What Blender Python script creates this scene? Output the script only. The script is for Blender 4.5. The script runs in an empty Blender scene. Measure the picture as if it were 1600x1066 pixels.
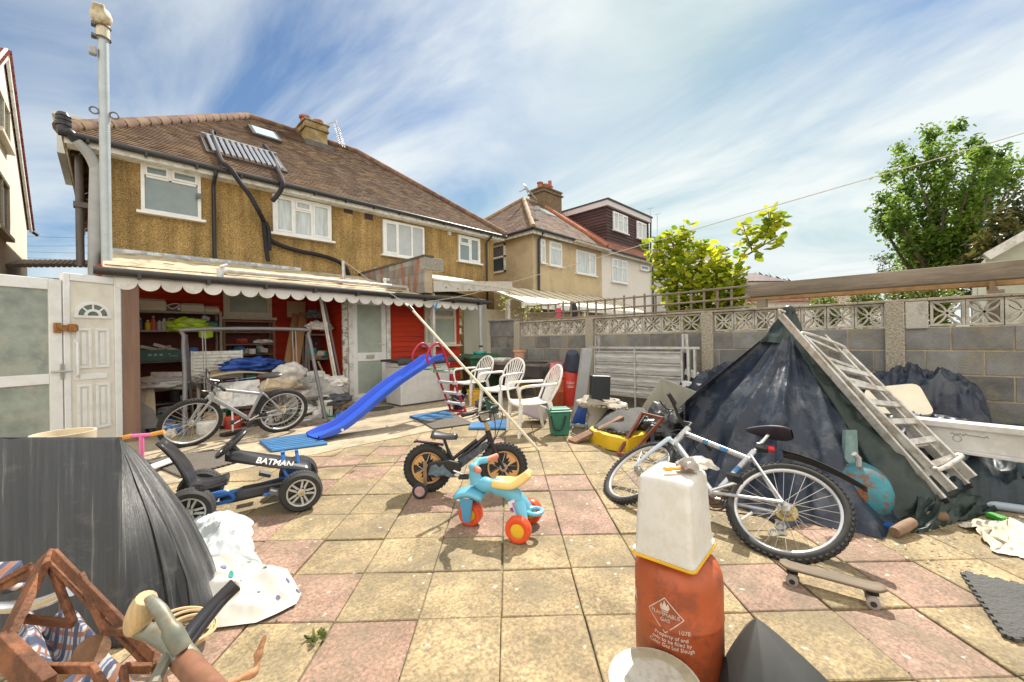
import bpy, math, random
from mathutils import Matrix, Vector, Euler, noise as mnoise
R=random.Random(7)
S=bpy.context.scene; COL=S.collection
rad=math.radians
# ---------- camera, sky, sun, exposure ----------
CAMH=1.3; FPX=630.0; YH=530.0; ROLL=.016
cam=bpy.data.cameras.new('camera'); camo=bpy.data.objects.new('camera',cam); COL.objects.link(camo)
cam.sensor_width=36; cam.sensor_fit='HORIZONTAL'; cam.lens=FPX/1600*36; cam.clip_start=.02; cam.clip_end=2000
cam.shift_y=-(533-YH)/1600
camo.matrix_world=Matrix.Translation((0,0,CAMH))@Matrix.Rotation(rad(-45),4,'Z')@Matrix.Rotation(rad(90),4,'X')@Matrix.Rotation(-ROLL,4,'Z')
S.camera=camo
S.view_settings.view_transform='Standard'; S.view_settings.look='None'; S.view_settings.gamma=1
S.view_settings.exposure=1.08
SUN_EL=rad(49); SUN_AZ=rad(22)          # azimuth measured from +X towards +Y
sd=Vector((math.cos(SUN_AZ)*math.cos(SUN_EL),math.sin(SUN_AZ)*math.cos(SUN_EL),math.sin(SUN_EL)))
sl=bpy.data.lights.new('sun','SUN'); sl.energy=3.5; sl.angle=rad(.8); sl.color=(1,.93,.82)
so=bpy.data.objects.new('sun',sl); COL.objects.link(so); so.rotation_euler=sd.to_track_quat('Z','Y').to_euler(); so.location=sd*60
w=bpy.data.worlds.new('World'); S.world=w; w.use_nodes=True
nt=w.node_tree; N=nt.nodes; L=nt.links; N.clear()
def nn(t,**k):
    n=N.new(t)
    for a,b in k.items(): setattr(n,a,b)
    return n
out=nn('ShaderNodeOutputWorld'); bg=nn('ShaderNodeBackground'); bg.inputs['Strength'].default_value=.13
sky=nn('ShaderNodeTexSky',sky_type='NISHITA'); sky.sun_disc=False; sky.sun_elevation=SUN_EL; sky.sun_rotation=rad(90)-SUN_AZ
sky.air_density=1.0; sky.dust_density=.6; sky.ozone_density=1.4
tc=nn('ShaderNodeTexCoord'); sep=nn('ShaderNodeSeparateXYZ'); L.new(tc.outputs['Generated'],sep.inputs[0])
def math_(op,a,b=None):
    m=nn('ShaderNodeMath',operation=op)
    for i,x in enumerate((a,b)):
        if x is None: continue
        if isinstance(x,(int,float)): m.inputs[i].default_value=x
        else: L.new(x,m.inputs[i])
    return m.outputs[0]
zz=math_('ADD',math_('MAXIMUM',sep.outputs['Z'],0.0),.22)
px_=math_('DIVIDE',sep.outputs['X'],zz); py_=math_('DIVIDE',sep.outputs['Y'],zz)
cmb=nn('ShaderNodeCombineXYZ'); L.new(px_,cmb.inputs[0]); L.new(py_,cmb.inputs[1])
mp=nn('ShaderNodeMapping'); mp.inputs['Rotation'].default_value=(0,0,rad(-28)); mp.inputs['Scale'].default_value=(1.25,.55,1); mp.inputs['Location'].default_value=(3.1,1.7,0)
L.new(cmb.outputs[0],mp.inputs[0])
n1=nn('ShaderNodeTexNoise'); n1.inputs['Scale'].default_value=1.1; n1.inputs['Detail'].default_value=9; n1.inputs['Roughness'].default_value=.58; n1.inputs['Distortion'].default_value=.9
L.new(mp.outputs[0],n1.inputs['Vector'])
n2=nn('ShaderNodeTexNoise'); n2.inputs['Scale'].default_value=.45; n2.inputs['Detail'].default_value=3; L.new(cmb.outputs[0],n2.inputs['Vector'])
mixn=math_('ADD',math_('MULTIPLY',n1.outputs['Fac'],.62),math_('MULTIPLY',n2.outputs['Fac'],.42))
ramp=nn('ShaderNodeValToRGB'); ramp.color_ramp.elements[0].position=.4; ramp.color_ramp.elements[0].color=(0,0,0,1); ramp.color_ramp.elements[1].position=.58; ramp.color_ramp.elements[1].color=(1,1,1,1)
L.new(mixn,ramp.inputs[0])
mx=nn('ShaderNodeMixRGB'); mx.inputs['Color2'].default_value=(3.4,3.6,3.55,1)
L.new(math_('ADD',math_('MULTIPLY',ramp.outputs[0],.95),.0),mx.inputs['Fac']); gain=nn('ShaderNodeVectorMath',operation='MULTIPLY'); L.new(sky.outputs[0],gain.inputs[0]); gain.inputs[1].default_value=(.34,.4,.44); cp_=nn('ShaderNodeVectorMath',operation='MINIMUM'); L.new(gain.outputs[0],cp_.inputs[0]); cp_.inputs[1].default_value=(1.95,2.5,2.7); L.new(cp_.outputs[0],mx.inputs['Color1'])
mn=nn('ShaderNodeVectorMath',operation='MINIMUM'); L.new(mx.outputs[0],mn.inputs[0]); mn.inputs[1].default_value=(3.5,3.7,3.65)
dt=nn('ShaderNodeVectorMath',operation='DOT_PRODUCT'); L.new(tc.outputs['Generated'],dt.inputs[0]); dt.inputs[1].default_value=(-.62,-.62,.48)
mr=nn('ShaderNodeMapRange'); mr.interpolation_type='SMOOTHSTEP'; mr.inputs[1].default_value=.1; mr.inputs[2].default_value=.9; mr.inputs[3].default_value=1.0; mr.inputs[4].default_value=3.0; L.new(dt.outputs['Value'],mr.inputs[0])   # added fill light: unseen sky behind the camera made brighter and warmer
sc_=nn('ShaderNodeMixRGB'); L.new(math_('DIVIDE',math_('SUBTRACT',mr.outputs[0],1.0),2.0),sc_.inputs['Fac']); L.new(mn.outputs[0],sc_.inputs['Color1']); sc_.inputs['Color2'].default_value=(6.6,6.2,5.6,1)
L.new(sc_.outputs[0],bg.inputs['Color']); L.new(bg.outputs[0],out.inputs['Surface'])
# ---------- from photograph pixels to places in the garden ----------
cR,sR=math.cos(ROLL),math.sin(ROLL)
FW=Vector((.70710678,.70710678,0)); RT=Vector((.70710678,-.70710678,0)); UP=Vector((0,0,1)); CP=Vector((0,0,CAMH))
def ray(px,py):
    a=px-800; b=YH-py
    return FW+RT*((a*cR+b*sR)/FPX)+UP*((-a*sR+b*cR)/FPX)
def gnd(px,py,z=0.0):
    r=ray(px,py); return CP+r*((z-CAMH)/r.z)
def aty(px,py,y): r=ray(px,py); return CP+r*(y/r.y)
def atx(px,py,x): r=ray(px,py); return CP+r*(x/r.x)
def atd(px,py,d): return CP+ray(px,py)*d
# ---------- mesh building ----------
FR={}
class MB:
    def __init__(s,M=None): s.v=[];s.f=[];s.t=[];s.sm=[];s.M=M
    def add(s,vs,fs,tone=0.5,smooth=False):
        b=len(s.v)
        s.v+= [s.M@Vector(p) for p in vs] if s.M is not None else [Vector(p) for p in vs]
        s.f+=[tuple(i+b for i in f) for f in fs]; s.t+=[tone]*len(fs); s.sm+=[smooth]*len(fs)
    def box(s,x0,x1,y0,y1,z0,z1,tone=.5):
        s.add([(x0,y0,z0),(x1,y0,z0),(x1,y1,z0),(x0,y1,z0),(x0,y0,z1),(x1,y0,z1),(x1,y1,z1),(x0,y1,z1)],
              [(3,2,1,0),(4,5,6,7),(0,1,5,4),(1,2,6,5),(2,3,7,6),(3,0,4,7)],tone)
    def obox(s,c,sz,rot=(0,0,0),tone=.5):
        m=Euler(rot).to_matrix(); c=Vector(c); a,b,d=[q/2 for q in sz]
        s.add([c+m@Vector(p) for p in ((-a,-b,-d),(a,-b,-d),(a,b,-d),(-a,b,-d),(-a,-b,d),(a,-b,d),(a,b,d),(-a,b,d))],
              [(3,2,1,0),(4,5,6,7),(0,1,5,4),(1,2,6,5),(2,3,7,6),(3,0,4,7)],tone)
    def beam(s,p,q,wd,ht,up=(0,0,1),tone=.5):
        p=Vector(p);q=Vector(q);d=(q-p).normalized();u=Vector(up);sd_=d.cross(u)
        if sd_.length<1e-4: sd_=d.cross(Vector((1,0,0)))
        sd_.normalize();u=sd_.cross(d);a=sd_*wd/2;b=u*ht/2
        s.add([p-a-b,p+a-b,p+a+b,p-a+b,q-a-b,q+a-b,q+a+b,q-a+b],[(0,1,2,3),(7,6,5,4),(0,4,5,1),(1,5,6,2),(2,6,7,3),(3,7,4,0)],tone)
    def tube(s,pts,r,n=8,closed=False,cap=True,tone=.5,sq=1.0):
        pts=[Vector(p) for p in pts];m=len(pts);rs=r if isinstance(r,(list,tuple)) else [r]*m
        tg=[]
        for i in range(m):
            a=pts[(i-1)%m] if (closed or i>0) else pts[i]; b=pts[(i+1)%m] if (closed or i<m-1) else pts[i]
            d=b-a; tg.append(d.normalized() if d.length>1e-9 else Vector((0,0,1)))
        x=tg[0].cross(Vector((0,0,1)))
        if x.length<.05: x=tg[0].cross(Vector((1,0,0)))
        x.normalize(); vs=[]
        for i in range(m):
            x=(x-tg[i]*x.dot(tg[i]))
            if x.length<1e-6: x=tg[i].orthogonal()
            x.normalize(); y=tg[i].cross(x)
            for k in range(n):
                a=2*math.pi*k/n; vs.append(pts[i]+(x*math.cos(a)+y*math.sin(a)*sq)*rs[i])
        fs=[]
        for i in range(m if closed else m-1):
            j=(i+1)%m
            for k in range(n):
                l=(k+1)%n; fs.append((i*n+k,i*n+l,j*n+l,j*n+k))
        s.add(vs,fs,tone,True)
        if cap and not closed: s.add(vs[:n],[tuple(range(n-1,-1,-1))],tone); s.add(vs[-n:],[tuple(range(n))],tone)
    def lathe(s,prof,n=20,M=None,tone=.5,cap=True,arc=None):
        vs=[];k=len(prof)
        for i in range(n):
            a=2*math.pi*i/n
            for r_,z_ in prof: vs.append(Vector((r_*math.cos(a),r_*math.sin(a),z_)))
        if M is not None: vs=[M@p for p in vs]
        fs=[]
        for i in range(n):
            j=(i+1)%n
            for q in range(k-1): fs.append((i*k+q,j*k+q,j*k+q+1,i*k+q+1))
        s.add(vs,fs,tone,True)
        if cap:
            for q,rev in ((0,True),(k-1,False)):
                if prof[q][0]>1e-5:
                    ring=[vs[i*k+q] for i in range(n)]
                    s.add(ring,[tuple(range(n-1,-1,-1)) if rev else tuple(range(n))],tone)
    def prism(s,poly,h,M=None,tone=.5):
        n=len(poly);vs=[Vector((a,b,0)) for a,b in poly]+[Vector((a,b,h)) for a,b in poly]
        if M is not None: vs=[M@p for p in vs]
        s.add(vs,[tuple(range(n-1,-1,-1)),tuple(range(n,2*n))]+[(i,(i+1)%n,n+(i+1)%n,n+i) for i in range(n)],tone)
    def ball(s,c,r,sc=(1,1,1),nu=14,nv=9,tone=.5,rot=None):
        prof=[(math.sin(math.pi*i/nv),-math.cos(math.pi*i/nv)) for i in range(nv+1)]
        M=Matrix.Translation(Vector(c))
        if rot: M=M@Euler(rot).to_matrix().to_4x4()
        M=M@Matrix.Diagonal((r*sc[0],r*sc[1],r*sc[2],1))
        s.lathe(prof,nu,M,tone,False)
    def ring(s,c,Rr,r,ax=(0,0,1),n=32,m=8,tone=.5,sq=1.0):
        ax=Vector(ax).normalized();x=ax.orthogonal().normalized();y=ax.cross(x);c=Vector(c);vs=[]
        for i in range(n):
            a=2*math.pi*i/n;d=x*math.cos(a)+y*math.sin(a)
            for k in range(m):
                b=2*math.pi*k/m; vs.append(c+d*(Rr+r*math.cos(b))+ax*(r*sq*math.sin(b)))
        s.add(vs,[(i*m+k,((i+1)%n)*m+k,((i+1)%n)*m+(k+1)%m,i*m+(k+1)%m) for i in range(n) for k in range(m)],tone,True)
    def grid(s,fn,nu,nv,tone=.5,smooth=True,closed=False):
        vs=[fn(i/(nu if closed else nu-1),j/(nv-1)) for i in range(nu) for j in range(nv)]
        s.add(vs,[(i*nv+j,((i+1)%nu)*nv+j,((i+1)%nu)*nv+j+1,i*nv+j+1) for i in range(nu if closed else nu-1) for j in range(nv-1)],tone,smooth)
    def build(s,name,mat,parent=None,bevel=0,solid=0,sub=0,local=False,ang=40):
        me=bpy.data.meshes.new(name); vs=s.v
        if parent is not None and not local:
            r=parent
            while r.parent: r=r.parent
            if r.name in FR: mi=FR[r.name]; vs=[mi@p for p in vs]
        me.from_pydata([tuple(p) for p in vs],[],s.f); 
        me.polygons.foreach_set('use_smooth',s.sm)
        at=me.attributes.new('tone','FLOAT','FACE'); at.data.foreach_set('value',s.t)
        me.update(); me.materials.append(mat)
        if any(s.sm) and ang: me.set_sharp_from_angle(angle=rad(ang))
        o=bpy.data.objects.new(name,me); COL.objects.link(o)
        if parent is not None: o.parent=parent
        if solid: m=o.modifiers.new('solid','SOLIDIFY'); m.thickness=solid; m.offset=0
        if sub: m=o.modifiers.new('sub','SUBSURF'); m.levels=sub; m.render_levels=sub
        if bevel: m=o.modifiers.new('bev','BEVEL'); m.width=bevel; m.segments=2; m.limit_method='ANGLE'; m.angle_limit=rad(50)
        return o
def tag(o,label=None,cat=None,group=None,kind=None):
    if label: o['label']=label
    if cat: o['category']=cat
    if group: o['group']=group
    if kind: o['kind']=kind
    return o
def thing(name,label,cat,loc=(0,0,0),rz=0,group=None,M=None):
    o=bpy.data.objects.new(name,None); COL.objects.link(o); o.empty_display_size=.1
    if M is None: M=Matrix.Translation(Vector(loc))@Matrix.Rotation(rz,4,'Z')
    o.matrix_world=M; FR[o.name]=M.inverted(); return tag(o,label,cat,group)
def copy_thing(root,M,label=None):
    def cp(o,par):
        c=o.copy(); COL.objects.link(c)
        if par is not None: c.parent=par
        for ch in kids.get(o,[]): cp(ch,c)
        return c
    kids={}
    def walk(o):
        kids[o]=list(o.children)
        for c in kids[o]: walk(c)
    walk(root); r=cp(root,None); r.matrix_world=M; FR[r.name]=M.inverted()
    if label: r['label']=label
    return r
def path(pts,n=6):                     # smooth curve through points
    pts=[Vector(p) for p in pts]; o=[]
    for i in range(len(pts)-1):
        p0=pts[max(i-1,0)];p1=pts[i];p2=pts[i+1];p3=pts[min(i+2,len(pts)-1)]
        for k in range(n):
            t=k/n; o.append(.5*((2*p1)+(p2-p0)*t+(2*p0-5*p1+4*p2-p3)*t*t+(3*p1-p0-3*p2+p3)*t**3))
    return o+[pts[-1]]
def nz(p,s=1.0,o=0): return mnoise.noise(Vector(p)*s+Vector((o,o*1.7,o*.3)))
# ---------- materials ----------
MC={}
def mat(name,col,rough=.6,metal=0,var=.18,scale=6,bump=0,bscale=40,tone=0,col2=None,stain=None,stain_s=2.5,stain_a=.5,trans=0,spec=.5,coat=0,stretch=(1,1,1)):
    if name in MC: return MC[name]
    m=bpy.data.materials.new(name); m.use_nodes=True; nt=m.node_tree; N=nt.nodes; L=nt.links
    p=N['Principled BSDF']; p.inputs['Roughness'].default_value=rough; p.inputs['Metallic'].default_value=metal
    p.inputs['Specular IOR Level'].default_value=spec
    if coat: p.inputs['Coat Weight'].default_value=coat
    tc=N.new('ShaderNodeTexCoord'); mp=N.new('ShaderNodeMapping'); mp.inputs['Scale'].default_value=stretch; L.new(tc.outputs['Object'],mp.inputs[0])
    ns=N.new('ShaderNodeTexNoise'); ns.inputs['Scale'].default_value=scale; ns.inputs['Detail'].default_value=6; ns.inputs['Roughness'].default_value=.62; L.new(mp.outputs[0],ns.inputs['Vector'])
    rp=N.new('ShaderNodeValToRGB'); rp.color_ramp.elements[0].position=.3; rp.color_ramp.elements[1].position=.7
    rp.color_ramp.elements[0].color=tuple(max(0,c*(1-var)) for c in col)+(1,); rp.color_ramp.elements[1].color=tuple(min(1,c*(1+var)) for c in col)+(1,)
    L.new(ns.outputs['Fac'],rp.inputs[0]); c=rp.outputs[0]
    def mixc(fac,a,b,mode='MIX'):
        x=N.new('ShaderNodeMixRGB'); x.blend_type=mode
        for i,q in enumerate((fac,a,b)):
            if isinstance(q,(int,float)): x.inputs[i].default_value=q
            elif isinstance(q,tuple): x.inputs[i].default_value=tuple(q)+(1,)
            else: L.new(q,x.inputs[i])
        return x.outputs[0]
    if tone or col2:
        at=N.new('ShaderNodeAttribute'); at.attribute_name='tone'
        if col2: c=mixc(at.outputs['Fac'],c,mixc(1.0,c,tuple(b/max(a,1e-3) for a,b in zip(col,col2)),'MULTIPLY'))
        if tone:
            mr=N.new('ShaderNodeMapRange'); mr.inputs['To Min'].default_value=1-tone; mr.inputs['To Max'].default_value=1+tone; L.new(at.outputs['Fac'],mr.inputs[0])
            vv=N.new('ShaderNodeVectorMath'); vv.operation='SCALE'; L.new(c,vv.inputs[0]); L.new(mr.outputs[0],vv.inputs['Scale']); c=vv.outputs[0]
    if stain:
        n2=N.new('ShaderNodeTexNoise'); n2.inputs['Scale'].default_value=stain_s; n2.inputs['Detail'].default_value=8; n2.inputs['Roughness'].default_value=.7; L.new(mp.outputs[0],n2.inputs['Vector'])
        r2=N.new('ShaderNodeValToRGB'); r2.color_ramp.elements[0].position=.49; r2.color_ramp.elements[1].position=.58; r2.color_ramp.elements[0].color=(0,0,0,1); r2.color_ramp.elements[1].color=(stain_a,)*3+(1,)
        L.new(n2.outputs['Fac'],r2.inputs[0]); c=mixc(r2.outputs[0],c,stain)
    L.new(c,p.inputs['Base Color'])
    if bump:
        n3=N.new('ShaderNodeTexNoise'); n3.inputs['Scale'].default_value=bscale; n3.inputs['Detail'].default_value=4; L.new(mp.outputs[0],n3.inputs['Vector'])
        b=N.new('ShaderNodeBump'); b.inputs['Strength'].default_value=bump; b.inputs['Distance'].default_value=.02; L.new(n3.outputs['Fac'],b.inputs['Height']); L.new(b.outputs[0],p.inputs['Normal'])
    if trans: p.inputs['Transmission Weight'].default_value=trans
    MC[name]=m; return m
def pebble(name,c1,c2,c3,sc=55):
    m=bpy.data.materials.new(name); m.use_nodes=True; nt=m.node_tree; N=nt.nodes; L=nt.links; p=N['Principled BSDF']; p.inputs['Roughness'].default_value=.9
    tc=N.new('ShaderNodeTexCoord'); vo=N.new('ShaderNodeTexVoronoi'); vo.inputs['Scale'].default_value=sc; L.new(tc.outputs['Object'],vo.inputs['Vector'])
    sp=N.new('ShaderNodeSeparateColor'); L.new(vo.outputs['Color'],sp.inputs[0])
    rp=N.new('ShaderNodeValToRGB'); e=rp.color_ramp.elements; e[0].color=c1+(1,); e[0].position=.1; e[1].color=c3+(1,); e[1].position=.95; x=e.new(.5); x.color=c2+(1,)
    L.new(sp.outputs[0],rp.inputs[0])
    ns=N.new('ShaderNodeTexNoise'); ns.inputs['Scale'].default_value=1.1; ns.inputs['Detail'].default_value=8; L.new(tc.outputs['Object'],ns.inputs['Vector'])
    mr=N.new('ShaderNodeMapRange'); mr.inputs[1].default_value=.3; mr.inputs[2].default_value=.7; mr.inputs[3].default_value=.68; mr.inputs[4].default_value=1.2; L.new(ns.outputs['Fac'],mr.inputs[0])
    ms=N.new('ShaderNodeMapping'); ms.inputs['Scale'].default_value=(5,5,.35); L.new(tc.outputs['Object'],ms.inputs[0]); n4=N.new('ShaderNodeTexNoise'); n4.inputs['Scale'].default_value=1; n4.inputs['Detail'].default_value=7; n4.inputs['Roughness'].default_value=.7; L.new(ms.outputs[0],n4.inputs['Vector'])
    m4=N.new('ShaderNodeMapRange'); m4.inputs[1].default_value=.36; m4.inputs[2].default_value=.6; m4.inputs[3].default_value=.62; m4.inputs[4].default_value=1.06; L.new(n4.outputs['Fac'],m4.inputs[0]); m5=N.new('ShaderNodeMath'); m5.operation='MULTIPLY'; L.new(mr.outputs[0],m5.inputs[0]); L.new(m4.outputs[0],m5.inputs[1])
    vv=N.new('ShaderNodeVectorMath'); vv.operation='SCALE'; L.new(rp.outputs[0],vv.inputs[0]); L.new(m5.outputs[0],vv.inputs['Scale']); L.new(vv.outputs[0],p.inputs['Base Color'])
    b=N.new('ShaderNodeBump'); b.inputs['Strength'].default_value=.8; b.inputs['Distance'].default_value=.012; L.new(vo.outputs['Distance'],b.inputs['Height']); b.invert=True; L.new(b.outputs[0],p.inputs['Normal'])
    return m
def leafmat(name,ca,cb,tr=.35,gl=.4):
    m=bpy.data.materials.new(name); m.use_nodes=True; nt=m.node_tree; N=nt.nodes; L=nt.links
    at=N.new('ShaderNodeAttribute'); at.attribute_name='tone'; mx=N.new('ShaderNodeMixRGB'); mx.inputs[1].default_value=ca+(1,); mx.inputs[2].default_value=cb+(1,); L.new(at.outputs['Fac'],mx.inputs[0])
    p=N['Principled BSDF']; p.inputs['Roughness'].default_value=gl; L.new(mx.outputs[0],p.inputs['Base Color'])
    t=N.new('ShaderNodeBsdfTranslucent'); hs=N.new('ShaderNodeHueSaturation'); hs.inputs['Value'].default_value=1.7; L.new(mx.outputs[0],hs.inputs['Color']); L.new(hs.outputs[0],t.inputs[0])
    ms=N.new('ShaderNodeMixShader'); ms.inputs[0].default_value=tr; L.new(p.outputs[0],ms.inputs[1]); L.new(t.outputs[0],ms.inputs[2]); L.new(ms.outputs[0],N['Material Output'].inputs['Surface'])
    return m
W_UPVC=mat('white_upvc',(.78,.79,.78),.35,var=.04,stain=(.5,.47,.4),stain_s=5,stain_a=.2)
W_OLD=mat('old_white_paint',(.72,.72,.68),.55,var=.08,stain=(.35,.31,.25),stain_s=7,stain_a=.5)
CREAM=mat('cream_paint',(.66,.6,.47),.55,var=.1,stain=(.4,.34,.22),stain_s=6,stain_a=.4)
GLASS_D=mat('dark_glass',(.05,.065,.07),.04,var=.3,scale=2,spec=.8)
GLASS_O=mat('obscured_glass',(.2,.26,.27),.12,var=.12,scale=3,spec=.6)
GLASS_G=mat('green_obscured_glass',(.36,.41,.35),.25,var=.15,scale=3,bump=.15,bscale=90)
CURT=mat('net_curtain',(.5,.56,.58),.25,var=.25,scale=14,stretch=(1,1,.12))
BLIND=mat('vertical_blind',(.42,.45,.47),.3,var=.1)
BLACK_PL=mat('black_plastic',(.022,.022,.026),.35,var=.3)
BLACK_RB=mat('black_rubber',(.025,.025,.026),.75,var=.3,bump=.3)
GREY_PL=mat('grey_plastic_pipe',(.36,.37,.37),.45,var=.1)
STEEL=mat('galvanised_steel',(.5,.5,.49),.42,metal=.6,var=.2,scale=12,stain=(.3,.27,.22),stain_s=9,stain_a=.4)
ALU=mat('aluminium',(.62,.62,.6),.38,metal=.75,var=.15,scale=10,stain=(.3,.28,.24),stain_s=9,stain_a=.35)
CHROME=mat('chrome',(.7,.7,.7),.15,metal=1,var=.08)
WOOD=mat('brown_wood',(.2,.125,.075),.75,var=.35,scale=5,stretch=(1,1,.12),bump=.3)
WOOD_G=mat('grey_weathered_wood',(.25,.21,.165),.85,var=.3,scale=7,stretch=(1,.15,1),bump=.4,stain=(.12,.09,.06),stain_s=3,stain_a=.6)
PINE=mat('light_pine',(.5,.36,.2),.65,var=.2,scale=4,stretch=(1,1,.15))
RUST=mat('rusty_steel',(.15,.06,.028),.8,var=.5,scale=14,bump=.5,bscale=70,stain=(.26,.1,.04),stain_s=14,stain_a=.7)
# ---------- the ground ----------
m=MB(); m.box(-60,90,-60,90,-.5,-.06)
tag(m.build('ground',mat('earth',(.16,.13,.09),.95,var=.3,bump=.4)),kind='structure')
conc=mat('concrete',(.4,.33,.23),.9,var=.22,scale=9,bump=.5,bscale=60,stain=(.2,.17,.13),stain_s=1.6,stain_a=.65)
m=MB(); m.box(-9,6.57,4.93,10.5,-.058,.004); tag(m.build('concrete_strip',conc),kind='structure')
m=MB(); m.box(-9,6.56,-9,4.925,-.058,-.012); tag(m.build('paving_bed',mat('joint_sand',(.19,.155,.1),.95,var=.5,scale=20,bump=.4,stain=(.07,.09,.03),stain_s=3,stain_a=.8)),kind='structure')
def slabmat():
    m=bpy.data.materials.new('riven_paving_slab'); m.use_nodes=True; nt=m.node_tree; N=nt.nodes; L=nt.links; p=N['Principled BSDF']; p.inputs['Roughness'].default_value=.85
    at=N.new('ShaderNodeAttribute'); at.attribute_name='tone'
    tc=N.new('ShaderNodeTexCoord')
    def noise(s,d=6,r=.6):
        n=N.new('ShaderNodeTexNoise'); n.inputs['Scale'].default_value=s; n.inputs['Detail'].default_value=d; n.inputs['Roughness'].default_value=r; L.new(tc.outputs['Object'],n.inputs['Vector']); return n.outputs['Fac']
    def ramp(f,a,b,ca,cb):
        r=N.new('ShaderNodeValToRGB'); e=r.color_ramp.elements; e[0].position=a; e[1].position=b; e[0].color=ca+(1,); e[1].color=cb+(1,); L.new(f,r.inputs[0]); return r.outputs[0]
    def mix(f,a,b,mode='MIX'):
        x=N.new('ShaderNodeMixRGB'); x.blend_type=mode
        for i,q in enumerate((f,a,b)):
            if isinstance(q,float): x.inputs[i].default_value=q
            elif isinstance(q,tuple): x.inputs[i].default_value=q+(1,)
            else: L.new(q,x.inputs[i])
        return x.outputs[0]
    base=N.new('ShaderNodeValToRGB'); e=base.color_ramp.elements; base.color_ramp.interpolation='LINEAR'
    e[0].position=0; e[0].color=(.27,.21,.12,1); e[1].position=1; e[1].color=(.345,.23,.18,1)
    for q,c in ((.25,(.39,.305,.175,1)),(.45,(.31,.24,.14,1)),(.6,(.37,.285,.165,1)),(.72,(.31,.195,.145,1))):
        x=e.new(q); x.color=c
    L.new(at.outputs['Fac'],base.inputs[0])
    c=mix(1.0,base.outputs[0],ramp(noise(3.2,8,.65),.3,.7,(.5,.49,.46),(1.3,1.27,1.22)),'MULTIPLY')
    c=mix(1.0,c,ramp(noise(60,4,.7),.36,.64,(.62,.62,.62),(1.34,1.34,1.34)),'MULTIPLY')
    c=mix(ramp(noise(2.3,8,.72),.46,.6,(0,0,0),(.6,.6,.6)),c,(.17,.14,.09))
    v=N.new('ShaderNodeTexVoronoi'); v.inputs['Scale'].default_value=13; v.inputs['Randomness'].default_value=1; vd=N.new('ShaderNodeMixRGB'); vd.blend_type='ADD'; vd.inputs[0].default_value=.05; nz3=N.new('ShaderNodeTexNoise'); nz3.inputs['Scale'].default_value=22; nz3.inputs['Detail'].default_value=4; L.new(tc.outputs['Object'],nz3.inputs['Vector']); L.new(tc.outputs['Object'],vd.inputs[1]); L.new(nz3.outputs['Color'],vd.inputs[2]); L.new(vd.outputs[0],v.inputs['Vector'])
    ad=N.new('ShaderNodeMath'); ad.operation='ADD'; L.new(v.outputs['Distance'],ad.inputs[0]); mm=N.new('ShaderNodeMath'); mm.operation='MULTIPLY'; mm.inputs[1].default_value=.38; L.new(noise(24,3),mm.inputs[0]); L.new(mm.outputs[0],ad.inputs[1])
    sp=N.new('ShaderNodeSeparateColor'); L.new(v.outputs['Color'],sp.inputs[0])
    g=N.new('ShaderNodeMath'); g.operation='GREATER_THAN'; g.inputs[1].default_value=.42; L.new(sp.outputs[0],g.inputs[0])
    lf=N.new('ShaderNodeMath'); lf.operation='MULTIPLY'; L.new(ramp(ad.outputs[0],.27,.33,(1,1,1),(0,0,0)),lf.inputs[0]); L.new(g.outputs[0],lf.inputs[1])
    c=mix(lf.outputs[0],c,(.5,.47,.39))
    c=mix(ramp(noise(19,5,.7),.56,.62,(0,0,0),(.6,.6,.6)),c,(.14,.12,.085))
    L.new(c,p.inputs['Base Color'])
    b=N.new('ShaderNodeBump'); b.inputs['Strength'].default_value=.55; b.inputs['Distance'].default_value=.012; L.new(noise(13,8,.7),b.inputs['Height']); L.new(b.outputs[0],p.inputs['Normal'])
    return m
TH=-.0128; SLAB=.3898; ORG=FW*3.8325+RT*-.0961
ca=RT*math.cos(TH)-FW*math.sin(TH); cb=-(RT*math.sin(TH)+FW*math.cos(TH))
def slab_ij(p):
    q=Vector(p)-ORG; return math.floor(q.dot(ca)/SLAB),math.floor(q.dot(cb)/SLAB)
pink=set(slab_ij(gnd(*q)) for q in ((840,754),(892,752),(897,780),(917,817),(850,817),(750,815),(727,772),(500,936),(576,1012),(448,872),(577,736),(534,718),(606,699),(431,817),(511,757),(705,770),(656,685),(468,730),(625,720),(1170,913),(1346,981),(937,813),(930,779),(1434,913),(1417,1002),(340,1010),(1060,760),(1330,860),(1250,800),(760,690),(1480,1040),(470,700+60),(390,850)))
m=MB()
def clip_y(poly,ymax):
    o=[]
    for i in range(len(poly)):
        a=poly[i];b=poly[(i+1)%len(poly)]
        if a.y<=ymax: o.append(a)
        if (a.y<=ymax)!=(b.y<=ymax): o.append(a+(b-a)*((ymax-a.y)/(b.y-a.y)))
    return o
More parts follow.
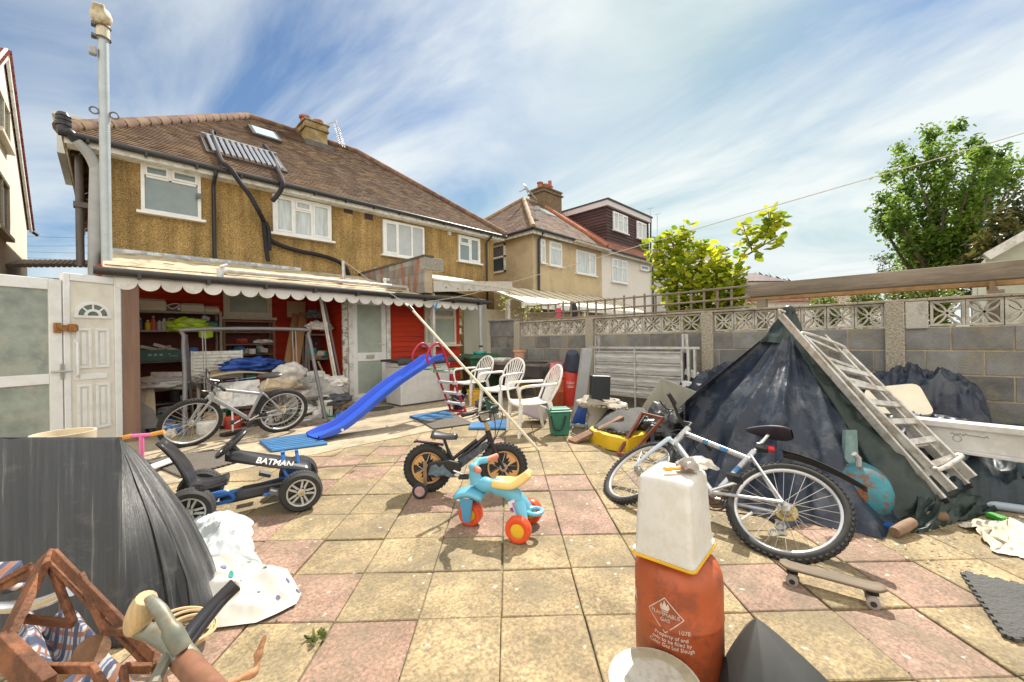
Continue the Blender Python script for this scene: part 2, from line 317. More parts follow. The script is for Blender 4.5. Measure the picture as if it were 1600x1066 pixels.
for i in range(-22,22):
    for j in range(-18,22):
        p=ORG+ca*(i*SLAB)+cb*(j*SLAB); c=p+(ca+cb)*SLAB/2
        if c.x>6.9 or c.x<-6 or c.y>5.3 or c.y<-6: continue
        g=.0025+R.random()*.003; h=R.uniform(-.003,.005); tl=[R.uniform(-.003,.003) for _ in range(4)]
        jx=R.uniform(-.003,.003);jy=R.uniform(-.003,.003)
        cs=[p+ca*(g+jx)+cb*(g+jy),p+ca*(SLAB-g+jx)+cb*(g+jy),p+ca*(SLAB-g+jx)+cb*(SLAB-g+jy),p+ca*(g+jx)+cb*(SLAB-g+jy)]
        cs=clip_y(cs,4.92); cs=[Vector((min(q.x,6.54),q.y,0)) for q in cs]
        if len(cs)<3: continue
        pk=(i,j) in pink
        t=R.uniform(.76,1) if pk else R.uniform(0,.58)
        ce=sum(cs,Vector())/len(cs); n=len(cs)
        top=[q+(ce-q).normalized()*.007+Vector((0,0,h+tl[k%4])) for k,q in enumerate(cs)]; mid=[q+Vector((0,0,h-.004+tl[k%4])) for k,q in enumerate(cs)]; bot=[q+Vector((0,0,-.03)) for q in cs]
        m.add(bot+mid+top,[tuple(range(2*n,3*n))[::-1]]+[(k,(k+1)%n,n+(k+1)%n,n+k)[::-1] for k in range(n)]+[(n+k,n+(k+1)%n,2*n+(k+1)%n,2*n+k)[::-1] for k in range(n)],t)
o=tag(m.build('paving',slabmat()),kind='structure')
# ---------- roofs and windows ----------
def tiled(mb,a,b,c,d,gauge=.1,tw=.165,lift=.018):   # eave a->b, top c (above a) -> d (above b)
    a,b,c,d=[Vector(q) for q in (a,b,c,d)]; e=(b-a).normalized(); nrm=e.cross((c-a)); nrm=(nrm-e*nrm.dot(e)).normalized()
    if nrm.z<0: nrm=-nrm
    up=nrm.cross(e).normalized(); up=up if up.z>0 else -up
    Ls=(c-a).dot(up); n=max(1,int(Ls/gauge))
    def edge(P,Q,t): return P+(Q-P)*t
    for i in range(n):
        t0=i/n;t1=(i+1)/n
        l0=edge(a,c,t0);r0=edge(b,d,t0);l1=edge(a,c,t1);r1=edge(b,d,t1)
        s0=(l0-a).dot(e);s1=(r0-a).dot(e);u0=(l1-a).dot(e);u1=(r1-a).dot(e)
        lo=min(s0,u0);hi=max(s1,u1);x=math.floor(lo/tw)*tw+(tw/2 if i%2 else 0)-tw
        base0=a+up*(t0*Ls);base1=a+up*(t1*Ls)
        while x<hi:
            q0,q1=max(x,s0),min(x+tw,s1);w0,w1=max(x,u0),min(x+tw,u1)
            if q1>q0 or w1>w0:
                q1=max(q1,q0);w1=max(w1,w0)
                lf=lift*R.uniform(.8,1.25)
                A=base0+e*q0+nrm*lf;B=base0+e*q1+nrm*lf;C=base1+e*w1+nrm*.001;D=base1+e*w0+nrm*.001
                if C.z>0: mb.add([A,B,C,D,base0+e*q0-nrm*.01,base0+e*q1-nrm*.01],[(0,1,2,3),(4,5,1,0)],R.random())
            x+=tw
def ridge(mb,p,q,r=.11,seg=.33):
    p=Vector(p);q=Vector(q);n=max(1,int((q-p).length/seg)); d=(q-p)/n
    for i in range(n): mb.tube([p+d*i+Vector((0,0,-.01)),p+d*(i+1.04)+Vector((0,0,.005))],[r*1.04,r*.93],10,tone=R.random())
def rect_frame(mb,x0,x1,z0,z1,y,t,dp):
    mb.box(x0,x1,y-dp,y,z0,z0+t); mb.box(x0,x1,y-dp,y,z1-t,z1); mb.box(x0,x0+t,y-dp,y,z0+t,z1-t); mb.box(x1-t,x1,y-dp,y,z0+t,z1-t)
def window(parent,x0,x1,z0,z1,y,cells,glass,fr=W_UPVC,sill=True,name='window',t=.055):
    """cells: (u0,u1,v0,v1,opens) in 0..1 of the opening"""
    f=MB(); rect_frame(f,x0,x1,z0,z1,y,t,.06); ix0,ix1,iz0,iz1=x0+t,x1-t,z0+t,z1-t; gl=MB(); sh=MB()
    for (u0,u1,v0,v1,op) in cells:
        a,b=ix0+(ix1-ix0)*u0,ix0+(ix1-ix0)*u1; c,d=iz0+(iz1-iz0)*v0,iz0+(iz1-iz0)*v1
        if u0>0: f.box(a-.022,a+.022,y-.058,y,c,d)
        if v0>0: f.box(a+.0221,b-.0221,y-.056,y,c-.022,c+.022)
        a2,b2,c2,d2=a+(.024 if u0>0 else 0),b-(.024 if u1<1 else 0),c+(.024 if v0>0 else 0),d-(.024 if v1<1 else 0)
        if op: rect_frame(sh,a2,b2,c2,d2,y,.04,.075); a2+=.04;b2-=.04;c2+=.04;d2-=.04
        gl.box(a2-.003,b2+.003,y-.03,y+.01,c2-.003,d2+.003)
    if sill: f.box(x0-.07,x1+.07,y-.13,y,z0-.05,z0-.001)
    o=f.build(name,fr,parent); gl.build('pane',glass,o)
    if sh.v: sh.build('sash',fr,o)
    return o
def winpx(parent,p0,p1,y,cells,glass,**k):
    a=aty(*p0,y); b=aty(*p1,y); return window(parent,min(a.x,b.x),max(a.x,b.x),min(a.z,b.z),max(a.z,b.z),y,cells,glass,**k)
TILE=mat('brown_plain_tiles',(.15,.1,.07),.9,var=.22,scale=1.6,tone=.2,bump=.2,stain=(.24,.16,.075),stain_s=1.6,stain_a=.3,spec=.2)
RIDGE=mat('red_brown_ridge_tiles',(.155,.085,.06),.85,var=.25,tone=.3,stain=(.24,.17,.08),stain_s=3,stain_a=.5)
PEB=pebble('golden_pebbledash',(.24,.145,.045),(.45,.29,.095),(.6,.43,.2),85)
# ---------- our house: rear wall in the plane y=10.6 ----------
HX0,HX1,HY,HYB=-.22,9.73,10.6,18.6; EZ=4.98; RZ=8.33
H=thing('semi_detached_house','golden pebbledashed semi detached house with brown tiled hip roof behind the red lean-to','house',(HX0,HY,0))
m=MB(); m.box(HX0,HX1,HY,HYB,0,EZ); wall=m.build('wall',PEB,H)
m=MB(); ov=.32
tiled(m,(HX0-ov,HY-ov,EZ+.02),(HX1+ov,HY-ov,EZ+.02),(HX0+3.35,14.6,RZ),(HX1-3.15,14.6,RZ))
tiled(m,(HX0-ov,HYB+ov,EZ+.02),(HX0-ov,HY-ov,EZ+.02),(HX0+3.35,14.6,RZ),(HX0+3.35,14.6,RZ),.2,.3)
tiled(m,(HX1+ov,HYB+ov,EZ+.02),(HX1+ov,HY-ov,EZ+.02),(HX1-3.15,14.6,RZ),(HX1-3.15,14.6,RZ),.2,.3)
tiled(m,(HX0-ov,HYB+ov,EZ+.02),(HX1+ov,HYB+ov,EZ+.02),(HX0+3.35,14.6,RZ),(HX1-3.15,14.6,RZ),.3,.5)
roof=m.build('roof',TILE,H)
m=MB(); ridge(m,(HX0+3.35,14.6,RZ+.03),(HX1-3.15,14.6,RZ+.03)); ridge(m,(HX0-ov,HY-ov,EZ+.05),(HX0+3.35,14.6,RZ+.03),.12); ridge(m,(HX1+ov,HY-ov,EZ+.05),(HX1-3.15,14.6,RZ+.03)); m.build('ridge_tiles',RIDGE,roof)
# chimney straddling the ridge
cx0=aty(478,200,14.0).x; cx1=aty(512,215,14.0).x; cx=(cx0+cx1)/2; cw=(cx1-cx0)/2; ctp=aty(480,186,14.0).z
CHM=mat('yellow_brown_render',(.27,.19,.075),.9,var=.35,scale=5,bump=.5,stain=(.45,.42,.33),stain_s=1.5,stain_a=.6)
m=MB(); m.box(cx-cw,cx+cw,14.0,15.0,7.2,ctp-.25); m.box(cx-cw-.05,cx+cw+.05,13.95,15.05,ctp-.25,ctp-.2); m.box(cx-cw-.02,cx+cw+.02,13.98,15.02,ctp-.2,ctp-.03); m.box(cx-cw-.07,cx+cw+.07,13.93,15.07,ctp-.03,ctp+.02); chm=m.build('chimney',CHM,roof,bevel=.02)
for dx in (-.24,.18): m=MB(); m.lathe([(.12,ctp),(.14,ctp+.1),(.13,ctp+.17),(.18,ctp+.19),(.18,ctp+.25),(.14,ctp+.26),(.11,ctp+.1)],16,Matrix.Translation((cx+dx,14.4,0)),cap=False); m.build('chimney_pot',mat('terracotta_pot',(.36,.13,.08),.8,var=.25),chm)
m=MB(); m.box(cx-cw-.1,cx+cw+.1,13.75,14.0,7.62,7.86); m.build('lead_flashing',mat('lead',(.12,.11,.1),.7,var=.3),roof)
# skylight
def on_roof(px,py):                     # where that sight line meets the rear slope
    n=Vector((0,-(RZ-EZ),14.6-HY+ov)); r=ray(px,py); p0=Vector((0,HY-ov,EZ+.02)); return CP+r*((p0-CP).dot(n)/r.dot(n))
SN=Vector((0,-(RZ-EZ),14.6-HY+ov)).normalized(); SU=Vector((0,14.6-HY+ov,RZ-EZ)).normalized()
def roofM(p): return Matrix(((1,SU.x,SN.x,p.x),(0,SU.y,SN.y,p.y),(0,SU.z,SN.z,p.z),(0,0,0,1)))
p=on_roof(413,212); m=MB(roofM(p)); m.box(-.36,.36,-.42,.42,0,.09); sk=m.build('skylight',mat('dark_flashing',(.06,.05,.05),.5),roof)
m=MB(roofM(p)); m.box(-.28,.28,-.34,.34,.092,.1); m.build('pane',mat('skylight_glass',(.45,.6,.62),.1,spec=.8),roof)
# fascia, gutter and pipes
m=MB(); m.box(HX0-ov+.04,HX1+ov-.04,HY-ov+.03,HY-ov+.055,EZ-.17,EZ-.01); m.box(HX0-ov+.04,HX1+ov-.04,HY-ov+.06,HY-.001,EZ-.17,EZ-.15); m.box(HX0-ov+.03,HX0-ov+.055,HY-ov+.06,HYB,EZ-.17,EZ-.01); m.build('fascia',W_OLD,H)
m=MB(); m.tube([(HX0-ov-.03,HY-ov-.03,EZ-.035),(HX1+ov,HY-ov-.03,EZ-.055)],.055,10)
for k in range(14): xx=HX0+k*.76; m.box(xx-.02,xx+.02,HY-ov-.095,HY-ov+.03,EZ-.115,EZ-.04)
m.build('gutter',BLACK_PL,H)
def pipe(name,pts,r,mt,par,n=10): mm=MB(); mm.tube(pts,r,n); return mm.build(name,mt,par)
dx=aty(334,330,HY-.08).x
pipe('drainpipe',[(dx,HY-ov-.03,EZ-.07),(dx,HY-ov-.03,EZ-.16),(dx,HY-.09,EZ-.3),(dx,HY-.09,3.05),(dx+.08,HY-.1,2.98),(dx+1.7,HY-.1,2.86)],.038,BLACK_PL,H)
dx2=aty(760,385,HY-.08).x
pipe('drainpipe',[(dx2,HY-ov-.03,EZ-.07),(dx2,HY-ov-.03,EZ-.16),(dx2,HY-.09,EZ-.3),(dx2,HY-.09,2.4)],.038,BLACK_PL,H)
# windows
winpx(H,(219,252),(314,345),HY,[(0,.47,.74,1,1),(.47,1,.74,1,1),(0,1,0,.74,0)],GLASS_O)
winpx(H,(425,303),(517,378),HY,[(0,.33,0,1,1),(.33,.66,.72,1,1),(.33,.66,0,.72,0),(.66,1,0,1,1)],CURT)
def bl(px,w,t=.5): pass
w3=winpx(H,(597,343),(662,407),HY,[(0,.33,0,1,1),(.33,.7,0,1,0),(.7,1,0,1,0)],BLIND)
winpx(H,(715,367),(749,413),HY,[(0,.5,.68,1,1),(0,.5,0,.68,0),(.5,1,0,1,1)],GLASS_O)
for q in ((544,329),(576,339)): p=aty(*q,HY); m=MB(); m.box(p.x-.12,p.x+.12,HY-.012,HY,p.z-.08,p.z+.08); [m.box(p.x-.1+.04*k,p.x-.085+.04*k,HY-.017,HY-.012,p.z-.06,p.z+.06) for k in range(6)]; m.build('air_brick',mat('dark_air_brick',(.06,.045,.045),.7),H)
p=aty(701,365,HY); m=MB(); m.box(p.x-.06,p.x+.06,HY-.05,HY,p.z-.06,p.z+.06); m.box(p.x-.04,p.x+.04,HY-.09,HY-.05,p.z-.02,p.z+.05); m.build('vent_cowl',W_OLD,H,bevel=.01)
p=aty(311,307,HY-.12); m=MB(); m.box(p.x-.04,p.x+.04,HY-.1,HY,p.z-.03,p.z+.07); m.tube([(p.x+.01,HY-.2,p.z-.04),(p.x+.01,HY-.06,p.z)],.035,12); m.build('security_camera',mat('camera_grey',(.16,.17,.18),.4),H)
m=MB(); m.box(HX0+.2,3.3,HY-.16,HY-.005,2.98,3.1); m.build('painted_ledge',mat('blue_grey_paint',(.36,.42,.46),.6,var=.1,stain=(.75,.77,.78),stain_s=5,stain_a=.8),H,bevel=.01)
# soil pipe with black vent top at the left corner
p0=aty(147,405,HY-.2); p1=aty(149,262,HY-.2); p2=aty(138,240,HY-.25); p3=aty(120,220,HY-.3); p4=aty(107,207,HY-.35); p5=aty(99,195,HY-.35)
pipe('soil_pipe',path([(p0.x,p0.y,0),p0,(p1.x,p1.y,p1.z-.2),p1,p2,p3],4),.085,GREY_PL,H)
m=MB(); m.tube(path([p3,p4,(p5.x,p5.y,p5.z-.12),p5],4),.08,12); m.lathe([(.1,-.02),(.1,.03),(.085,.04),(.085,.06),(.1,.07),(.1,.1),(.085,.11),(.085,.13),(.1,.14),(.07,.2),(0,.21)],14,Matrix.Translation(p5)); m.build('soil_vent',BLACK_PL,H)
m=MB(); q=aty(139,290,HY+1.5); m.tube([(HX0-.14,HY+.5,EZ-.1),(HX0-.14,HY+.5,3.9),(HX0-.14,HY+.5,2.8)],.06,10); m.box(HX0-.22,HX0-.001,HY+.42,HY+.58,3.9,4.0); m.build('flank_pipe',mat('dark_grey_pipe',(.13,.12,.12),.5),H)
# dormer cheek on the far-left hip
m=MB(); a=aty(113,190,13.2); m.box(HX0-.5,HX0+.9,12.6,15.0,5.35,6.1); m.box(HX0-.56,HX0+.98,12.5,15.1,6.1,6.17); m.build('side_dormer',mat('dormer_white',(.62,.64,.6),.6,var=.08),H)
# solar tube collector and its pipes
p=on_roof(382,243); C=thing('solar_collector','evacuated tube solar water heater lying on the tiled roof slope','solar panel',M=roofM(p))
m=MB(); m.box(-.78,.78,.5,.56,.05,.12); m.build('manifold',mat('manifold_grey',(.4,.4,.4),.35,metal=.5),C,local=True)
m=MB(); m.box(-.8,-.74,-.58,.56,.0,.05); m.box(.74,.8,-.58,.56,.0,.05); m.box(-.8,.8,-.6,-.55,.0,.06); m.build('frame',mat('dark_frame',(.1,.09,.09),.5),C,local=True)
tb=mat('glass_tube',(.62,.62,.64),.16,metal=.85,var=.15)
for k in range(12):
    xx=-.66+k*.12; m=MB(); m.tube([(xx,-.6,.08),(xx,.5,.085)],.042,12); m.build('tube',tb,C,local=True)
P_=[on_roof(*q)+SN*.08 for q in ((338,213),(330,212),(336,232),(346,258),(358,268))]+[aty(*q,HY-ov-.16) for q in ((372,281),(390,305),(404,330))]+[aty(*q,HY-.1) for q in ((412,346),(420,372),(440,384),(470,393),(500,399),(525,407),(540,418),(548,440))]
m=MB(); m.tube(path(P_,4),.05,9)
Q_=[on_roof(*q)+SN*.08 for q in ((412,232),(424,248),(432,268))]+[aty(*q,HY-ov-.18) for q in ((442,284),(437,300),(426,314))]
m.tube(path(Q_,4),.05,9)
m.tube(path([aty(*q,HY-.12) for q in ((412,348),(414,368),(416,390),(419,408))],4),.045,9); m.tube(path([aty(*q,HY-.15) for q in ((415,347),(420,360),(421,391))],4),.04,9)
o=m.build('insulated_pipe',mat('black_foam_lagging',(.018,.016,.02),.8,var=.3)); tag(o,'thick black lagged pipe looping from the solar collector down the pebbledash','pipe')
# television aerial on the chimney
a=aty(512,196,14.1); t=thing('tv_aerial','thin rooftop television aerial beside the yellow brown chimney','aerial',a)
m=MB(); b=aty(524,190,14.1); c=aty(535,230,14.1)
m.tube([a-Vector((0,0,.2)),a+Vector((0,0,.12))],.02,6); m.tube([a+Vector((0,0,.05)),b],.018,6); m.build('mast',STEEL,t)
m=MB(); m.tube([b+Vector((0,0,.1)),c],.015,6)
for k in range(10): q=b.lerp(c,.2+.08*k); m.tube([q-Vector((.16,.1,0)),q+Vector((.16,.1,0))],.008,5)
m.build('elements',STEEL,t)
# ---------- tall pole on the lean-to roof ----------
pb=aty(167,420,8.85); t=thing('metal_pole','tall pale grey metal pole with a broken taped top above the lean-to','pole',(pb.x,pb.y,2.3)); ptop=6.15
ptz=aty(158,36,8.85).z; PX=aty(162,200,8.85).x
m=MB(); m.tube([(pb.x,8.85,2.3),(pb.x,8.85,ptz-.25)],.064,16); m.build('shaft',mat('blue_grey_steel',(.4,.45,.47),.4,metal=.3,var=.1),t)
m=MB(); m.tube([(pb.x,8.85,ptz-.25),(pb.x,8.85,ptz)],.08,14); m.ball((pb.x-.02,8.82,ptz+.08),.13,(1,1,1.1)); m.tube([(pb.x-.02,8.82,ptz+.02),(pb.x-.05,8.7,ptz+.2)],[.1,.07],10); m.build('taped_cap',mat('yellowed_tape',(.6,.55,.42),.6,var=.2,stain=(.35,.22,.06),stain_s=8,stain_a=.8),t)
DCL=mat('dark_clamp',(.14,.14,.14),.5,metal=.4)
for zf in (aty(165,178,8.85).z,):
    for sx in (-1,1): m=MB(); m.ring((pb.x+sx*.11,8.83,zf),.05,.012,(0,1,0),14,6); m.build('clamp_loop',DCL,t)
for zf in (ptz-.06,ptz-.24): m=MB(); m.ring((pb.x,8.85,zf),.085,.012,(0,0,1),18,6); m.box(pb.x-.13,pb.x-.08,8.8,8.9,zf-.02,zf+.02); m.build('clamp',DCL,t)
m=MB(); m.box(pb.x-.16,pb.x-.07,8.78,8.88,ptz-.55,ptz-.42); m.build('bracket',GREY_PL,t,bevel=.02)
# ---------- neighbours on the left ----------
t=thing('rendered_house','white rendered house flank with a steep gable and red tiles at the left edge','house',(-1.63,10.6,0))
m=MB(); pr=[(10.2,0),(18,0),(18,4.9),(14.6,7.95),(10.2,4.9)]; m.add([(-1.63,a,b) for a,b in pr]+[(-7,a,b) for a,b in pr],[(0,1,2,3,4),(9,8,7,6,5)]+[(i,5+i,5+(i+1)%5,(i+1)%5) for i in range(5)])
m.build('wall',mat('white_render',(.68,.64,.55),.85,var=.06,bump=.2),t)
m=MB(); tiled(m,(-7,18.3,4.72),(-1.5,18.3,4.72),(-7,14.6,8.1),(-1.5,14.6,8.1)); tiled(m,(-1.5,9.9,4.72),(-7,9.9,4.72),(-1.5,14.6,8.1),(-7,14.6,8.1)); m.build('roof',mat('red_tiles',(.3,.09,.07),.8,tone=.3),t)
m=MB(); m.beam((-1.57,18.25,4.7),(-1.57,14.6,8.02),.05,.2); m.beam((-1.57,9.9,4.7),(-1.57,14.6,8.02),.05,.2); m.build('bargeboard',W_OLD,t)
m=MB(); m.tube([(-1.55,18.3,4.68),(-1.45,18.36,4.6)],.05,8); m.build('gutter_end',BLACK_PL,t)
def flankwin(z0,z1,y0,y1):
    f=MB(); 
    f.box(-1.63,-1.56,y0,y1,z0,z0+.07);f.box(-1.63,-1.56,y0,y1,z1-.07,z1);f.box(-1.63,-1.56,y0,y0+.07,z0,z1);f.box(-1.63,-1.56,y1-.07,y1,z0,z1);f.box(-1.63,-1.565,(y0+y1)/2-.03,(y0+y1)/2+.03,z0,z1);f.box(-1.63,-1.5,y0-.06,y1+.06,z0-.08,z0)
    o=f.build('window',CREAM,t); g=MB(); g.box(-1.63,-1.6,y0+.07,y1-.07,z0+.07,z1-.07); g.build('pane',GLASS_D,o)
a=atx(10,235,-1.63); b=atx(10,175,-1.63); flankwin(a.z,b.z,a.y-1.5,a.y)
a=atx(9,372,-1.63); b=atx(9,292,-1.63); flankwin(a.z,b.z,a.y-1.6,a.y)
m=MB(); a=aty(150,408,16);b=aty(20,432,16)
p=[(a.x,16,a.z),(b.x,15,b.z)]
t=thing('garden_shed','low shed with a brown corrugated roof between the white doors and the house','shed',(b.x,15,0))
m.beam((a.x-3.0,14.5,a.z-.35),(a.x+.4,14.5,a.z-.05),.05,.05)
m=MB(); L0=Vector((a.x-3.2,14.6,2.1)); 
for k in range(46):
    u=k*.09; m.tube([(a.x-3.4+u,14.5,2.9+u*.12),(a.x-3.4+u,16.8,3.35+u*.12)],.05,6)
m.build('roof',mat('brown_corrugated',(.2,.15,.11),.8,var=.3),t)
m=MB(); m.box(a.x-3.4,a.x+.7,14.7,16.7,0,2.95); m.build('wall',WOOD,t)
# ---------- the red lean-to under a cream felt roof ----------
GY=7.5; DY=8.33; BY=9.63; LX0=-.05; LX1=6.55
T=thing('lean_to','red boarded lean-to with a cream felt roof and white scalloped trim along its gutter','lean-to',(LX0,GY,0))
def zroof(y): return 2.28+(y-GY)*.255
FELT=mat('cream_roofing_felt',(.5,.42,.28),.8,var=.18,scale=5,bump=.3,bscale=25,stain=(.12,.1,.08),stain_s=4,stain_a=.6)
m=MB()
for (xa,xb,ya,yb) in ((LX0,4.8,GY-.06,HY-.17),):
    n=9
    for i in range(n):
        u0=xa+(xb-xa)*i/n;u1=xa+(xb-xa)*(i+1)/n; dz=.006*(i%2)
        m.add([(u0,ya,zroof(ya)+dz),(u1+.03,ya,zroof(ya)+dz+.004),(u1+.03,yb,zroof(yb)+dz+.004),(u0,yb,zroof(yb)+dz),(u0,ya,zroof(ya)-.03),(u1+.03,ya,zroof(ya)-.03),(u1+.03,yb,zroof(yb)-.03),(u0,yb,zroof(yb)-.03)],[(0,1,2,3),(7,6,5,4),(4,5,1,0),(5,6,2,1),(6,7,3,2),(7,4,0,3)],R.random())
m.add([(4.83,GY-.06,zroof(GY)),(LX1,GY-.06,zroof(GY)),(LX1,GY+.2,zroof(GY)+.03),(5.0,HY-1.2,zroof(HY-1.2)),(4.83,HY-1.2,zroof(HY-1.2)),(4.83,GY-.06,zroof(GY)-.03),(LX1,GY-.06,zroof(GY)-.03),(LX1,GY+.2,zroof(GY)),(5.0,HY-1.2,zroof(HY-1.2)-.03),(4.83,HY-1.2,zroof(HY-1.2)-.03)],[(0,1,2,3,4),(9,8,7,6,5),(5,6,1,0),(6,7,2,1),(7,8,3,2)],.4)
rf=m.build('roof',FELT,T)
for i in range(14):   # lifted felt edges and debris
    m=MB(); x=R.uniform(.2,6.2);y=GY+R.uniform(0,.5) if x>4.8 else GY+R.uniform(0,2.2); l=R.uniform(.08,.35); m.obox((x,y,zroof(y)+.012),(l,R.uniform(.01,.05),.008),(.22,0,R.uniform(-.05,.05))); m.build('felt_edge',mat('dark_felt_edge',(.06,.05,.045),.9,var=.4),rf)
m=MB(); m.beam((LX0,GY-.02,2.24),(LX1,GY-.02,2.2),.03,.1); m.build('fascia',W_OLD,T)
GB=mat('dark_brown_gutter',(.035,.03,.03),.4,var=.3)
m=MB(); m.tube([(LX0-.08,GY-.11,2.265),(LX1+.1,GY-.11,2.205)],.052,10)
for k in range(9): xx=.3+k*.75; zz_=2.262-.06*xx/6.6; m.box(xx-.02,xx+.02,GY-.17,GY-.03,zz_-.075,zz_+.0)
m.build('gutter',GB,T)
# scalloped trim: half discs below a band
m=MB(); n=27; wd=(LX1-.15)/n
for i in range(n):
    x0=LX0+.1+i*wd; zt=2.2-.045*i/n; pts=[(0,zt),(0,zt-.055)]+[(wd/2-wd/2*math.cos(math.pi*k/10)*.97,zt-.055-.105*math.sin(math.pi*k/10)) for k in range(1,10)]+[(wd,zt-.055),(wd,zt)]
    M_=Matrix(((1,0,0,x0),(0,0,1,GY-.052),(0,1,0,0),(0,0,0,1))); m.prism(pts[::-1],.012,M_,R.random())
m.build('scalloped_trim',mat('white_trim',(.72,.71,.67),.6,var=.06,tone=.08,stain=(.3,.26,.2),stain_s=3,stain_a=.35),T)
RED=mat('red_painted_boards',(.5,.04,.012),.6,spec=.25,var=.15,scale=4,tone=.12,stretch=(.3,1,1),stain=(.22,.03,.02),stain_s=4,stain_a=.4)
def shiplap_x(mb,x0,x1,z0,z1,y,h=.115):     # boards along x facing -y
    z=z0
    while z<z1-.01:
        zt=min(z+h,z1); mb.add([(x0,y-.028,z),(x1,y-.028,z),(x1,y-.008,zt-.012),(x0,y-.008,zt-.012),(x1,y-.004,zt),(x0,y-.004,zt),(x0,y,z),(x1,y,z)],[(0,1,2,3),(3,2,4,5),(6,7,1,0)],R.random()); z+=h
    mb.box(x0,x1,y-.003,y+.05,z0,z1)
def shiplap_y(mb,y0,y1,z0,z1,x,h=.115):     # boards along y facing -x
    z=z0
    while z<z1-.01:
        zt=min(z+h,z1); mb.add([(x-.028,y1,z),(x-.028,y0,z),(x-.008,y0,zt-.012),(x-.008,y1,zt-.012),(x-.004,y0,zt),(x-.004,y1,zt),(x,y1,z),(x,y0,z)],[(0,1,2,3),(3,2,4,5),(6,7,1,0)],R.random()); z+=h
    mb.box(x-.003,x+.05,y0,y1,z0,z1)
d0=aty(541,465,DY).x; d1=aty(606,465,DY).x; r1=aty(712,480,DY).x
m=MB(); shiplap_x(m,d1,r1+.1,0.02,2.42,DY); shiplap_x(m,LX0,d0-.1,0.02,2.75,BY); shiplap_y(m,DY-.02,BY,0.02,2.6,d0-.12); m.box(LX0-.05,LX0,GY+.3,BY,0,2.4); m.box(r1+.1,LX1,DY+.6,DY+.65,0,2.4)
m.build('wall',RED,T)
m=MB(); m.box(LX0+.02,LX1-.3,DY-.2,DY-.1,2.38,2.46); m.box(LX0+.02,LX1-.3,GY+.04,GY+.1,2.14,2.23)
for k in range(12): xx=.2+k*.56; m.beam((xx,GY+.1,zroof(GY+.1)-.085),(xx,BY,zroof(BY)-.085),.04,.09)
m.build('rafters',WOOD,T)
PL=mat('old_post_wood',(.2,.12,.085),.8,var=.3,stretch=(1,1,.1),bump=.3)
a=aty(204,470,GY); m=MB(); m.box(a.x-.085,a.x+.085,GY-.04,GY+.06,0,2.2); m.build('post',PL,T,bevel=.008)
# door
dz=2.28
m=MB(); rect_frame(m,d0,d1,0.05,dz,DY,.09,.1); m.build('door_frame',W_OLD,T)
m=MB(); x0,x1=d0+.095,d1-.095; y=DY-.02
rect_frame(m,x0,x1,.1,dz-.1,y,.1,.05); m.box(x0+.1,x1-.1,y-.05,y,.88,1.06); dr=m.build('door',W_UPVC,T,bevel=.006)
m=MB(); m.box(x0+.099,x1-.099,y-.03,y-.015,1.06,dz-.2); m.box(x0+.099,x1-.099,y-.03,y-.015,.2,.88); m.build('glass',GLASS_G,dr)
m=MB(); m.box(x1-.07,x1-.035,y-.062,y-.05,1.05,1.28); m.tube([(x1-.05,y-.06,1.24),(x1-.05,y-.1,1.24),(x1-.17,y-.1,1.24)],.01,8); m.build('handle',W_UPVC,dr)
m=MB(); m.box(x0+.28,x1-.28,y-.062,y-.05,.93,1.01); m.build('letter_plate',mat('dull_brass',(.5,.46,.36),.4,metal=.4),dr)
m=MB(); m.box(d0-.11,d0-.005,DY-.06,DY+.04,0,2.3); m.build('peeling_post',mat('peeling_white_wood',(.66,.65,.6),.7,var=.1,stain=(.2,.15,.1),stain_s=9,stain_a=.9),T)
m=MB(); m.box(d0-.15,d1+.1,DY-.35,DY-.02,0,.06); m.build('door_step',conc,T,bevel=.01)
# windows
winpx(T,(662,478),(711,538),DY-.03,[(0,1,.72,1,1),(0,1,0,.72,0)],GLASS_G,fr=CREAM)
winpx(T,(348,452),(424,497),BY-.03,[(0,1,0,1,1)],GLASS_G,fr=CREAM,t=.06)
# corner recess shelves and frosted panel, downpipe
m=MB(); a=aty(724,500,DY-.05);b=aty(749,500,DY-.05)
m.box(a.x,b.x+.25,DY-.07,DY-.05,0,2.3); m.build('frosted_panel',mat('frosted_sheet',(.38,.37,.31),.3,var=.12,scale=2,stretch=(1,1,.4)),T)
m=MB(); 
for zf in (.9,1.15,1.45,1.68,1.95): m.box(r1+.1,a.x,DY-.02,DY+.5,zf,zf+.02)
m.build('corner_shelf',W_OLD,T)
dp=aty(750,520,GY-.1); DPX=dp.x
m=MB(); m.tube([(DPX,GY-.12,2.19),(DPX,GY-.12,1.05),(DPX,GY-.16,.98)],.04,12); m.build('downpipe',GREY_PL,T)
m=MB(); m.tube([(DPX,GY-.12,1.16),(DPX,GY-.12,1.12)],.047,12); m.tube([(DPX,GY-.155,1.0),(DPX,GY-.165,.94)],.046,12); m.tube([(DPX,GY-.12,2.25),(DPX,GY-.12,2.13)],.05,12); m.build('pipe_collar',BLACK_PL,T)
m=MB(); q=[aty(*p,GY+d) for p,d in (((655,448),1.1),((700,457),.7),((735,465),.2))]; m.tube(path(q+[Vector((DPX,GY-.05,2.27)),Vector((DPX,GY-.12,2.22))],4),.045,10); m.build('roof_pipe',mat('grey_black_pipe',(.1,.11,.12),.4),T)
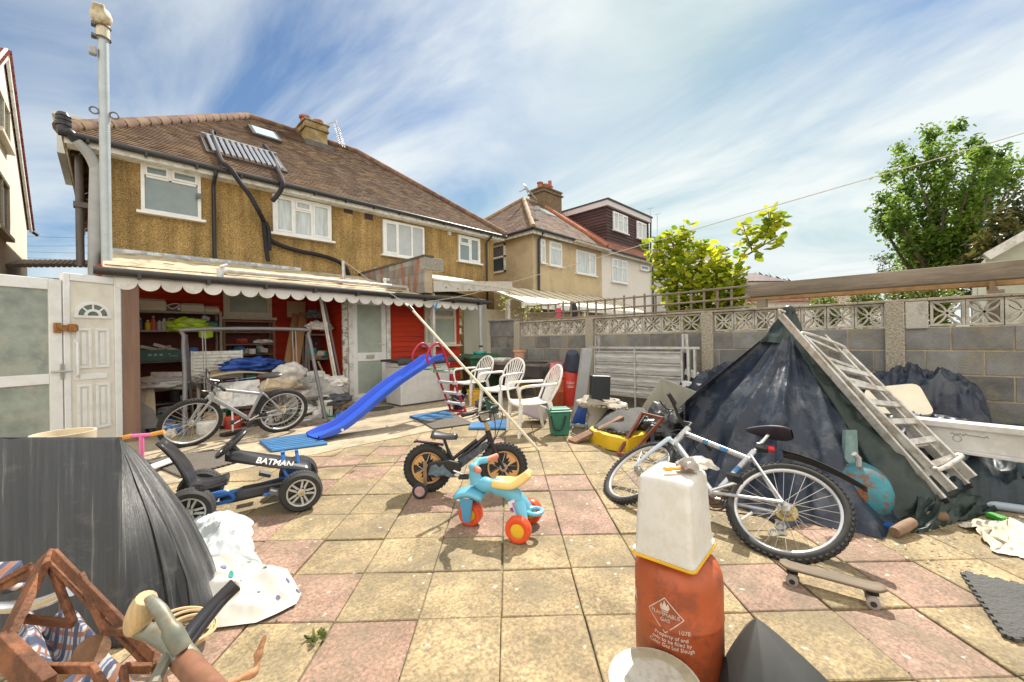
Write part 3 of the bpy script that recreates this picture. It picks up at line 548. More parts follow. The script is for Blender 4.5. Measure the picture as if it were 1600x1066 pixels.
# galvanised tube lying on the roof with its clamp
a=aty(347,423,GY+.35);b=aty(635,449,GY+.35); t=thing('scaffold_tube','long whitish galvanised tube lying along the felt roof edge with a clamp at one end','tube',a)
m=MB(); m.tube([a,b,b+Vector((.03,0,-.03)),b+Vector((.04,0,-.13))],.035,12); m.build('pipe',mat('whitish_zinc',(.55,.53,.5),.55,metal=.3,var=.2,stain=(.3,.25,.2),stain_s=12,stain_a=.5),t)
m=MB(); m.tube([a-Vector((.02,0,0)),a+Vector((.06,0,0))],.055,10); m.box(a.x-.07,a.x-.01,a.y-.08,a.y+.03,a.z-.16,a.z+.02); m.tube([(a.x,a.y-.05,a.z+.08),(a.x,a.y-.05,a.z-.12)],.015,6); m.tube([(a.x-.04,a.y-.07,a.z+.05),(a.x+.06,a.y-.02,a.z+.1)],.02,6); m.build('clamp',mat('pale_clamp',(.55,.56,.56),.5,metal=.5,var=.3),t)
a=aty(537,450,GY+1.0); t=thing('line_post','short galvanised post on the lean-to roof holding the washing line','post',(a.x,a.y,zroof(a.y)))
m=MB(); top=aty(537,408,GY+1.0); m.tube([(a.x,a.y,zroof(a.y)-.02),(a.x,a.y,top.z)],.035,10); m.build('shaft',STEEL,t)
a=aty(602,440,GY+.9); m=MB(); m.tube([(a.x,a.y,zroof(a.y)-.02),(a.x,a.y,a.z+.05)],.04,10); m.tube([(a.x-.04,a.y,a.z+.04),(a.x+.1,a.y,a.z+.04)],.035,8); tag(m.build('roof_vent',W_OLD),'small white vent pipe with a side outlet on the felt roof','vent')
# fin wall at the boundary of the two houses
BLK=mat('grey_concrete_block',(.195,.195,.188),.92,var=.28,scale=5,tone=.28,bump=.5,bscale=90,stain=(.3,.26,.17),stain_s=2.2,stain_a=.5)
MORT=mat('pale_mortar',(.4,.33,.23),.95,var=.25,bump=.4)
REN=mat('rough_grey_render',(.33,.31,.26),.95,var=.25,scale=20,bump=.9,bscale=50)
fz0,fz1=2.3,3.13
t=thing('parapet_wall','grey concrete block parapet with rust streaks rising above the lean-to roof','wall',(4.9,GY,0))
m=MB(); m.box(4.8,5.0,7.42,HY-.01,2.33,fz1-.03); m.build('core',MORT,t)
m=MB(); z=2.33; r_=0
while z<fz1-.05:
    y=7.42-(.22 if r_%2 else 0)
    while y<HY-.02:
        y0=max(y+.006,7.424);y1=min(y+.434,HY-.02)
        if y1>y0: m.box(4.792,4.8,y0,y1,z+.006,min(z+.209,fz1-.035),R.random())
        y+=.44
    z+=.215;r_+=1
m.build('blocks',mat('rust_streaked_block',(.24,.25,.24),.9,var=.3,scale=3,tone=.25,bump=.4,stain=(.3,.1,.04),stain_s=2.3,stain_a=.8,stretch=(1,2.5,.5)),t)
m=MB(); m.box(4.79,5.3,7.41,7.6,fz1-.3,fz1-.03); m.build('end_pier',REN,t,bevel=.01)
m=MB(); m.box(4.77,5.04,7.4,HY-.005,fz1-.029,fz1+.01); m.build('coping',mat('dark_felt',(.1,.09,.07),.9),t)
# neighbour canopy: perforated white beam and sloping cream roof
OW=mat('off_white_beam',(.55,.53,.48),.7,var=.12,stain=(.25,.22,.18),stain_s=6,stain_a=.5)
t=thing('patio_canopy','white patio roof on a perforated beam beyond the grey parapet','canopy',(5.4,7.6,0))
a=aty(690,447,7.4); b=aty(801,446,7.4)
m=MB(); m.beam((5.02,7.45,a.z-.02),(b.x,7.45,b.z-.02),.08,.24); m.build('beam',OW,t)
for k in range(7): m=MB(); m.tube([(5.35+k*.33,7.4,a.z-.02),(5.35+k*.33,7.42,a.z-.02)],.016,8); m.build('bolt_head',mat('dark_bolt',(.1,.08,.07),.6),t)
m=MB(); m.add([(5.01,7.4,a.z+.12),(b.x,7.4,a.z+.1),(b.x,10.2,a.z+.75),(5.01,10.2,a.z+.75),(5.01,7.4,a.z+.15),(b.x,7.4,a.z+.13),(b.x,10.2,a.z+.78),(5.01,10.2,a.z+.78)],[(3,2,1,0),(4,5,6,7),(0,1,5,4),(3,0,4,7),(1,2,6,5)]); m.build('roof',mat('cream_sheet',(.62,.57,.45),.6,var=.12),t)
m=MB(); m.box(5.05,5.11,7.5,7.6,0,a.z-.15); m.box(b.x-.1,b.x,7.5,7.6,0,a.z-.15); m.build('post',OW,t)
# ---------- block boundary wall in the plane x=6.58 ----------
WX=6.58; WT=.12
ys=[atx(px,520,WX).y for px in (806,922,1106,1398)]; ye=-1.6; pw=.11
c0=atx(1108,487,WX).z
CZ=1.66; DB=1.365      # coping underside, deco underside
B=thing('block_wall','grey concrete block garden wall topped with pierced flower blocks','wall',(WX,3,0))
posts=[(ys[0]-.06),(ys[1]),(ys[2]),(ys[3]),-1.55]
DECO=mat('pierced_block_concrete',(.5,.47,.41),.9,var=.2,scale=9,bump=.4,bscale=80,stain=(.2,.17,.12),stain_s=5,stain_a=.5)
far=atx(766,520,WX).y
m=MB(); m.box(WX+.008,WX+.1,-2.5,far,0,DB-.003); m.build('mortar',MORT,B)
m=MB(); r_=0; z=DB-.266
while z>-.05:
    y=-2.5+(.22 if r_%2 else 0.02)
    while y<far:
        y0=y+.007;y1=min(y+.44-.007,far-.004)
        bad=False
        if y1>y0+.02: m.box(WX+R.uniform(-.004,.002),WX+.03,y0,y1,max(z+.006,0),z+.254,R.random())
        y+=.44
    z-=.266;r_+=1
m.build('blocks',BLK,B,bevel=.004)
for yp in posts[1:]+[posts[0]]:
    m=MB(); m.box(WX-.05,WX+.14,yp-.085,yp+.085,0,CZ); m.build('post',mat('exposed_aggregate_post',(.4,.36,.28),.95,var=.4,scale=40,bump=1,bscale=60),B,bevel=.01)
a=posts[3]; m=MB(); m.box(WX-.03,WX+.12,a-.28,a-.09,DB-.02,CZ-.002); m.build('patched_pier',mat('whitish_render',(.5,.48,.43),.9,var=.2,bump=.5,stain=(.28,.24,.18),stain_s=6,stain_a=.6),B,bevel=.01)
# pierced blocks: frame, two crossing arcs pairs
def deco(y0,y1):
    m=MB(); z0,z1=DB+.004,CZ-.004; w_=y1-y0; h_=z1-z0; t_=.026; x0,x1=WX+.01,WX+.1
    m.box(x0,x1,y0,y1,z0,z0+t_);m.box(x0,x1,y0,y1,z1-t_,z1);m.box(x0,x1,y0,y0+t_,z0+t_,z1-t_);m.box(x0,x1,y1-t_,y1,z0+t_,z1-t_)
    def arc(pts,th=.02):
        vs=[]
        for i,p in enumerate(pts):
            a_=pts[max(i-1,0)];b_=pts[min(i+1,len(pts)-1)]; d=Vector((b_[0]-a_[0],b_[1]-a_[1])); d.normalize(); nn_=Vector((-d[1],d[0]))*th/2
            for sgn in (1,-1):
                for xx in (x0+.008,x1-.008): vs.append((xx,y0+p[0]*w_+nn_[0]*sgn,z0+p[1]*h_+nn_[1]*sgn))
        fs=[]
        for i in range(len(pts)-1):
            k=i*4; fs+=[(k,k+4,k+6,k+2),(k+1,k+3,k+7,k+5),(k,k+1,k+5,k+4),(k+2,k+6,k+7,k+3)]
        m.add(vs,fs)
    n=9
    for cxx,cyy in ((0,0),(1,1)):      # petals along both diagonals
        pass
    for (A_,B_) in (((.03,.03),(.97,.97)),((.03,.97),(.97,.03))):
        for bow in (-.17,.17):
            P1=[];dx_,dz_=B_[0]-A_[0],B_[1]-A_[1]; nx,nz_=-dz_,dx_
            for half in (0,1):
                pts=[]
                for i in range(n):
                    s_=i/(n-1); tt=(half+s_)/2; q=math.sin(math.pi*s_)*bow*.62; pts.append((A_[0]+dx_*tt+nx*q*.7,A_[1]+dz_*tt+nz_*q*.7))
                arc(pts)
    return m.build('pierced_block',DECO,B,bevel=.003)
bounds=[(posts[0]+0,posts[1]),(posts[1],posts[2]),(posts[2],posts[3])]
def row(ya,yb,n):    # ya>yb
    w_=(ya-yb)/n
    for i in range(n): deco(yb+i*w_+.003,yb+(i+1)*w_-.003)
row(posts[0]-.09,posts[1]+.09,6); row(posts[1]-.09,posts[2]+.09,6); row(posts[2]-.09,posts[3]+.09,7); row(posts[3]-.29,-1.47,5)
m=MB(); y=-2.5
while y<posts[0]+.1: m.box(WX-.03,WX+.14,y,min(y+.6,posts[0]+.1)-.004,CZ+.001,CZ+.03+R.uniform(-.003,.004)); y+=.6
m.build('coping',mat('coping_concrete',(.38,.33,.25),.9,var=.25,bump=.4,stain=(.18,.15,.1),stain_s=4,stain_a=.5),B,bevel=.006)
m=MB(); m.box(WX-.02,WX+.16,posts[0]+.1,far,DB,CZ+.06); m.box(WX-.06,WX+.2,posts[0]+.1,far+.02,CZ+.061,CZ+.1); m.build('end_pier',BLK,B,bevel=.006)
# trellis on the coping
t=thing('trellis','weathered wooden trellis fixed along the top of the block wall','trellis',(WX+.06,4,CZ))
a=atx(832,480,WX+.08); b=atx(1160,470,WX+.08); ztA=atx(880,468,WX+.08).z; tz0=CZ+.03
y0,y1=b.y-.1,a.y+.2
for zf in (.06,.2,.37):
    m=MB(); n=16
    m.tube([(WX+.075,y0+(y1-y0)*i/n,CZ+zf-.02*math.sin(i/n*math.pi)*(1 if zf>.1 else .3)) for i in range(n+1)],.017,6); m.build('rail',WOOD_G,t)
k=y0+.05
while k<y1:
    m=MB(); l=R.uniform(-.02,.02); m.box(WX+.085,WX+.105,k-.016,k+.016,CZ+.031,CZ+.39+l); m.build('batten',WOOD_G,t); k+=.2
# pergola behind the wall
PX0=7.1
t=thing('pergola','heavy weathered timber pergola beam on posts behind the block wall','pergola',(PX0,0,0))
a=atx(1178,455,PX0); b=atx(1600,424,PX0)
m=MB(); m.beam((PX0,a.y+.1,a.z),(PX0,-3.2,b.z+.02),.16,.2); m.build('beam',WOOD_G,t,bevel=.012)
m=MB(); q=atx(1240,466,PX0+.8); m.beam((PX0+.8,a.y+.3,a.z-.02),(PX0+.8,-3.2,b.z-.02),.1,.16); m.build('rear_beam',mat('orange_timber',(.36,.22,.1),.8,var=.3,bump=.3),t,bevel=.01)
for px in (1191,1556):
    q=atx(px,470,PX0+.0); m=MB(); m.box(PX0-.06,PX0+.06,q.y-.06,q.y+.06,0,q.z+.02+(.1 if px>1500 else .0)); m.build('post',WOOD_G,t)
q=atx(1500,450,PX0); m=MB()
for k in range(7): m.box(PX0+.15,PX0+.9,q.y-.3-.0,q.y-.29,1.6+k*.06,1.63+k*.06)
for k in range(9): m.box(PX0+.15+k*.09,PX0+.18+k*.09,q.y-.285,q.y-.275,1.55,2.0)
m.build('lattice',mat('brown_lattice',(.3,.2,.1),.8,var=.3),t)
# ---------- neighbouring houses beyond the wall ----------
NX,NY=11.5,10.3; c=aty(832,362,NY); 
NE=c.z+.05; N1=aty(940,400,NY).x; N2=aty(1018,400,NY).x; NB=NY+7.6; NR=NE+3.0
BUFF=mat('buff_render',(.5,.4,.25),.9,var=.12,scale=1.5,bump=.2,stain=(.35,.29,.2),stain_s=1.2,stain_a=.5)
T=thing('semi_detached_house','cream rendered semi detached house with a dark hip roof beyond the parapet','house',(NX,NY,0))
m=MB(); m.box(NX,N1,NY,NB,0,NE); m.build('wall',BUFF,T)
DT=mat('dark_brown_tiles',(.16,.1,.075),.85,var=.3,scale=2,tone=.35,stain=(.26,.17,.08),stain_s=1.5,stain_a=.4)
m=MB(); xr=NX+3.6
tiled(m,(NX-.3,NY-.3,NE),(N1,NY-.3,NE),(xr,NY+3.8,NR),(N1,NY+3.8,NR),.16,.25)
tiled(m,(NX-.3,NB+.3,NE),(NX-.3,NY-.3,NE),(xr,NY+3.8,NR),(xr,NY+3.8,NR),.16,.25)
tiled(m,(NX-.3,NB+.3,NE),(N1,NB+.3,NE),(xr,NY+3.8,NR),(N1,NY+3.8,NR),.3,.5)
roof=m.build('roof',DT,T)
m=MB(); ridge(m,(NX-.3,NY-.3,NE+.03),(xr,NY+3.8,NR+.02)); ridge(m,(NX-.3,NB+.3,NE+.03),(xr,NY+3.8,NR+.02)); ridge(m,(xr,NY+3.8,NR+.02),(N1,NY+3.8,NR+.02)); m.build('ridge_tiles',mat('lichened_ridge',(.28,.2,.12),.85,var=.3,tone=.2),roof)
m=MB(); ridge(m,(N1,NY-.3,NE+.06),(N1,NY+3.8,NR+.06),.12); m.build('party_ridge',mat('new_red_ridge',(.36,.13,.07),.8,tone=.2),roof)
q=aty(857,310,NY+3.4); m=MB(); m.box(q.x-.5,q.x+1.0,NY+3.3,NY+4.3,NE+2.2,NR+.75); m.box(q.x-.58,q.x+1.08,NY+3.22,NY+4.38,NR+.55,NR+.62); m.box(q.x-.55,q.x+1.05,NY+3.25,NY+4.35,NR+.75,NR+.82); cm=m.build('chimney',mat('sooty_brick',(.17,.12,.07),.9,var=.35,bump=.4),roof)
for dx in (-.2,.2,.62):
    m=MB(); m.lathe([(.14,NR+.82),(.16,NR+.95),(.13,NR+1.12),(.17,NR+1.14),(.17,NR+1.2)],12,Matrix.Translation((q.x+dx,NY+3.8,0)))
    if dx>.5: m.tube([(q.x+.62,NY+3.8,NR+1.1),(q.x+.62,NY+3.8,NR+1.5)],.1,8)
    m.build('chimney_pot',mat('terracotta_pot',(.36,.13,.08)),cm)
def slope_pt(px,py):
    n=Vector((0,-(NR-NE),4.1)); r=ray(px,py); p0=Vector((0,NY-.3,NE)); return CP+r*((p0-CP).dot(n)/r.dot(n))
q=slope_pt(853,332); m=MB(); m.obox(q,(.7,.9,.12),(math.atan2(NR-NE,4.1),0,0)); m.build('skylight',mat('skylight_glass',(.45,.6,.62),.1,spec=.8),roof)
q=slope_pt(839,344); m=MB(); m.tube([q,q+Vector((0,0,.45))],.09,8); m.tube([q+Vector((0,0,.4)),q+Vector((0,0,.55))],.14,8); m.build('roof_vent',GREY_PL,roof)
m=MB(); m.box(NX-.28,N1,NY-.27,NY-.24,NE-.2,NE-.03); m.box(NX-.28,NX-.25,NY-.24,NB+.2,NE-.2,NE-.03); m.build('fascia',W_OLD,T)
m=MB(); m.tube([(NX-.35,NY-.36,NE-.05),(N1,NY-.36,NE-.07)],.06,8); m.tube([(NX-.36,NY-.3,NE-.05),(NX-.36,NB+.3,NE-.06)],.06,8); dd=aty(843,400,NY-.1).x; m.tube([(dd,NY-.3,NE-.1),(dd,NY-.08,NE-.35),(dd-.05,NY-.08,2.6)],.05,8); m.build('gutter',BLACK_PL,T)
q0=aty(897,377,NY-.35);q1=aty(951,393,NY-.35); m=MB(); m.beam(q0,(q1.x,q0.y,q0.z-.03),.3,.08); m.build('gutter_board',mat('pale_board',(.45,.4,.33),.8,var=.2,stain=(.2,.16,.12),stain_s=4,stain_a=.5),T)
winpx(T,(843,373),(851,412),NY,[(0,1,.7,1,1),(0,1,0,.7,0)],CURT,name='window')
winpx(T,(857,376),(877,418),NY,[(0,1,.72,1,1),(0,1,0,.72,0)],CURT)
winpx(T,(899,390),(930,432),NY,[(0,.66,0,1,0),(.66,1,0,1,1)],CURT)
# flank window facing our house
f=MB(); a=atx(770,430,NX); b=atx(776,398,NX); y1_=a.y+.2;y0_=y1_-1.0; zA=atx(773,428,NX).z; zB=atx(773,385,NX).z
f.box(NX-.06,NX,y0_,y1_,zA,zA+.07);f.box(NX-.06,NX,y0_,y1_,zB-.07,zB);f.box(NX-.06,NX,y0_,y0_+.07,zA,zB);f.box(NX-.06,NX,y1_-.07,y1_,zA,zB);f.box(NX-.06,NX,y0_,y1_,zB-.55,zB-.48); o=f.build('window',W_OLD,T)
g=MB(); g.box(NX-.02,NX+.01,y0_+.06,y1_-.06,zA+.06,zB-.06); g.build('pane',GLASS_D,o)
# white house with the brown loft dormer
T=thing('semi_detached_house','white rendered house with a large brown clad loft dormer on its roof','house',(N1,NY,0))
m=MB(); m.box(N1+.005,N2,NY+.01,NB,0,NE); m.build('wall',mat('clean_white_render',(.66,.63,.58),.85,var=.05),T)
m=MB(); tiled(m,(N1+.1,NY-.3,NE),(N2+.2,NY-.3,NE),(N1+.1,NY+3.8,NR),(N2+.2,NY+3.8,NR),.2,.3); tiled(m,(N1,NB+.3,NE),(N2+.2,NB+.3,NE),(N1,NY+3.8,NR),(N2+.2,NY+3.8,NR),.3,.5); m.build('roof',mat('terracotta_tiles',(.33,.14,.09),.85,var=.2,tone=.25),T)
m=MB(); m.box(N1+.1,N2+.2,NY-.27,NY-.24,NE-.2,NE-.03); m.build('fascia',W_OLD,T)
m=MB(); m.tube([(N1,NY-.36,NE-.06),(N2+.2,NY-.36,NE-.08)],.06,8); dd=N2-.05; m.tube([(dd,NY-.3,NE-.1),(dd,NY-.08,NE-.3),(dd,NY-.08,2)],.05,8); m.build('gutter',BLACK_PL,T)
DYF=NY+.75; a=aty(947,318,DYF); b=aty(1013,352,DYF); dx0=a.x; dx1=b.x; dzt=a.z+.2; 
BRN=mat('brown_clad_boards',(.065,.028,.026),.6,var=.2,tone=.3)
m=MB(); m.box(dx0,dx1,DYF,NY+5,NE+.3,dzt-.35); z=NE+.3
while z<dzt-.3:
    m.add([(dx0-.02,DYF-.04,z),(dx1,DYF-.04,z),(dx1,DYF-.01,z+.15),(dx0-.02,DYF-.01,z+.15)],[(0,1,2,3)],R.random()); m.add([(dx0-.04,NY+5,z),(dx0-.04,DYF-.03,z),(dx0-.01,DYF-.03,z+.15),(dx0-.01,NY+5,z+.15)],[(0,1,2,3)],R.random()); z+=.155
dm=m.build('dormer',BRN,T)
m=MB(); m.box(dx0-.12,dx1+.1,DYF-.16,NY+5.1,dzt-.33,dzt-.06); m.build('dormer_fascia',mat('lilac_white_board',(.6,.58,.6),.6,var=.05),dm)
m=MB(); m.box(dx0-.15,dx1+.15,DYF-.22,NY+5.1,dzt-.058,dzt+.02); m.tube([(dx1+.02,DYF-.15,dzt),(dx1+.02,DYF-.1,NE+.8)],.05,8); m.build('dormer_roof',mat('dark_flat_roof',(.05,.05,.055),.7),dm)
winpx(T,(957,330),(980,367),DYF-.045,[(0,.33,0,1,1),(.33,.66,.6,1,0),(.33,.66,0,.6,0),(.66,1,0,1,1)],CURT,name='dormer_window')
winpx(T,(994,345),(1009,377),DYF-.045,[(0,.5,0,1,1),(.5,1,0,1,1)],CURT,name='dormer_window')
winpx(T,(955,403),(979,444),NY,[(0,.33,.65,1,1),(.33,.66,.65,1,0),(.66,1,.65,1,1),(0,.33,0,.65,0),(.33,.66,0,.65,0),(.66,1,0,.65,0)],CURT)
winpx(T,(1000,414),(1012,424),NY,[(0,1,0,1,0)],GLASS_O)
# satellite dish and aerials
q=aty(838,312,NY+3.2); t=thing('satellite_dish','small satellite dish on a bent arm beside the sooty chimney','dish',q)
s=aty(823,294,NY+3.2); m=MB(); m.tube([q,s],.03,6); m.tube([s,s+Vector((-.5,0,-.3))],.03,6); m.build('arm',STEEL,t); m=MB(); m.lathe([(0,.06),(.16,.03),(.26,-.05),(.25,-.06),(.15,.01),(0,.03)],16,Matrix.Translation(s)@Euler((1.2,0,.5)).to_matrix().to_4x4()); m.build('dish',GREY_PL,t)
for (px,pt,pb_,lb) in ((1016,327,372,'taller of the two thin aerials above the brown dormer'),(1027,336,370,'shorter of the two thin aerials right of the brown dormer')):
    a=aty(px,pb_+25,NY+4.5); b=aty(px,pt,NY+4.5); t=thing('tv_aerial',lb,'aerial',a); m=MB(); m.tube([a,b],.03,6); m.build('mast',STEEL,t)
    m=MB(); m.tube([b+Vector((-.5,0,-.1)),b+Vector((.4,0,.2))],.02,5)
    for k in range(5): m.tube([b+Vector((-.4+.2*k,-.12,-.06+.06*k)),b+Vector((-.4+.2*k,.12,-.06+.06*k))],.012,5)
    m.build('elements',STEEL,t)
# sloping cream canopies beyond the trellis
t=thing('patio_canopy','cream sloping patio roof with glazing bars seen over the trellis','canopy',(9,8,0))
a=aty(797,443,8.3); b=aty(1030,478,8.3); zc=aty(850,474,8.3).z
m=MB(); x0=aty(818,474,8.3).x; x1=aty(1010,470,8.3).x
m.add([(x0,8.3,zc),(x1,8.3,zc-.05),(x1,NY-.02,zc+.75),(x0-.4,NY-.02,zc+.75),(x0,8.3,zc-.03),(x1,8.3,zc-.08),(x1,NY-.02,zc+.72),(x0-.4,NY-.02,zc+.72)],[(0,1,2,3),(7,6,5,4),(4,5,1,0),(7,4,0,3),(5,6,2,1)]); m.build('roof',mat('cream_polycarbonate',(.66,.6,.45),.5,var=.08),t)
m=MB(); n=12
for i in range(n+1): u=i/n; m.beam((x0+(x1-x0)*u,8.3,zc+.01),(x0-.4+(x1-x0+.4)*u,NY-.02,zc+.765),.03,.02)
m.build('glazing_bars',mat('tan_bar',(.3,.25,.17),.7),t)
m=MB(); m.beam((x0-.1,8.28,zc-.1),(x1,8.28,zc-.14),.04,.16); m.build('beam',W_OLD,t)
for i in range(6): m=MB(); xx=x0+.2+(x1-x0-.4)*i/5; m.box(xx-.05,xx+.05,8.3,8.4,0,zc-.1); m.build('post',CREAM,t)
m=MB(); m.box(x0-.3,x1,10.0,10.2,0,2.3); m.build('rear_wall',CREAM,t)
m=MB(); m.box(WX+1.2,WX+14,4.6,8.2,.0,.02)
# clutter seen through the trellis: bright towel and dark coat
a=atx(873,490,WX+.7); m=MB(); m.obox(a,(.02,.12,.25),(0,0,.2)); tag(m.build('towel',mat('pink_towel',(.6,.06,.12),.9),bevel=.008),'small crimson cloth hanging behind the trellis','cloth')
a=atx(896,487,WX+1.5); m=MB(); m.ball(a,.16,(.5,.7,1.6)); tag(m.build('coat',mat('dark_coat',(.03,.03,.04),.9)),'dark coat hanging behind the trellis below the cream patio roof','coat')
# far houses
t=thing('dormer_house','distant house with a brown gabled dormer behind the leafy shrub','house',atd(1110,500,26))
def far_house(t,pl,pr,ytop,yb,d,mw,mr,ye):
    A=atd(pl,ye,d);B=atd(pr,ye,d);zt=atd((pl+pr)/2,ytop,d).z
    e=(B-A);e.z=0;nrm=Vector((-e.y,e.x,0)).normalized()*(1 if Vector((-e.y,e.x,0)).dot(FW)>0 else -1)*6
    m=MB(); lo=-.0
    m.add([(A.x,A.y,lo),(B.x,B.y,lo),B,A]+[Vector(q)+nrm for q in ((A.x,A.y,lo),(B.x,B.y,lo),B,A)],[(0,1,2,3),(1,5,6,2),(5,4,7,6),(4,0,3,7)]); w_=m.build('wall',mw,t)
    m=MB(); u=e.normalized()*.3; R0=A.lerp(B,.12)+nrm*.5;R1=A.lerp(B,.88)+nrm*.5;R0.z=R1.z=zt
    tiled(m,A-u-nrm*.05,B+u-nrm*.05,R0,R1,.3,.4); tiled(m,A-u+nrm*1.05,A-u-nrm*.05,R0,R0,.3,.4); tiled(m,B+u+nrm*1.05,B+u-nrm*.05,R1,R1,.3,.4); m.build('roof',mr,t)
far_house(t,1045,1130,365,470,26,mat('far_white_wall',(.6,.57,.52),.8),BRN,392)
t=thing('dormer_house','distant low house with a brown roof just above the pergola beam end','house',atd(1190,500,30)); far_house(t,1155,1225,416,470,30,mat('far_white_wall',(.6,.57,.52),.8),BRN,440)
t=thing('bungalow','distant bungalow with an orange tiled roof seen under the pergola beam','house',atd(1250,500,26)); far_house(t,1195,1290,457,480,24,mat('far_white_wall',(.6,.57,.52),.8),mat('terracotta_tiles',(.33,.14,.09)),471)
t=thing('bungalow','distant brown roofed house behind the small bushes under the pergola','house',atd(1330,500,30)); far_house(t,1270,1390,452,480,30,mat('far_white_wall',(.6,.57,.52),.8),DT,474)
# white gable edge at the far right
a=atx(1541,402,9.5); b=atx(1605,366,9.5); t=thing('conservatory','pale roof edge and cladding of an outbuilding behind the pergola at the right edge','outbuilding',(9.5,a.y,0))
e=b-a; m=MB(); m.beam(a,a+e*3,.15,.12); m.build('roof_edge',W_OLD,t)
m=MB(); m.add([(9.6,a.y,0),(9.6,a.y+e.y*3,0),a+e*3+Vector((.1,0,0)),a+Vector((.1,0,0)),(12,a.y,0),(12,a.y+e.y*3,0),a+e*3+Vector((2.5,0,0)),a+Vector((2.5,0,0))],[(3,2,1,0),(4,5,6,7),(0,4,7,3),(3,7,6,2)]); m.build('wall',mat('pale_green_cladding',(.45,.47,.38),.7,var=.1),t)
# ---------- trees and shrubs ----------
BARK=mat('bark',(.13,.1,.07),.9,var=.3,bump=.5)
def leaf(mb,p,d,n_,l,wd,tone,cup=.2):
    d=d.normalized(); s=d.cross(n_); 
    if s.length<1e-3: s=d.orthogonal()
    s.normalize(); u=s.cross(d)
    q=[p,p+d*l*.35+s*wd*.5-u*cup*wd*.0,p+d*l*.75+s*wd*.38,p+d*l,p+d*l*.75-s*wd*.38,p+d*l*.35-s*wd*.5,p+d*l*.5-u*cup*wd]
    mb.add(q,[(0,1,6),(1,2,6),(2,3,6),(3,4,6),(4,5,6),(5,0,6)],tone,False)
def rv(): 
    while 1:
        v=Vector((R.uniform(-1,1),R.uniform(-1,1),R.uniform(-1,1)))
        if .05<v.length<1: return v.normalized()
def bush(name,label,cat,base,branches,lm,n,l,wd,spread,trunk_r=.04,group=None,tone=(0,1),droop=.1,parts=('stems','foliage')):
    t=thing(name,label,cat,base,group=group); st=MB(); fo=MB()
    for br in branches:
        pts=path(br,5); k=len(pts); st.tube(pts,[trunk_r*(1-.75*i/(k-1)) for i in range(k)],7)
        for i in range(n):
            f=R.random()**.7; q=pts[min(k-1,int((.25+.75*f)*(k-1)))]; dirr=(pts[-1]-pts[-2]).normalized()
            d=(rv()+dirr*.6+Vector((0,0,.2))).normalized(); c=q+rv()*spread*R.random()**.6*(1.15-.5*f)
            c.z=max(c.z,.1); nrm=(Vector((0,0,1))+rv()*.8).normalized(); dd=(d-nrm*d.dot(nrm)); dd=dd if dd.length>.05 else d
            leaf(fo,c,dd+Vector((0,0,-droop)),nrm,l*R.uniform(.6,1.2),wd*R.uniform(.7,1.15),R.uniform(*tone))
    st.build(parts[0],BARK,t); fo.build(parts[1],lm,t); return t
YL=leafmat('yellow_green_leaf',(.09,.17,.012),(.45,.45,.03),.5)
sx=8.1
def S_(px,py,x=sx): return atx(px,py,x)
b0=Vector((sx,S_(1100,470).y,0)); br=[]
for px,py in ((1022,372),(1045,362),(1068,352),(1030,420),(1095,375),(1120,385),(1135,400),(1075,410),(1100,430),(1150,425),(1050,450),(1160,445)):
    q=S_(px,py,sx+R.uniform(-.5,.5)); br.append([b0+rv()*.05,b0.lerp(q,.5)+Vector((0,0,.35)),q])
bush('shrub','large leaved yellow green shrub spilling over the trellis','shrub',b0,br,YL,190,.17,.13,.34,.03,parts=('stems','foliage'))
br=[[b0+Vector((0,-.3,1.2)),S_(1150,420),S_(1185,370),S_(1215,330)],[S_(1175,390),S_(1168,372),S_(1160,350)],[S_(1180,375),S_(1200,350),S_(1200,328)],[S_(1165,400),S_(1190,385),S_(1212,372)],[S_(1185,370),S_(1205,352),S_(1225,342)]]
bush('tree_branch','tall leafy shoot rising above the yellow green shrub beside the washing line','shoot',b0+Vector((.1,-.3,0)),br,YL,26,.2,.13,.2,.018,parts=('stem','foliage'))
# small creeper at the wall end
q=atx(815,470,WX+.2); bush('creeper','small yellow green creeper at the far end of the block wall','plant',(q.x,q.y,0),[[(q.x,q.y,0),(q.x,q.y,1.6),atx(822,475,WX+.15)],[(q.x,q.y,1.5),atx(790,470,WX+.1),atx(785,482,WX)],[(q.x,q.y,1.5),atx(835,480,WX+.1),atx(845,485,WX)]],YL,28,.06,.045,.2,.012)
# broad tree at the right
DG=leafmat('mid_green_leaf',(.045,.1,.015),(.21,.31,.04),.5)
def tree(name,label,base,tips,lm,per,l,wd,spread,tr,group=None,tone=(0,1),fork=.35):
    t=thing(name,label,'tree',base,group=group); tk=MB(); fo=MB(); base=Vector(base)
    top=sum((Vector(q) for q in tips),Vector())/len(tips); fk=base.lerp(top,fork)
    tk.tube(path([base,base.lerp(fk,.5)+rv()*.05,fk],4),[tr*(1-.04*i) for i in range(9)],9)
    for q in tips:
        q=Vector(q); st=base.lerp(fk,R.uniform(.7,1)); mid=st.lerp(q,.5)+rv()*.25+Vector((0,0,.15)); pts=path([st,mid,q],6); k=len(pts)
        tk.tube(pts[:-3],[tr*.5*(1-.9*i/(k-1)) for i in range(k-3)],6)
        for c in range(per):
            f=.35+.65*R.random()**.8; p=pts[min(k-1,int(f*(k-1)))]; cl=p+rv()*spread*R.random()**.5*(1.25-.75*f); ct=R.uniform(*tone)
            for z in range(R.randint(12,20)):
                pp=cl+rv()*.2*R.random(); nrm=(Vector((0,0,1))+rv()*.9).normalized(); d=rv(); d=d-nrm*d.dot(nrm)
                if d.length<.1: continue
                leaf(fo,pp,d+Vector((0,0,-.35)),nrm,l*R.uniform(.6,1.2),wd*R.uniform(.7,1.2),min(1,max(0,ct+R.uniform(-.3,.3))))
    tk.build('trunk',BARK,t); fo.build('crown',lm,t); return t
TX=14.0
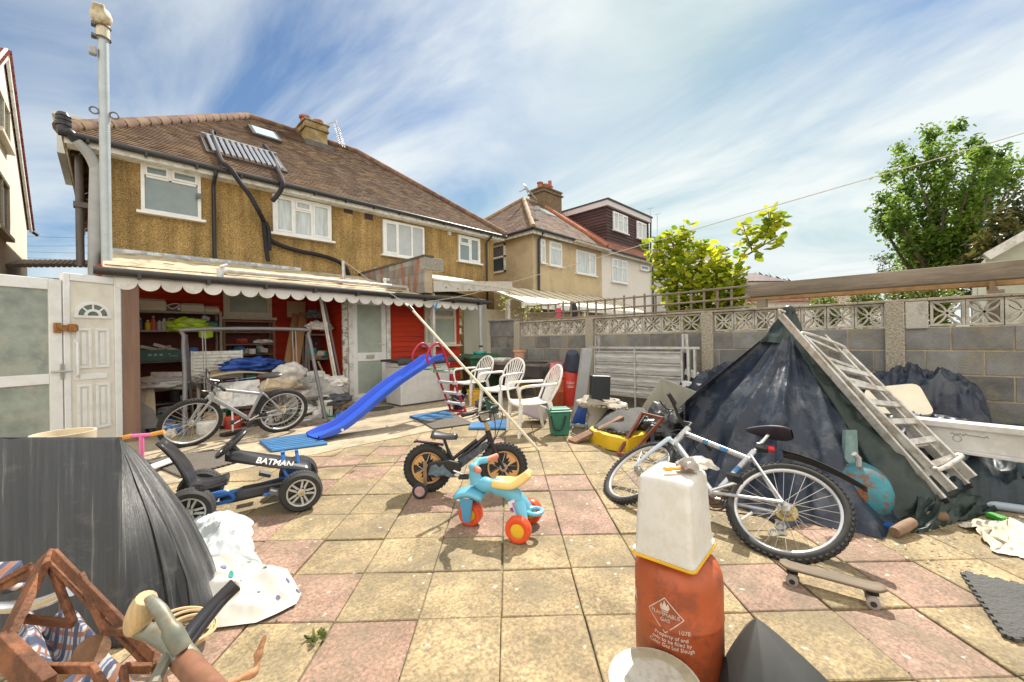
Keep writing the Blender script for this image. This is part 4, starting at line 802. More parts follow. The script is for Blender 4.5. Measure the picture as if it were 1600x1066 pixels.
tips=[atx(px,py,TX+R.uniform(-1.3,1.3)) for px,py in ((1497,180),(1475,205),(1445,225),(1450,192),(1420,245),(1405,220),(1385,262),(1372,305),(1395,330),(1410,350),(1440,300),(1480,260),(1520,215),(1540,240),(1560,270),(1580,240),(1592,252),(1548,300),(1500,320),(1460,360),(1520,350),(1490,390),(1430,385),(1540,380),(1545,215),(1510,280),(1365,320),(1570,220),(1415,285),(1535,330))]
tree('broadleaf_tree','broad green tree standing taller than everything behind the pergola',(TX,atx(1468,410,TX).y,0),tips,DG,38,.11,.055,.3,.12,fork=.42)
hx=12.0
tips=[atx(px,py,hx+R.uniform(-.6,.6)) for px,py in ((1575,310),(1595,300),(1560,340),(1590,340),(1545,370),(1575,370),(1600,330),(1555,395),(1530,395),(1515,400),(1620,310),(1630,350),(1500,405),(1610,380))]
tree('evergreen_tree','dark olive leaved tree at the right edge beside the pale roof',(hx,atx(1590,400,hx).y,0),tips,leafmat('dark_olive_leaf',(.02,.038,.012),(.15,.13,.03),.3),26,.14,.06,.42,.12)
fx=24.0
tips=[atx(px,py,fx+R.uniform(-.5,.5)) for px,py in ((1385,385),(1375,400),(1395,402),(1385,415),(1420,395),(1430,408),(1410,415))]
tree('birch_tree','small pale distant tree left of the broad green tree',(fx,atx(1395,430,fx).y,0),tips,leafmat('pale_leaf',(.09,.13,.07),(.17,.2,.12),.3),14,.12,.06,.55,.08)
CG=leafmat('conifer_leaf',(.06,.11,.02),(.2,.24,.03),.3)
def con(px,py,hw,x,lb):
    c=atx(px,py,x); tips=[]
    for k in range(12): tips.append(atx(px+R.uniform(-hw,hw),py+R.uniform(-16,14),x+R.uniform(-.6,.6)))
    bush('conifer_bush',lb,'bush',(x,c.y,0),[[Vector((x,c.y,.3)),Vector((x,c.y,c.z*.7)),q] for q in tips],CG,170,.09,.035,.32,.03)
con(1292,462,18,11.5,'smallest rounded golden bush under the pergola beam')
con(1352,456,26,12.5,'wide golden conifer under the middle of the pergola beam')
con(1460,448,50,9.8,'bright green bush behind the pierced blocks right of the middle wall post')
con(1410,455,20,14,'dark gap filling bush between the golden conifers and the right trellis')
# hedge glimpsed through pierced blocks on the neighbour side
# ---------- bicycles ----------
def camv(r,d,z=0): return RT*r+FW*d+Vector((0,0,z))
def frameM(p,fwd,lean=0,up=None):      # local x forward, y left, z up; lean tips the top towards -y (right)
    f=Vector(fwd).normalized(); l=Vector((0,0,1)).cross(f).normalized(); u=f.cross(l)
    M=Matrix(((f.x,l.x,u.x,p[0]),(f.y,l.y,u.y,p[1]),(f.z,l.z,u.z,p[2]),(0,0,0,1)))
    return M@Matrix.Rotation(lean,4,'X')
TYRE=mat('tyre_rubber',(.03,.029,.028),.8,var=.3,scale=20)
RIMM=mat('silver_rim',(.6,.6,.6),.35,metal=.5,var=.1)
SPK=mat('spoke_steel',(.55,.54,.5),.3,metal=.8)
GOLD=mat('brass_sprocket',(.5,.38,.14),.4,metal=.6,var=.3,scale=30)
def wheel(parent,c,r,tr,M=None,spokes=28,knobs=True,disc=None,name='wheel',rimm=None):
    c=Vector(c); M=(M or Matrix())
    h=MB(M); h.tube([c-Vector((0,.05,0)),c+Vector((0,.05,0))],.018,10); h.lathe([(.035,-.025),(.035,.025)],14,Matrix.Translation(c)@Matrix.Rotation(rad(90),4,'X')); w=h.build(name,SPK,parent,local=True)
    t=MB(M); t.ring(c,r-tr,tr,(0,1,0),48,10)
    if knobs:
        n=int(2*math.pi*r/.035)
        for i in range(n):
            a=2*math.pi*i/n
            for s,o in ((-1,0),(0,.5),(1,0)):
                a2=a+o*2*math.pi/n; d=Vector((math.cos(a2),0,math.sin(a2))); q=c+d*(r-tr+tr*(1.0 if s==0 else .78))+Vector((0,s*tr*.66,0)); t.obox(q,(.01,.016,.018),(0,-a2,0))
    t.build('tyre',TYRE,w,local=True)
    m=MB(M); m.ring(c,r-tr*2.0,.014,(0,1,0),48,8,sq=1.0); m.build('rim',rimm or RIMM,w,local=True)
    m=MB(M)
    for i in range(spokes):
        a=2*math.pi*i/spokes; a2=a+(.5 if i%2 else -.5)*(1 if (i//2)%2 else -1); s=(.03 if i%2 else -.03)
        m.tube([c+Vector((math.cos(a2)*.034,s,math.sin(a2)*.034)),c+Vector((math.cos(a)*(r-tr*2),0,math.sin(a)*(r-tr*2)))],.0019,4,cap=False)
    m.build('spokes',SPK,w,local=True)
    return w
def mtb(name,label,M,fm,steer=0,dec=None,fork_mat=None,mudguard=False,light=False,saddle_mat=None,bottom_rust=True):
    t=thing(name,label,'bicycle',M=M); r=.335;tr=.026; WB=1.04
    rear=Vector((0,0,r)); front=Vector((WB,0,r)); bb=Vector((.42,0,.29)); seat=Vector((.27,0,.72)); head_t=Vector((.80,0,.80)); head_b=Vector((.85,0,.67))
    wheel(t,rear,r,tr)
    SM=Matrix.Translation(head_b)@Matrix.Rotation(rad(-19),4,'Y')@Matrix.Rotation(steer,4,'Z')@Matrix.Rotation(rad(19),4,'Y')@Matrix.Translation(-head_b)
    wheel(t,front,r,tr,SM)
    m=MB(); m.tube([seat-Vector((0,0,.08)),head_t-Vector((0,0,.03))],.02,10); m.tube([bb,head_b],.024,10); m.tube([bb,seat],.019,10); m.tube([head_b-Vector((-.008,0,.04)),head_t+Vector((-.008,0,.03))],.026,10)
    for s in (-1,1): m.tube([bb+Vector((0,s*.035,0)),bb+Vector((-.12,s*.05,.01)),rear+Vector((0,s*.065,0))],.011,8); m.tube([seat-Vector((0,-s*.02,.06)),rear+Vector((0,s*.065,0))],.0095,8)
    fr=m.build('frame',fm,t,local=True)
    if dec:
        for a,b,f0,f1,rr in ((seat,head_t,.3,.42,.0212),(seat,head_t,.6,.68,.0212),(bb,head_b,.4,.62,.0252),(bb,seat,.5,.62,.0202)): m=MB(); m.tube([a.lerp(b,f0)+(Vector((0,0,-.08*(1-f0)-.03*f0)) if a is seat and b is head_t else Vector()),a.lerp(b,f1)+(Vector((0,0,-.08*(1-f1)-.03*f1)) if a is seat and b is head_t else Vector())],rr,10,cap=False); m.build('decal',dec,fr,local=True)
    m=MB(SM)
    for s in (-1,1): m.tube([head_b+Vector((.01,s*.055,-.02)),head_b.lerp(front,.5)+Vector((.012,s*.06,0)),front+Vector((0,s*.06,0))],[.019,.016,.012],8)
    m.tube([head_b+Vector((.01,-.06,-.02)),head_b+Vector((.01,.06,-.02))],.02,8); m.build('fork',fork_mat or fm,t,local=True)
    hb=head_t+Vector((.02,0,.1))
    m=MB(SM); m.tube([head_t,head_t+Vector((-.015,0,.08)),hb+Vector((.06,0,.01))],.016,8); m.tube(path([hb+Vector((-.0,-.31,.01)),hb+Vector((.03,-.18,.01)),hb+Vector((.06,-.06,.0)),hb+Vector((.06,.06,.0)),hb+Vector((.03,.18,.01)),hb+Vector((0,.31,.01))],4),.0125,8); h=m.build('handlebar',BLACK_PL,t,local=True)
    for s in (-1,1):
        m=MB(SM); m.tube([hb+Vector((.008,s*.2,.01)),hb+Vector((-.002,s*.315,.01))],.018,10); m.build('grip',BLACK_RB,h,local=True)
        m=MB(SM); m.tube(path([hb+Vector((.05,s*.16,-.01)),hb+Vector((.085,s*.2,-.03)),hb+Vector((.08,s*.29,-.045))],3),.007,6); m.build('brake_lever',BLACK_PL,h,local=True)
    m=MB(SM); 
    for s in (-1,1): m.tube(path([hb+Vector((.06,s*.15,0)),hb+Vector((.17,s*.08,.02)),hb+Vector((.14,0,-.12)),head_t+Vector((-.05,0,-.06))],6),.004,5)
    m.build('cables',BLACK_PL,t,local=True)
    st=seat+Vector((-.055,0,.18)); m=MB(); m.tube([seat,st],.014,8); m.build('seat_post',CHROME,t,local=True)
    m=MB(); pr=[]
    def sf(u,v):
        x=-.14+.29*u; e_=(max(0,math.sin(math.pi*min(1,max(0,.04+.92*u)))))**.35; wd=(.08*(1-u)**.8+.024)*e_; a=2*math.pi*v; zz=math.sin(a)*(.036 if math.sin(a)>0 else .022)*e_+.02*(1-u)**2; return st+Vector((x,math.cos(a)*wd,zz))
    m.grid(lambda v,u:sf(u,v),22,18,closed=True); m.build('saddle',saddle_mat or BLACK_PL,t,local=True)
    m=MB(); m.ring(bb+Vector((0,-.045,0)),.085,.006,(0,1,0),28,6); m.ring(bb+Vector((0,-.035,0)),.06,.006,(0,1,0),24,6); m.lathe([(.0,-.012),(.05,-.012),(.05,.012),(0,.012)],14,Matrix.Translation(bb+Vector((0,-.042,0)))@Matrix.Rotation(rad(90),4,'X')); m.build('chainring',mat('rusty_chain',(.12,.07,.04),.6,metal=.4,var=.5,scale=40),t,local=True)
    for s,a in ((-1,rad(-35)),(1,rad(145))):
        e=bb+Vector((math.cos(a)*.17,s*.075,math.sin(a)*.17)); m=MB(); m.tube([bb+Vector((0,s*.06,0)),e],.011,8); c=m.build('crank',CHROME,t,local=True); m=MB(); m.obox(e+Vector((0,s*.05,0)),(.09,.08,.022)); m.build('pedal',BLACK_PL,c,local=True)
    m=MB(); m.lathe([(.0,-.014),(.062,-.01),(.062,.002),(.045,.006),(.045,.012),(.0,.012)],20,Matrix.Translation(rear+Vector((0,-.045,0)))@Matrix.Rotation(rad(90),4,'X')); m.build('cassette',GOLD,t,local=True)
    m=MB()
    for s in (1,-1): m.tube([bb+Vector((0,-.045,s*.085)),rear+Vector((0,-.045,s*.05))],.005,5)
    m.build('chain',mat('rusty_chain',(.12,.07,.04)),t,local=True)
    m=MB(); m.obox(rear+Vector((.02,-.075,-.09)),(.05,.02,.11),(0,.3,0)); m.ring(rear+Vector((.02,-.06,-.09)),.025,.008,(0,1,0),12,6); m.ring(rear+Vector((.045,-.06,-.15)),.022,.008,(0,1,0),12,6); m.build('derailleur',SPK,t,local=True)
    m=MB(); m.obox(rear+Vector((.19,-.01,-.12)),(.012,.02,.085),(0,-.55,0)); m.build('reflector',W_UPVC,t,local=True,bevel=.004)
    if mudguard:
        m=MB(); 
        def mg(u,v): 
            a=rad(150)-rad(85)*u*.0; x=.1-.46*u; z=.74-.02*u-.13*u*u; return Vector((x,(v-.5)*.085*(1-.3*u),z+.018*math.cos(math.pi*(v-.5))))
        m.grid(mg,12,7); m.build('mudguard',BLACK_PL,t,solid=.004,local=True)
    if light:
        m=MB(); m.lathe([(0,-.02),(.02,-.02),(.024,.01),(.018,.025),(0,.028)],14,Matrix.Translation(seat+Vector((-.09,-.01,.05)))@Matrix.Rotation(rad(-90),4,'Y')); m.build('rear_light',mat('red_lens',(.6,.02,.03),.2),t,local=True); m=MB(); m.obox(seat+Vector((-.04,0,.04)),(.08,.05,.05)); m.build('light_bracket',BLACK_PL,t,local=True,bevel=.008)
    return t
SILV=mat('silver_grey_paint',(.5,.52,.54),.3,metal=.35,var=.1,stain=(.25,.2,.15),stain_s=20,stain_a=.4)
rp=gnd(1206,872); fp=gnd(962,786)
M=frameM(rp,fp-rp,rad(50)); MTB=mtb('mountain_bike','silver and pale blue mountain bike leaning on the navy tarpaulin, nearest and largest bicycle',M,SILV,steer=rad(-20),dec=mat('blue_red_decal',(.06,.2,.4),.3,var=.5,scale=12),mudguard=True,light=True,saddle_mat=mat('dark_saddle_cover',(.022,.018,.03),.6,var=.3,scale=20),fork_mat=mat('pale_blue_fork',(.5,.6,.68),.3,var=.06))
rp=gnd(438,675); fp=gnd(300,697)
mtb('mountain_bike','older silver mountain bike propped against the swing frame in front of the crowded shelves',frameM(rp,fp-rp,rad(-20)),mat('bright_silver_paint',(.38,.38,.38),.3,metal=.4,var=.08),steer=rad(8))
# spare wheel behind its rear wheel
t=thing('bicycle_wheel','loose bicycle wheel leaning behind the rear wheel of the older silver bike','wheel',M=frameM(gnd(430,671)+Vector((.05,.18,0)),fp-rp,rad(-24))); wheel(t,(0,0,.33),.33,.024)
# ---------- black and gold child's bicycle ----------
rp=gnd(669,768); fp=gnd(787,767); K=(fp-rp).length; M=frameM(rp,fp-rp,rad(0)); r=.205;tr=.036
KB=thing('kids_bike','black childs bicycle with gold patterned wheel discs and stabilisers on the paving','bicycle',M=M)
KBL=mat('matt_black_paint',(.016,.016,.02),.4,var=.3); GOLDP=mat('pale_gold_plate',(.62,.36,.15),.4,metal=.15,var=.06)
rear=Vector((0,0,r));front=Vector((K,0,r))
def kwheel(c,M2=None):
    w=wheel(KB,c,r,tr,M2,18,True,rimm=GOLDP); 
    m=MB(M2); 
    for s in (-1,1):
        # gold spoke plate with jagged dark cut-outs left open
        n=40; c2=Vector(c)+Vector((0,s*.012,0)); pts=[]
        for q in range(4):
            a0=q*math.pi/2+.15
            o=[(a0+.0,.028),(a0+.1,.066),(a0+.2,.05),(a0+.33,.104),(a0+.02,.122),(a0+.3,.122),(a0+.6,.122),(a0+.9,.122),(a0+1.2,.122),(a0+1.0,.09),(a0+.85,.1),(a0+.72,.066),(a0+.6,.085),(a0+.5,.04)]
            o=[(a0+.05,.036),(a0+.25,.122),(a0+.55,.122),(a0+.85,.122),(a0+1.15,.122),(a0+1.05,.075),(a0+.85,.098),(a0+.68,.06),(a0+.5,.085),(a0+.35,.04)]
            M3=Matrix.Translation(c2)@Matrix.Rotation(rad(90),4,'X'); m.prism([(rr*math.cos(a),rr*math.sin(a)) for a,rr in o],.003,M3)
    m.build('wheel_disc',GOLDP,w,local=True)
    m=MB(M2); m.ring(Vector(c),.135,.008,(0,1,0),40,6); m.build('gold_ring',GOLDP,w,local=True)
    m=MB(M2); m.lathe([(0,-.006),(.12,-.006),(.12,.006),(0,.006)],32,Matrix.Translation(Vector(c))@Matrix.Rotation(rad(90),4,'X')); m.build('disc_core',BLACK_PL,w,local=True)
SMK=Matrix.Translation((.53,0,.44))@Matrix.Rotation(rad(-18),4,'Y')@Matrix.Rotation(rad(6),4,'Z')@Matrix.Rotation(rad(18),4,'Y')@Matrix.Translation((-.53,0,-.44))
kwheel(rear); kwheel(front,SMK)
bb=Vector((.24,0,.21)); seat=Vector((.175,0,.36)); hd=Vector((.535,0,.5)); hdb=Vector((.555,0,.42))
m=MB(); m.tube([bb,hdb],.026,10); m.tube([bb+Vector((.03,0,.06)),hd-Vector((.01,0,.02))],.02,10); m.tube([seat-Vector((-.02,0,.1)),hd.lerp(seat,.3)-Vector((0,0,.02))],.015,8); m.tube([bb,seat],.016,8); m.tube([hdb-Vector((0,0,.03)),hd+Vector((-.015,0,.02))],.024,10)
for s in (-1,1): m.tube([bb+Vector((0,s*.04,0)),rear+Vector((0,s*.06,0))],.011,8); m.tube([seat-Vector((-.02,0,.08)),rear+Vector((0,s*.06,0))],.01,8)
fr=m.build('frame',KBL,KB,local=True)
m=MB(); m.prism([(.25,.26),(.5,.43),(.53,.4),(.5,.36),(.28,.2)],.01,Matrix(((1,0,0,0),(0,0,1,-.034),(0,1,0,0),(0,0,0,1)))); m.build('frame_panel',mat('slate_panel',(.07,.08,.1),.4,var=.8,scale=30),fr,local=True)
m=MB(); m.prism([(-.02,.17),(.03,.27),(.1,.285),(.2,.29),(.29,.27),(.3,.2),(.2,.15),(.06,.145)],.03,Matrix(((1,0,0,0),(0,0,1,-.085),(0,1,0,0),(0,0,0,1)))); m.build('chain_guard',BLACK_PL,KB,local=True,bevel=.008)
m=MB(); m.prism([(.02,.17),(.05,.25),(.09,.262),(.12,.235),(.15,.262),(.18,.22),(.26,.155),(.2,.152),(.15,.175),(.1,.155),(.06,.175)],.006,Matrix(((1,0,0,0),(0,0,1,-.096),(0,1,0,0),(0,0,0,1)))); m.build('guard_graphic',mat('slate_blue_print',(.1,.15,.19),.4,var=.5,scale=35),KB,local=True)
m=MB(SMK)
for s in (-1,1): m.tube([hdb+Vector((.01,s*.05,-.02)),front+Vector((0,s*.062,0))],[.016,.012],8)
m.tube([hdb+Vector((.01,-.055,-.02)),hdb+Vector((.01,.055,-.02))],.017,8); m.build('fork',KBL,KB,local=True)
m=MB(SMK); m.tube([hd,hd+Vector((-.03,0,.09))],.018,10); m.build('stem',mat('gold_headset',(.5,.33,.12),.35,metal=.4),KB,local=True)
SH=SMK@Matrix.Translation((.5,0,.6))@Matrix.Rotation(rad(-32),4,'Z')@Matrix.Translation((-.5,0,-.6))
m=MB(SH); m.tube(path([(.47,-.24,.69),(.49,-.12,.69),(.505,-.07,.61),(.505,.07,.61),(.49,.12,.69),(.47,.24,.69)],4),.011,8); m.tube([(.495,-.12,.67),(.495,.12,.67)],.009,8); hb=m.build('handlebar',BLACK_PL,KB,local=True)
for s in (-1,1):
    m=MB(SH); m.tube([(.48,s*.15,.69),(.465,s*.27,.69)],.017,10); m.ball((.463,s*.275,.69),.02); m.build('grip',BLACK_RB,hb,local=True)
    m=MB(SH); m.tube(path([(.49,s*.13,.685),(.54,s*.16,.67),(.53,s*.24,.655)],3),.006,6); m.build('brake_lever',BLACK_PL,hb,local=True)
m=MB(SH); m.tube(path([(.5,-.12,.69),(.62,-.08,.7),(.6,0,.5),(.56,0,.42)],6),.004,5); m.tube(path([(.5,.12,.69),(.64,.06,.66),(.58,.03,.45),(.5,.03,.4)],6),.004,5); m.build('cables',BLACK_PL,KB,local=True)
m=MB(); m.tube([seat,seat+Vector((-.03,0,.09))],.013,8); m.build('seat_post',KBL,KB,local=True)
m=MB(); q=seat+Vector((-.04,0,.1)); m.grid(lambda u,v:q+Vector((-.09+.21*u,math.sin(math.pi*(v-.5))*(.065*(1-u)**.8+.018),.03*math.cos(math.pi*(v-.5))+.03*(1-u)**2-.01)),9,11); m.build('saddle',mat('black_vinyl',(.03,.03,.034),.35),KB,solid=.03,local=True)
m=MB(); m.obox(q+Vector((-.07,-.045,.0)),(.03,.012,.02)); m.build('saddle_badge',mat('yellow_badge',(.6,.5,.05),.4),KB,local=True,bevel=.003)
m=MB(); m.tube([(-.1,0,.435),(.14,0,.4)],.011,8); m.tube([(-.1,-.03,.435),(-.1,.03,.435)],.01,8); m.build('rear_rack',KBL,KB,local=True)
for s,a in ((-1,rad(-20)),(1,rad(160))):
    e=bb+Vector((math.cos(a)*.1,s*.11,math.sin(a)*.1)); m=MB(); m.tube([bb+Vector((0,s*.1,0)),e],.01,8); c=m.build('crank',CHROME,KB,local=True); m=MB(); m.obox(e+Vector((0,s*.045,0)),(.085,.075,.022)); m.build('pedal',BLACK_PL,c,local=True,bevel=.004)
for s in (-1,1):
    m=MB(); m.obox((-.0,s*.1,.19),(.03,.006,.2)); m.tube([(0,s*.1,.09),(-.03,s*.15,.065)],.008,6); b_=m.build('stabiliser',mat('bronze_bracket',(.3,.2,.13),.4,metal=.4),KB,local=True)
    m=MB(); m.ring((-.03,s*.165,.065),.052,.013,(0,1,0),24,8); m.build('tyre',BLACK_RB,b_,local=True); m=MB(); m.lathe([(0,-.01),(.045,-.008),(.045,.008),(0,.01)],18,Matrix.Translation((-.03,s*.165,.065))@Matrix.Rotation(rad(90),4,'X')); m.build('rim',mat('pink_grey_hub',(.45,.3,.28),.5,var=.3,scale=30),b_,local=True)
# ---------- ride-on toy ----------
f0=gnd(736,820); r1_=gnd(803,847); r2_=gnd(823,816); rm=(r1_+r2_)/2; M=frameM(rm,f0-rm)
TR=thing('ride_on_toy','light blue ride on toy with red wheels and a yellow seat on the paving','ride-on toy',M=M); Lk=(f0-rm).length
SKY=mat('sky_blue_plastic',(.14,.44,.6),.35,var=.04); DSK=mat('mid_blue_plastic',(.07,.27,.46),.35,var=.04); REDP=mat('red_orange_plastic',(.72,.08,.02),.3,var=.04); YELP=mat('yellow_plastic',(.75,.45,.03),.3,var=.04); YELS=mat('pale_yellow_plastic',(.8,.58,.2),.35,var=.04)
m=MB(); RINGS=[((-.03,.13),.05,.045),((.0,.2),.05,.06),((.07,.26),.055,.065),((.15,.285),.055,.05),((.22,.29),.05,.045),((.29,.30),.047,.045),((Lk-.03,.33),.04,.05)]
pts=[Vector((a,0,b)) for (a,b),w_,h_ in RINGS]
vs=[];n=14
pp=path(pts,4); ra=[]
for i in range(len(pp)):
    f=i/4; k=min(int(f),len(RINGS)-2); q=f-k; ra.append((RINGS[k][1]*(1-q)+RINGS[k+1][1]*q)*(1+.1*math.sin(i*1.15) if i>10 else 1))
m.tube(pp,ra,n); m.tube(path([Vector((Lk-.05,0,.3)),Vector((Lk-.035,0,.35)),Vector((Lk-.03,0,.385))],4),[.05,.045,.043,.042,.04,.04,.038,.036,.034],12)
m.tube([(-.06,-.1,.09),(0,-.02,.2)],[.028,.045],10); m.tube([(-.06,.1,.09),(0,.02,.2)],[.028,.045],10); m.tube([(0,-.13,.08),(0,.13,.08)],.028,10)
m.build('body',SKY,TR,local=True)
m=MB(); m.ring((-.1,0,.15),.05,.016,(0,0,1),20,8,sq=.9); m.tube([(-.05,0,.15),(-.02,0,.18)],.03,8); m.build('rear_handle',SKY,TR,local=True)
m=MB(); q=[]; 
def seatf(u,v): 
    x=.19-.26*u; wv=.075*(.55+.45*math.sin(math.pi*min(1,.15+u*.9))); y=(v-.5)*2*wv; z=.305+.02*abs(v-.5)*2+.11*max(0,u-.55)**1.3*2.2; return Vector((x,y,z))
m.grid(seatf,14,9); m.build('seat',YELS,TR,solid=.05,sub=1,local=True)
m=MB(); m.tube(path([(Lk-.03,0,.375),(Lk-.04,.0,.41)],2),.034,10); m.tube(path([(Lk-.09,-.1,.435),(Lk-.04,-.06,.43),(Lk-.03,0,.41),(Lk-.04,.06,.43),(Lk-.09,.1,.435)],4),.024,10); hb=m.build('handlebar',SKY,TR,local=True)
for s in (-1,1): m=MB(); m.tube([(Lk-.08,s*.09,.435),(Lk-.13,s*.16,.445)],.019,10); m.ball((Lk-.133,s*.165,.445),.021); m.build('grip',mat('coral_grip',(.7,.24,.16),.5),hb,local=True)
m=MB(); m.grid(lambda u,v:Vector((Lk-.11+.2*u,(v-.5)*.17,.2+.055*math.sin(math.pi*(.15+.7*u))-.02*abs(v-.5)*2)),9,7); fk=m.build('mudguard',SKY,TR,solid=.03,local=True)
m=MB(); 
for s in (-1,1): m.add([(Lk-.05,s*.075-.008,.21),(Lk+.05,s*.075-.008,.21),(Lk+.025,s*.075-.008,.05),(Lk-.025,s*.075-.008,.05),(Lk-.05,s*.075+.008,.21),(Lk+.05,s*.075+.008,.21),(Lk+.025,s*.075+.008,.05),(Lk-.025,s*.075+.008,.05)],[(0,1,2,3),(7,6,5,4),(0,4,5,1),(1,5,6,2),(2,6,7,3),(3,7,4,0)])
m.build('fork',DSK,TR,local=True,bevel=.004)
def twheel(c,r,w_):
    m=MB(); X=Matrix.Translation(Vector(c))@Matrix.Rotation(rad(90),4,'X'); m.lathe([(r*.55,-w_*.42),(r*.7,-w_/2),(r*.9,-w_*.46),(r,-w_*.25),(r,w_*.25),(r*.9,w_*.46),(r*.7,w_/2),(r*.55,w_*.42)],28,X,cap=False); a=m.build('wheel',REDP,TR,local=True)
    m=MB(); m.lathe([(0,-w_*.40),(r*.3,-w_*.42),(r*.57,-w_*.36),(r*.57,w_*.36),(r*.3,w_*.42),(0,w_*.40)],24,X); m.build('hub',YELP,a,local=True)
twheel((Lk,0,.085),.085,.09); twheel((-.03,(r1_-rm).length,.085),.085,.07); twheel((-.03,-(r1_-rm).length,.085),.085,.07)
side=1 if (M.inverted()@r1_).y>0 else -1
m=MB(); m.obox((.03,side*.052,.185),(.05,.008,.085),(0,.5,0)); st=m.build('sticker',mat('white_sticker',(.75,.75,.78),.4),TR,local=True,bevel=.003)
m=MB(); m.obox((.022,side*.057,.2),(.025,.004,.03),(0,.5,0)); m.obox((.04,side*.057,.165),(.022,.004,.03),(0,.5,0)); m.build('sticker_mark',mat('multicolour_print',(.4,.15,.35),.4,var=.9,scale=60),st,local=True)
# ---------- white garden chairs ----------
WPL=mat('white_garden_plastic',(.8,.78,.73),.4,var=.05,stain=(.4,.36,.28),stain_s=9,stain_a=.3)
def chair(label,M,scale=1.0):
    t=thing('garden_chair',label,'chair',M=M@Matrix.Scale(scale,4),group='white plastic garden chairs')   # x = front
    m=MB(); m.grid(lambda u,v:Vector((-.2+.44*u,(v-.5)*(.42+.06*u),.43-.018*math.sin(math.pi*u)-.012*math.sin(math.pi*v)-(.03*max(0,u-.85)/.15))),9,9); m.build('seat',WPL,t,solid=.02,local=True)
    m=MB()   # back: outer hoop and splats
    hoop=[]
    for k in range(15):
        a=math.pi*k/14; y=-.235*math.cos(a); z=.62+.27*math.sin(a)**.8; hoop.append(Vector((-.22-.2*(z-.43)/.45,y,z)))
    hoop=[Vector((-.2,-.19,.42))]+hoop+[Vector((-.2,.19,.42))]
    m.tube(path(hoop,3),.017,8); m.build('backrest_hoop',WPL,t,local=True)
    for k in range(8):
        f=(k-3.5)/3.5; yt=.2*f; zt=.62+.27*(max(0,1-(yt/.235)**2))**.4; q=MB(); b=Vector((-.21,.1*f,.42)); tp=Vector((-.22-.2*(zt-.43)/.45,yt,zt)); md=b.lerp(tp,.5)+Vector((-.012,0,0))
        pts=path([b,md,tp],4); 
        for i in range(len(pts)-1): q.beam(pts[i],pts[i+1],.024,.007,up=(1,0,.3))
        q.build('splat',WPL,t,local=True)
    for s in (-1,1):
        m=MB(); m.tube(path([(-.29,s*.24,.66),(-.1,s*.27,.66),(.12,s*.275,.655),(.22,s*.265,.63),(.235,s*.255,.55),(.22,s*.245,.43)],4),[.015]*21,8,sq=1.2); m.build('armrest',WPL,t,local=True)
        for x0,x1 in ((.2,.25),(-.19,-.28)):
            m=MB(); m.tube([(x0,s*.22,.43),((x0+x1)/2,s*.235,.22),(x1,s*.25,0)],[.034,.027,.021],8); m.build('leg',WPL,t,local=True)
    return t
def chp(px,py,fx,fy): return frameM(gnd(px,py),RT*fx+FW*fy)
chair('rightmost white plastic chair, nearest the green caddy',chp(829,676,-.95,-.3),1.03)
chair('middle of the three white plastic chairs, behind the leaning clothes prop',chp(782,646,-.75,-.75),1.06)
chair('leftmost white plastic chair, beside the slide ladder',chp(738,630,-.75,-.75),1.06)
# ---------- slide ----------
b0=gnd(489,690); lf=gnd(706,646); M=frameM(lf,b0-lf); SLn=(b0-lf).length
SLD=thing('slide','blue childrens slide with a red tube ladder and grey steps','slide',M=M); BLU=mat('royal_blue_plastic',(.035,.11,.62),.3,var=.06)
Ht=.99; prof=path([Vector((.34,0,Ht)),Vector((.5,0,Ht-.03)),Vector((.62,0,Ht-.1)),Vector((1.23,0,.6)),Vector((1.85,0,.22)),Vector((2.12,0,.09)),Vector((SLn,0,.05))],6)
m=MB(); cs=[(-.165,.085),(-.18,.09),(-.19,.07),(-.175,.0),(-.155,-.008),(0,-.01),(.155,-.008),(.175,0),(.19,.07),(.18,.09),(.165,.085),(.14,.015),(0,.008),(-.14,.015)]
vs=[];n=len(cs)
for i,p in enumerate(prof):
    d=(prof[min(i+1,len(prof)-1)]-prof[max(i-1,0)]).normalized(); u=Vector((-d.z,0,d.x)); u=u if u.z>0 else -u; k=1-.5*max(0,(i-len(prof)+5)/5)
    for y,z in cs: vs.append(p+Vector((0,y,0))+u*z*(k if z>.02 else 1))
fs=[(i*n+k,i*n+(k+1)%n,(i+1)*n+(k+1)%n,(i+1)*n+k) for i in range(len(prof)-1) for k in range(n)]
m.add(vs,fs,.5,True); m.build('chute',BLU,SLD,local=True,ang=35)
m=MB(); q=prof[-7]; m.tube([q+Vector((0,.17,.03)),q+Vector((0,.2,.03))],.02,10); m.build('bolt_cap',W_UPVC,SLD,local=True); m=MB(); m.tube([q+Vector((0,-.17,.03)),q+Vector((0,-.2,.03))],.02,10); m.build('bolt_cap',W_UPVC,SLD,local=True)
REDT=mat('crimson_tube',(.42,.02,.05),.35,var=.1)
for s in (-1,1):
    m=MB(); m.tube(path([(-.16,s*.2,0),(.07,s*.19,.5),(.29,s*.19,1.0),(.36,s*.19,1.17),(.46,s*.19,1.25),(.58,s*.19,1.2),(.68,s*.19,1.06),(.66,s*.19,.93)],5),.021,10); m.build('side_rail',REDT,SLD,local=True)
m=MB(); m.tube([(-.16,-.2,.018),(.05,-.2,.018)],.018,8); m.tube([(-.16,-.2,.018),(-.16,.2,.018)],.018,8); m.tube([(-.16,.2,.018),(.05,.2,.018)],.018,8); m.build('base_bar',REDT,SLD,local=True)
STP=mat('pale_grey_step',(.5,.51,.53),.4)
for k in range(4):
    z=.17+.195*k; x=-.16+.45*z+.01; m=MB(); m.box(x-.05,x+.05,-.19,.19,z-.015,z+.02); 
    for s in (-1,1): m.box(x-.035,x+.035,s*.2-.03,s*.2+.03,z-.03,z+.035)
    m.build('step',STP,SLD,local=True,bevel=.008)
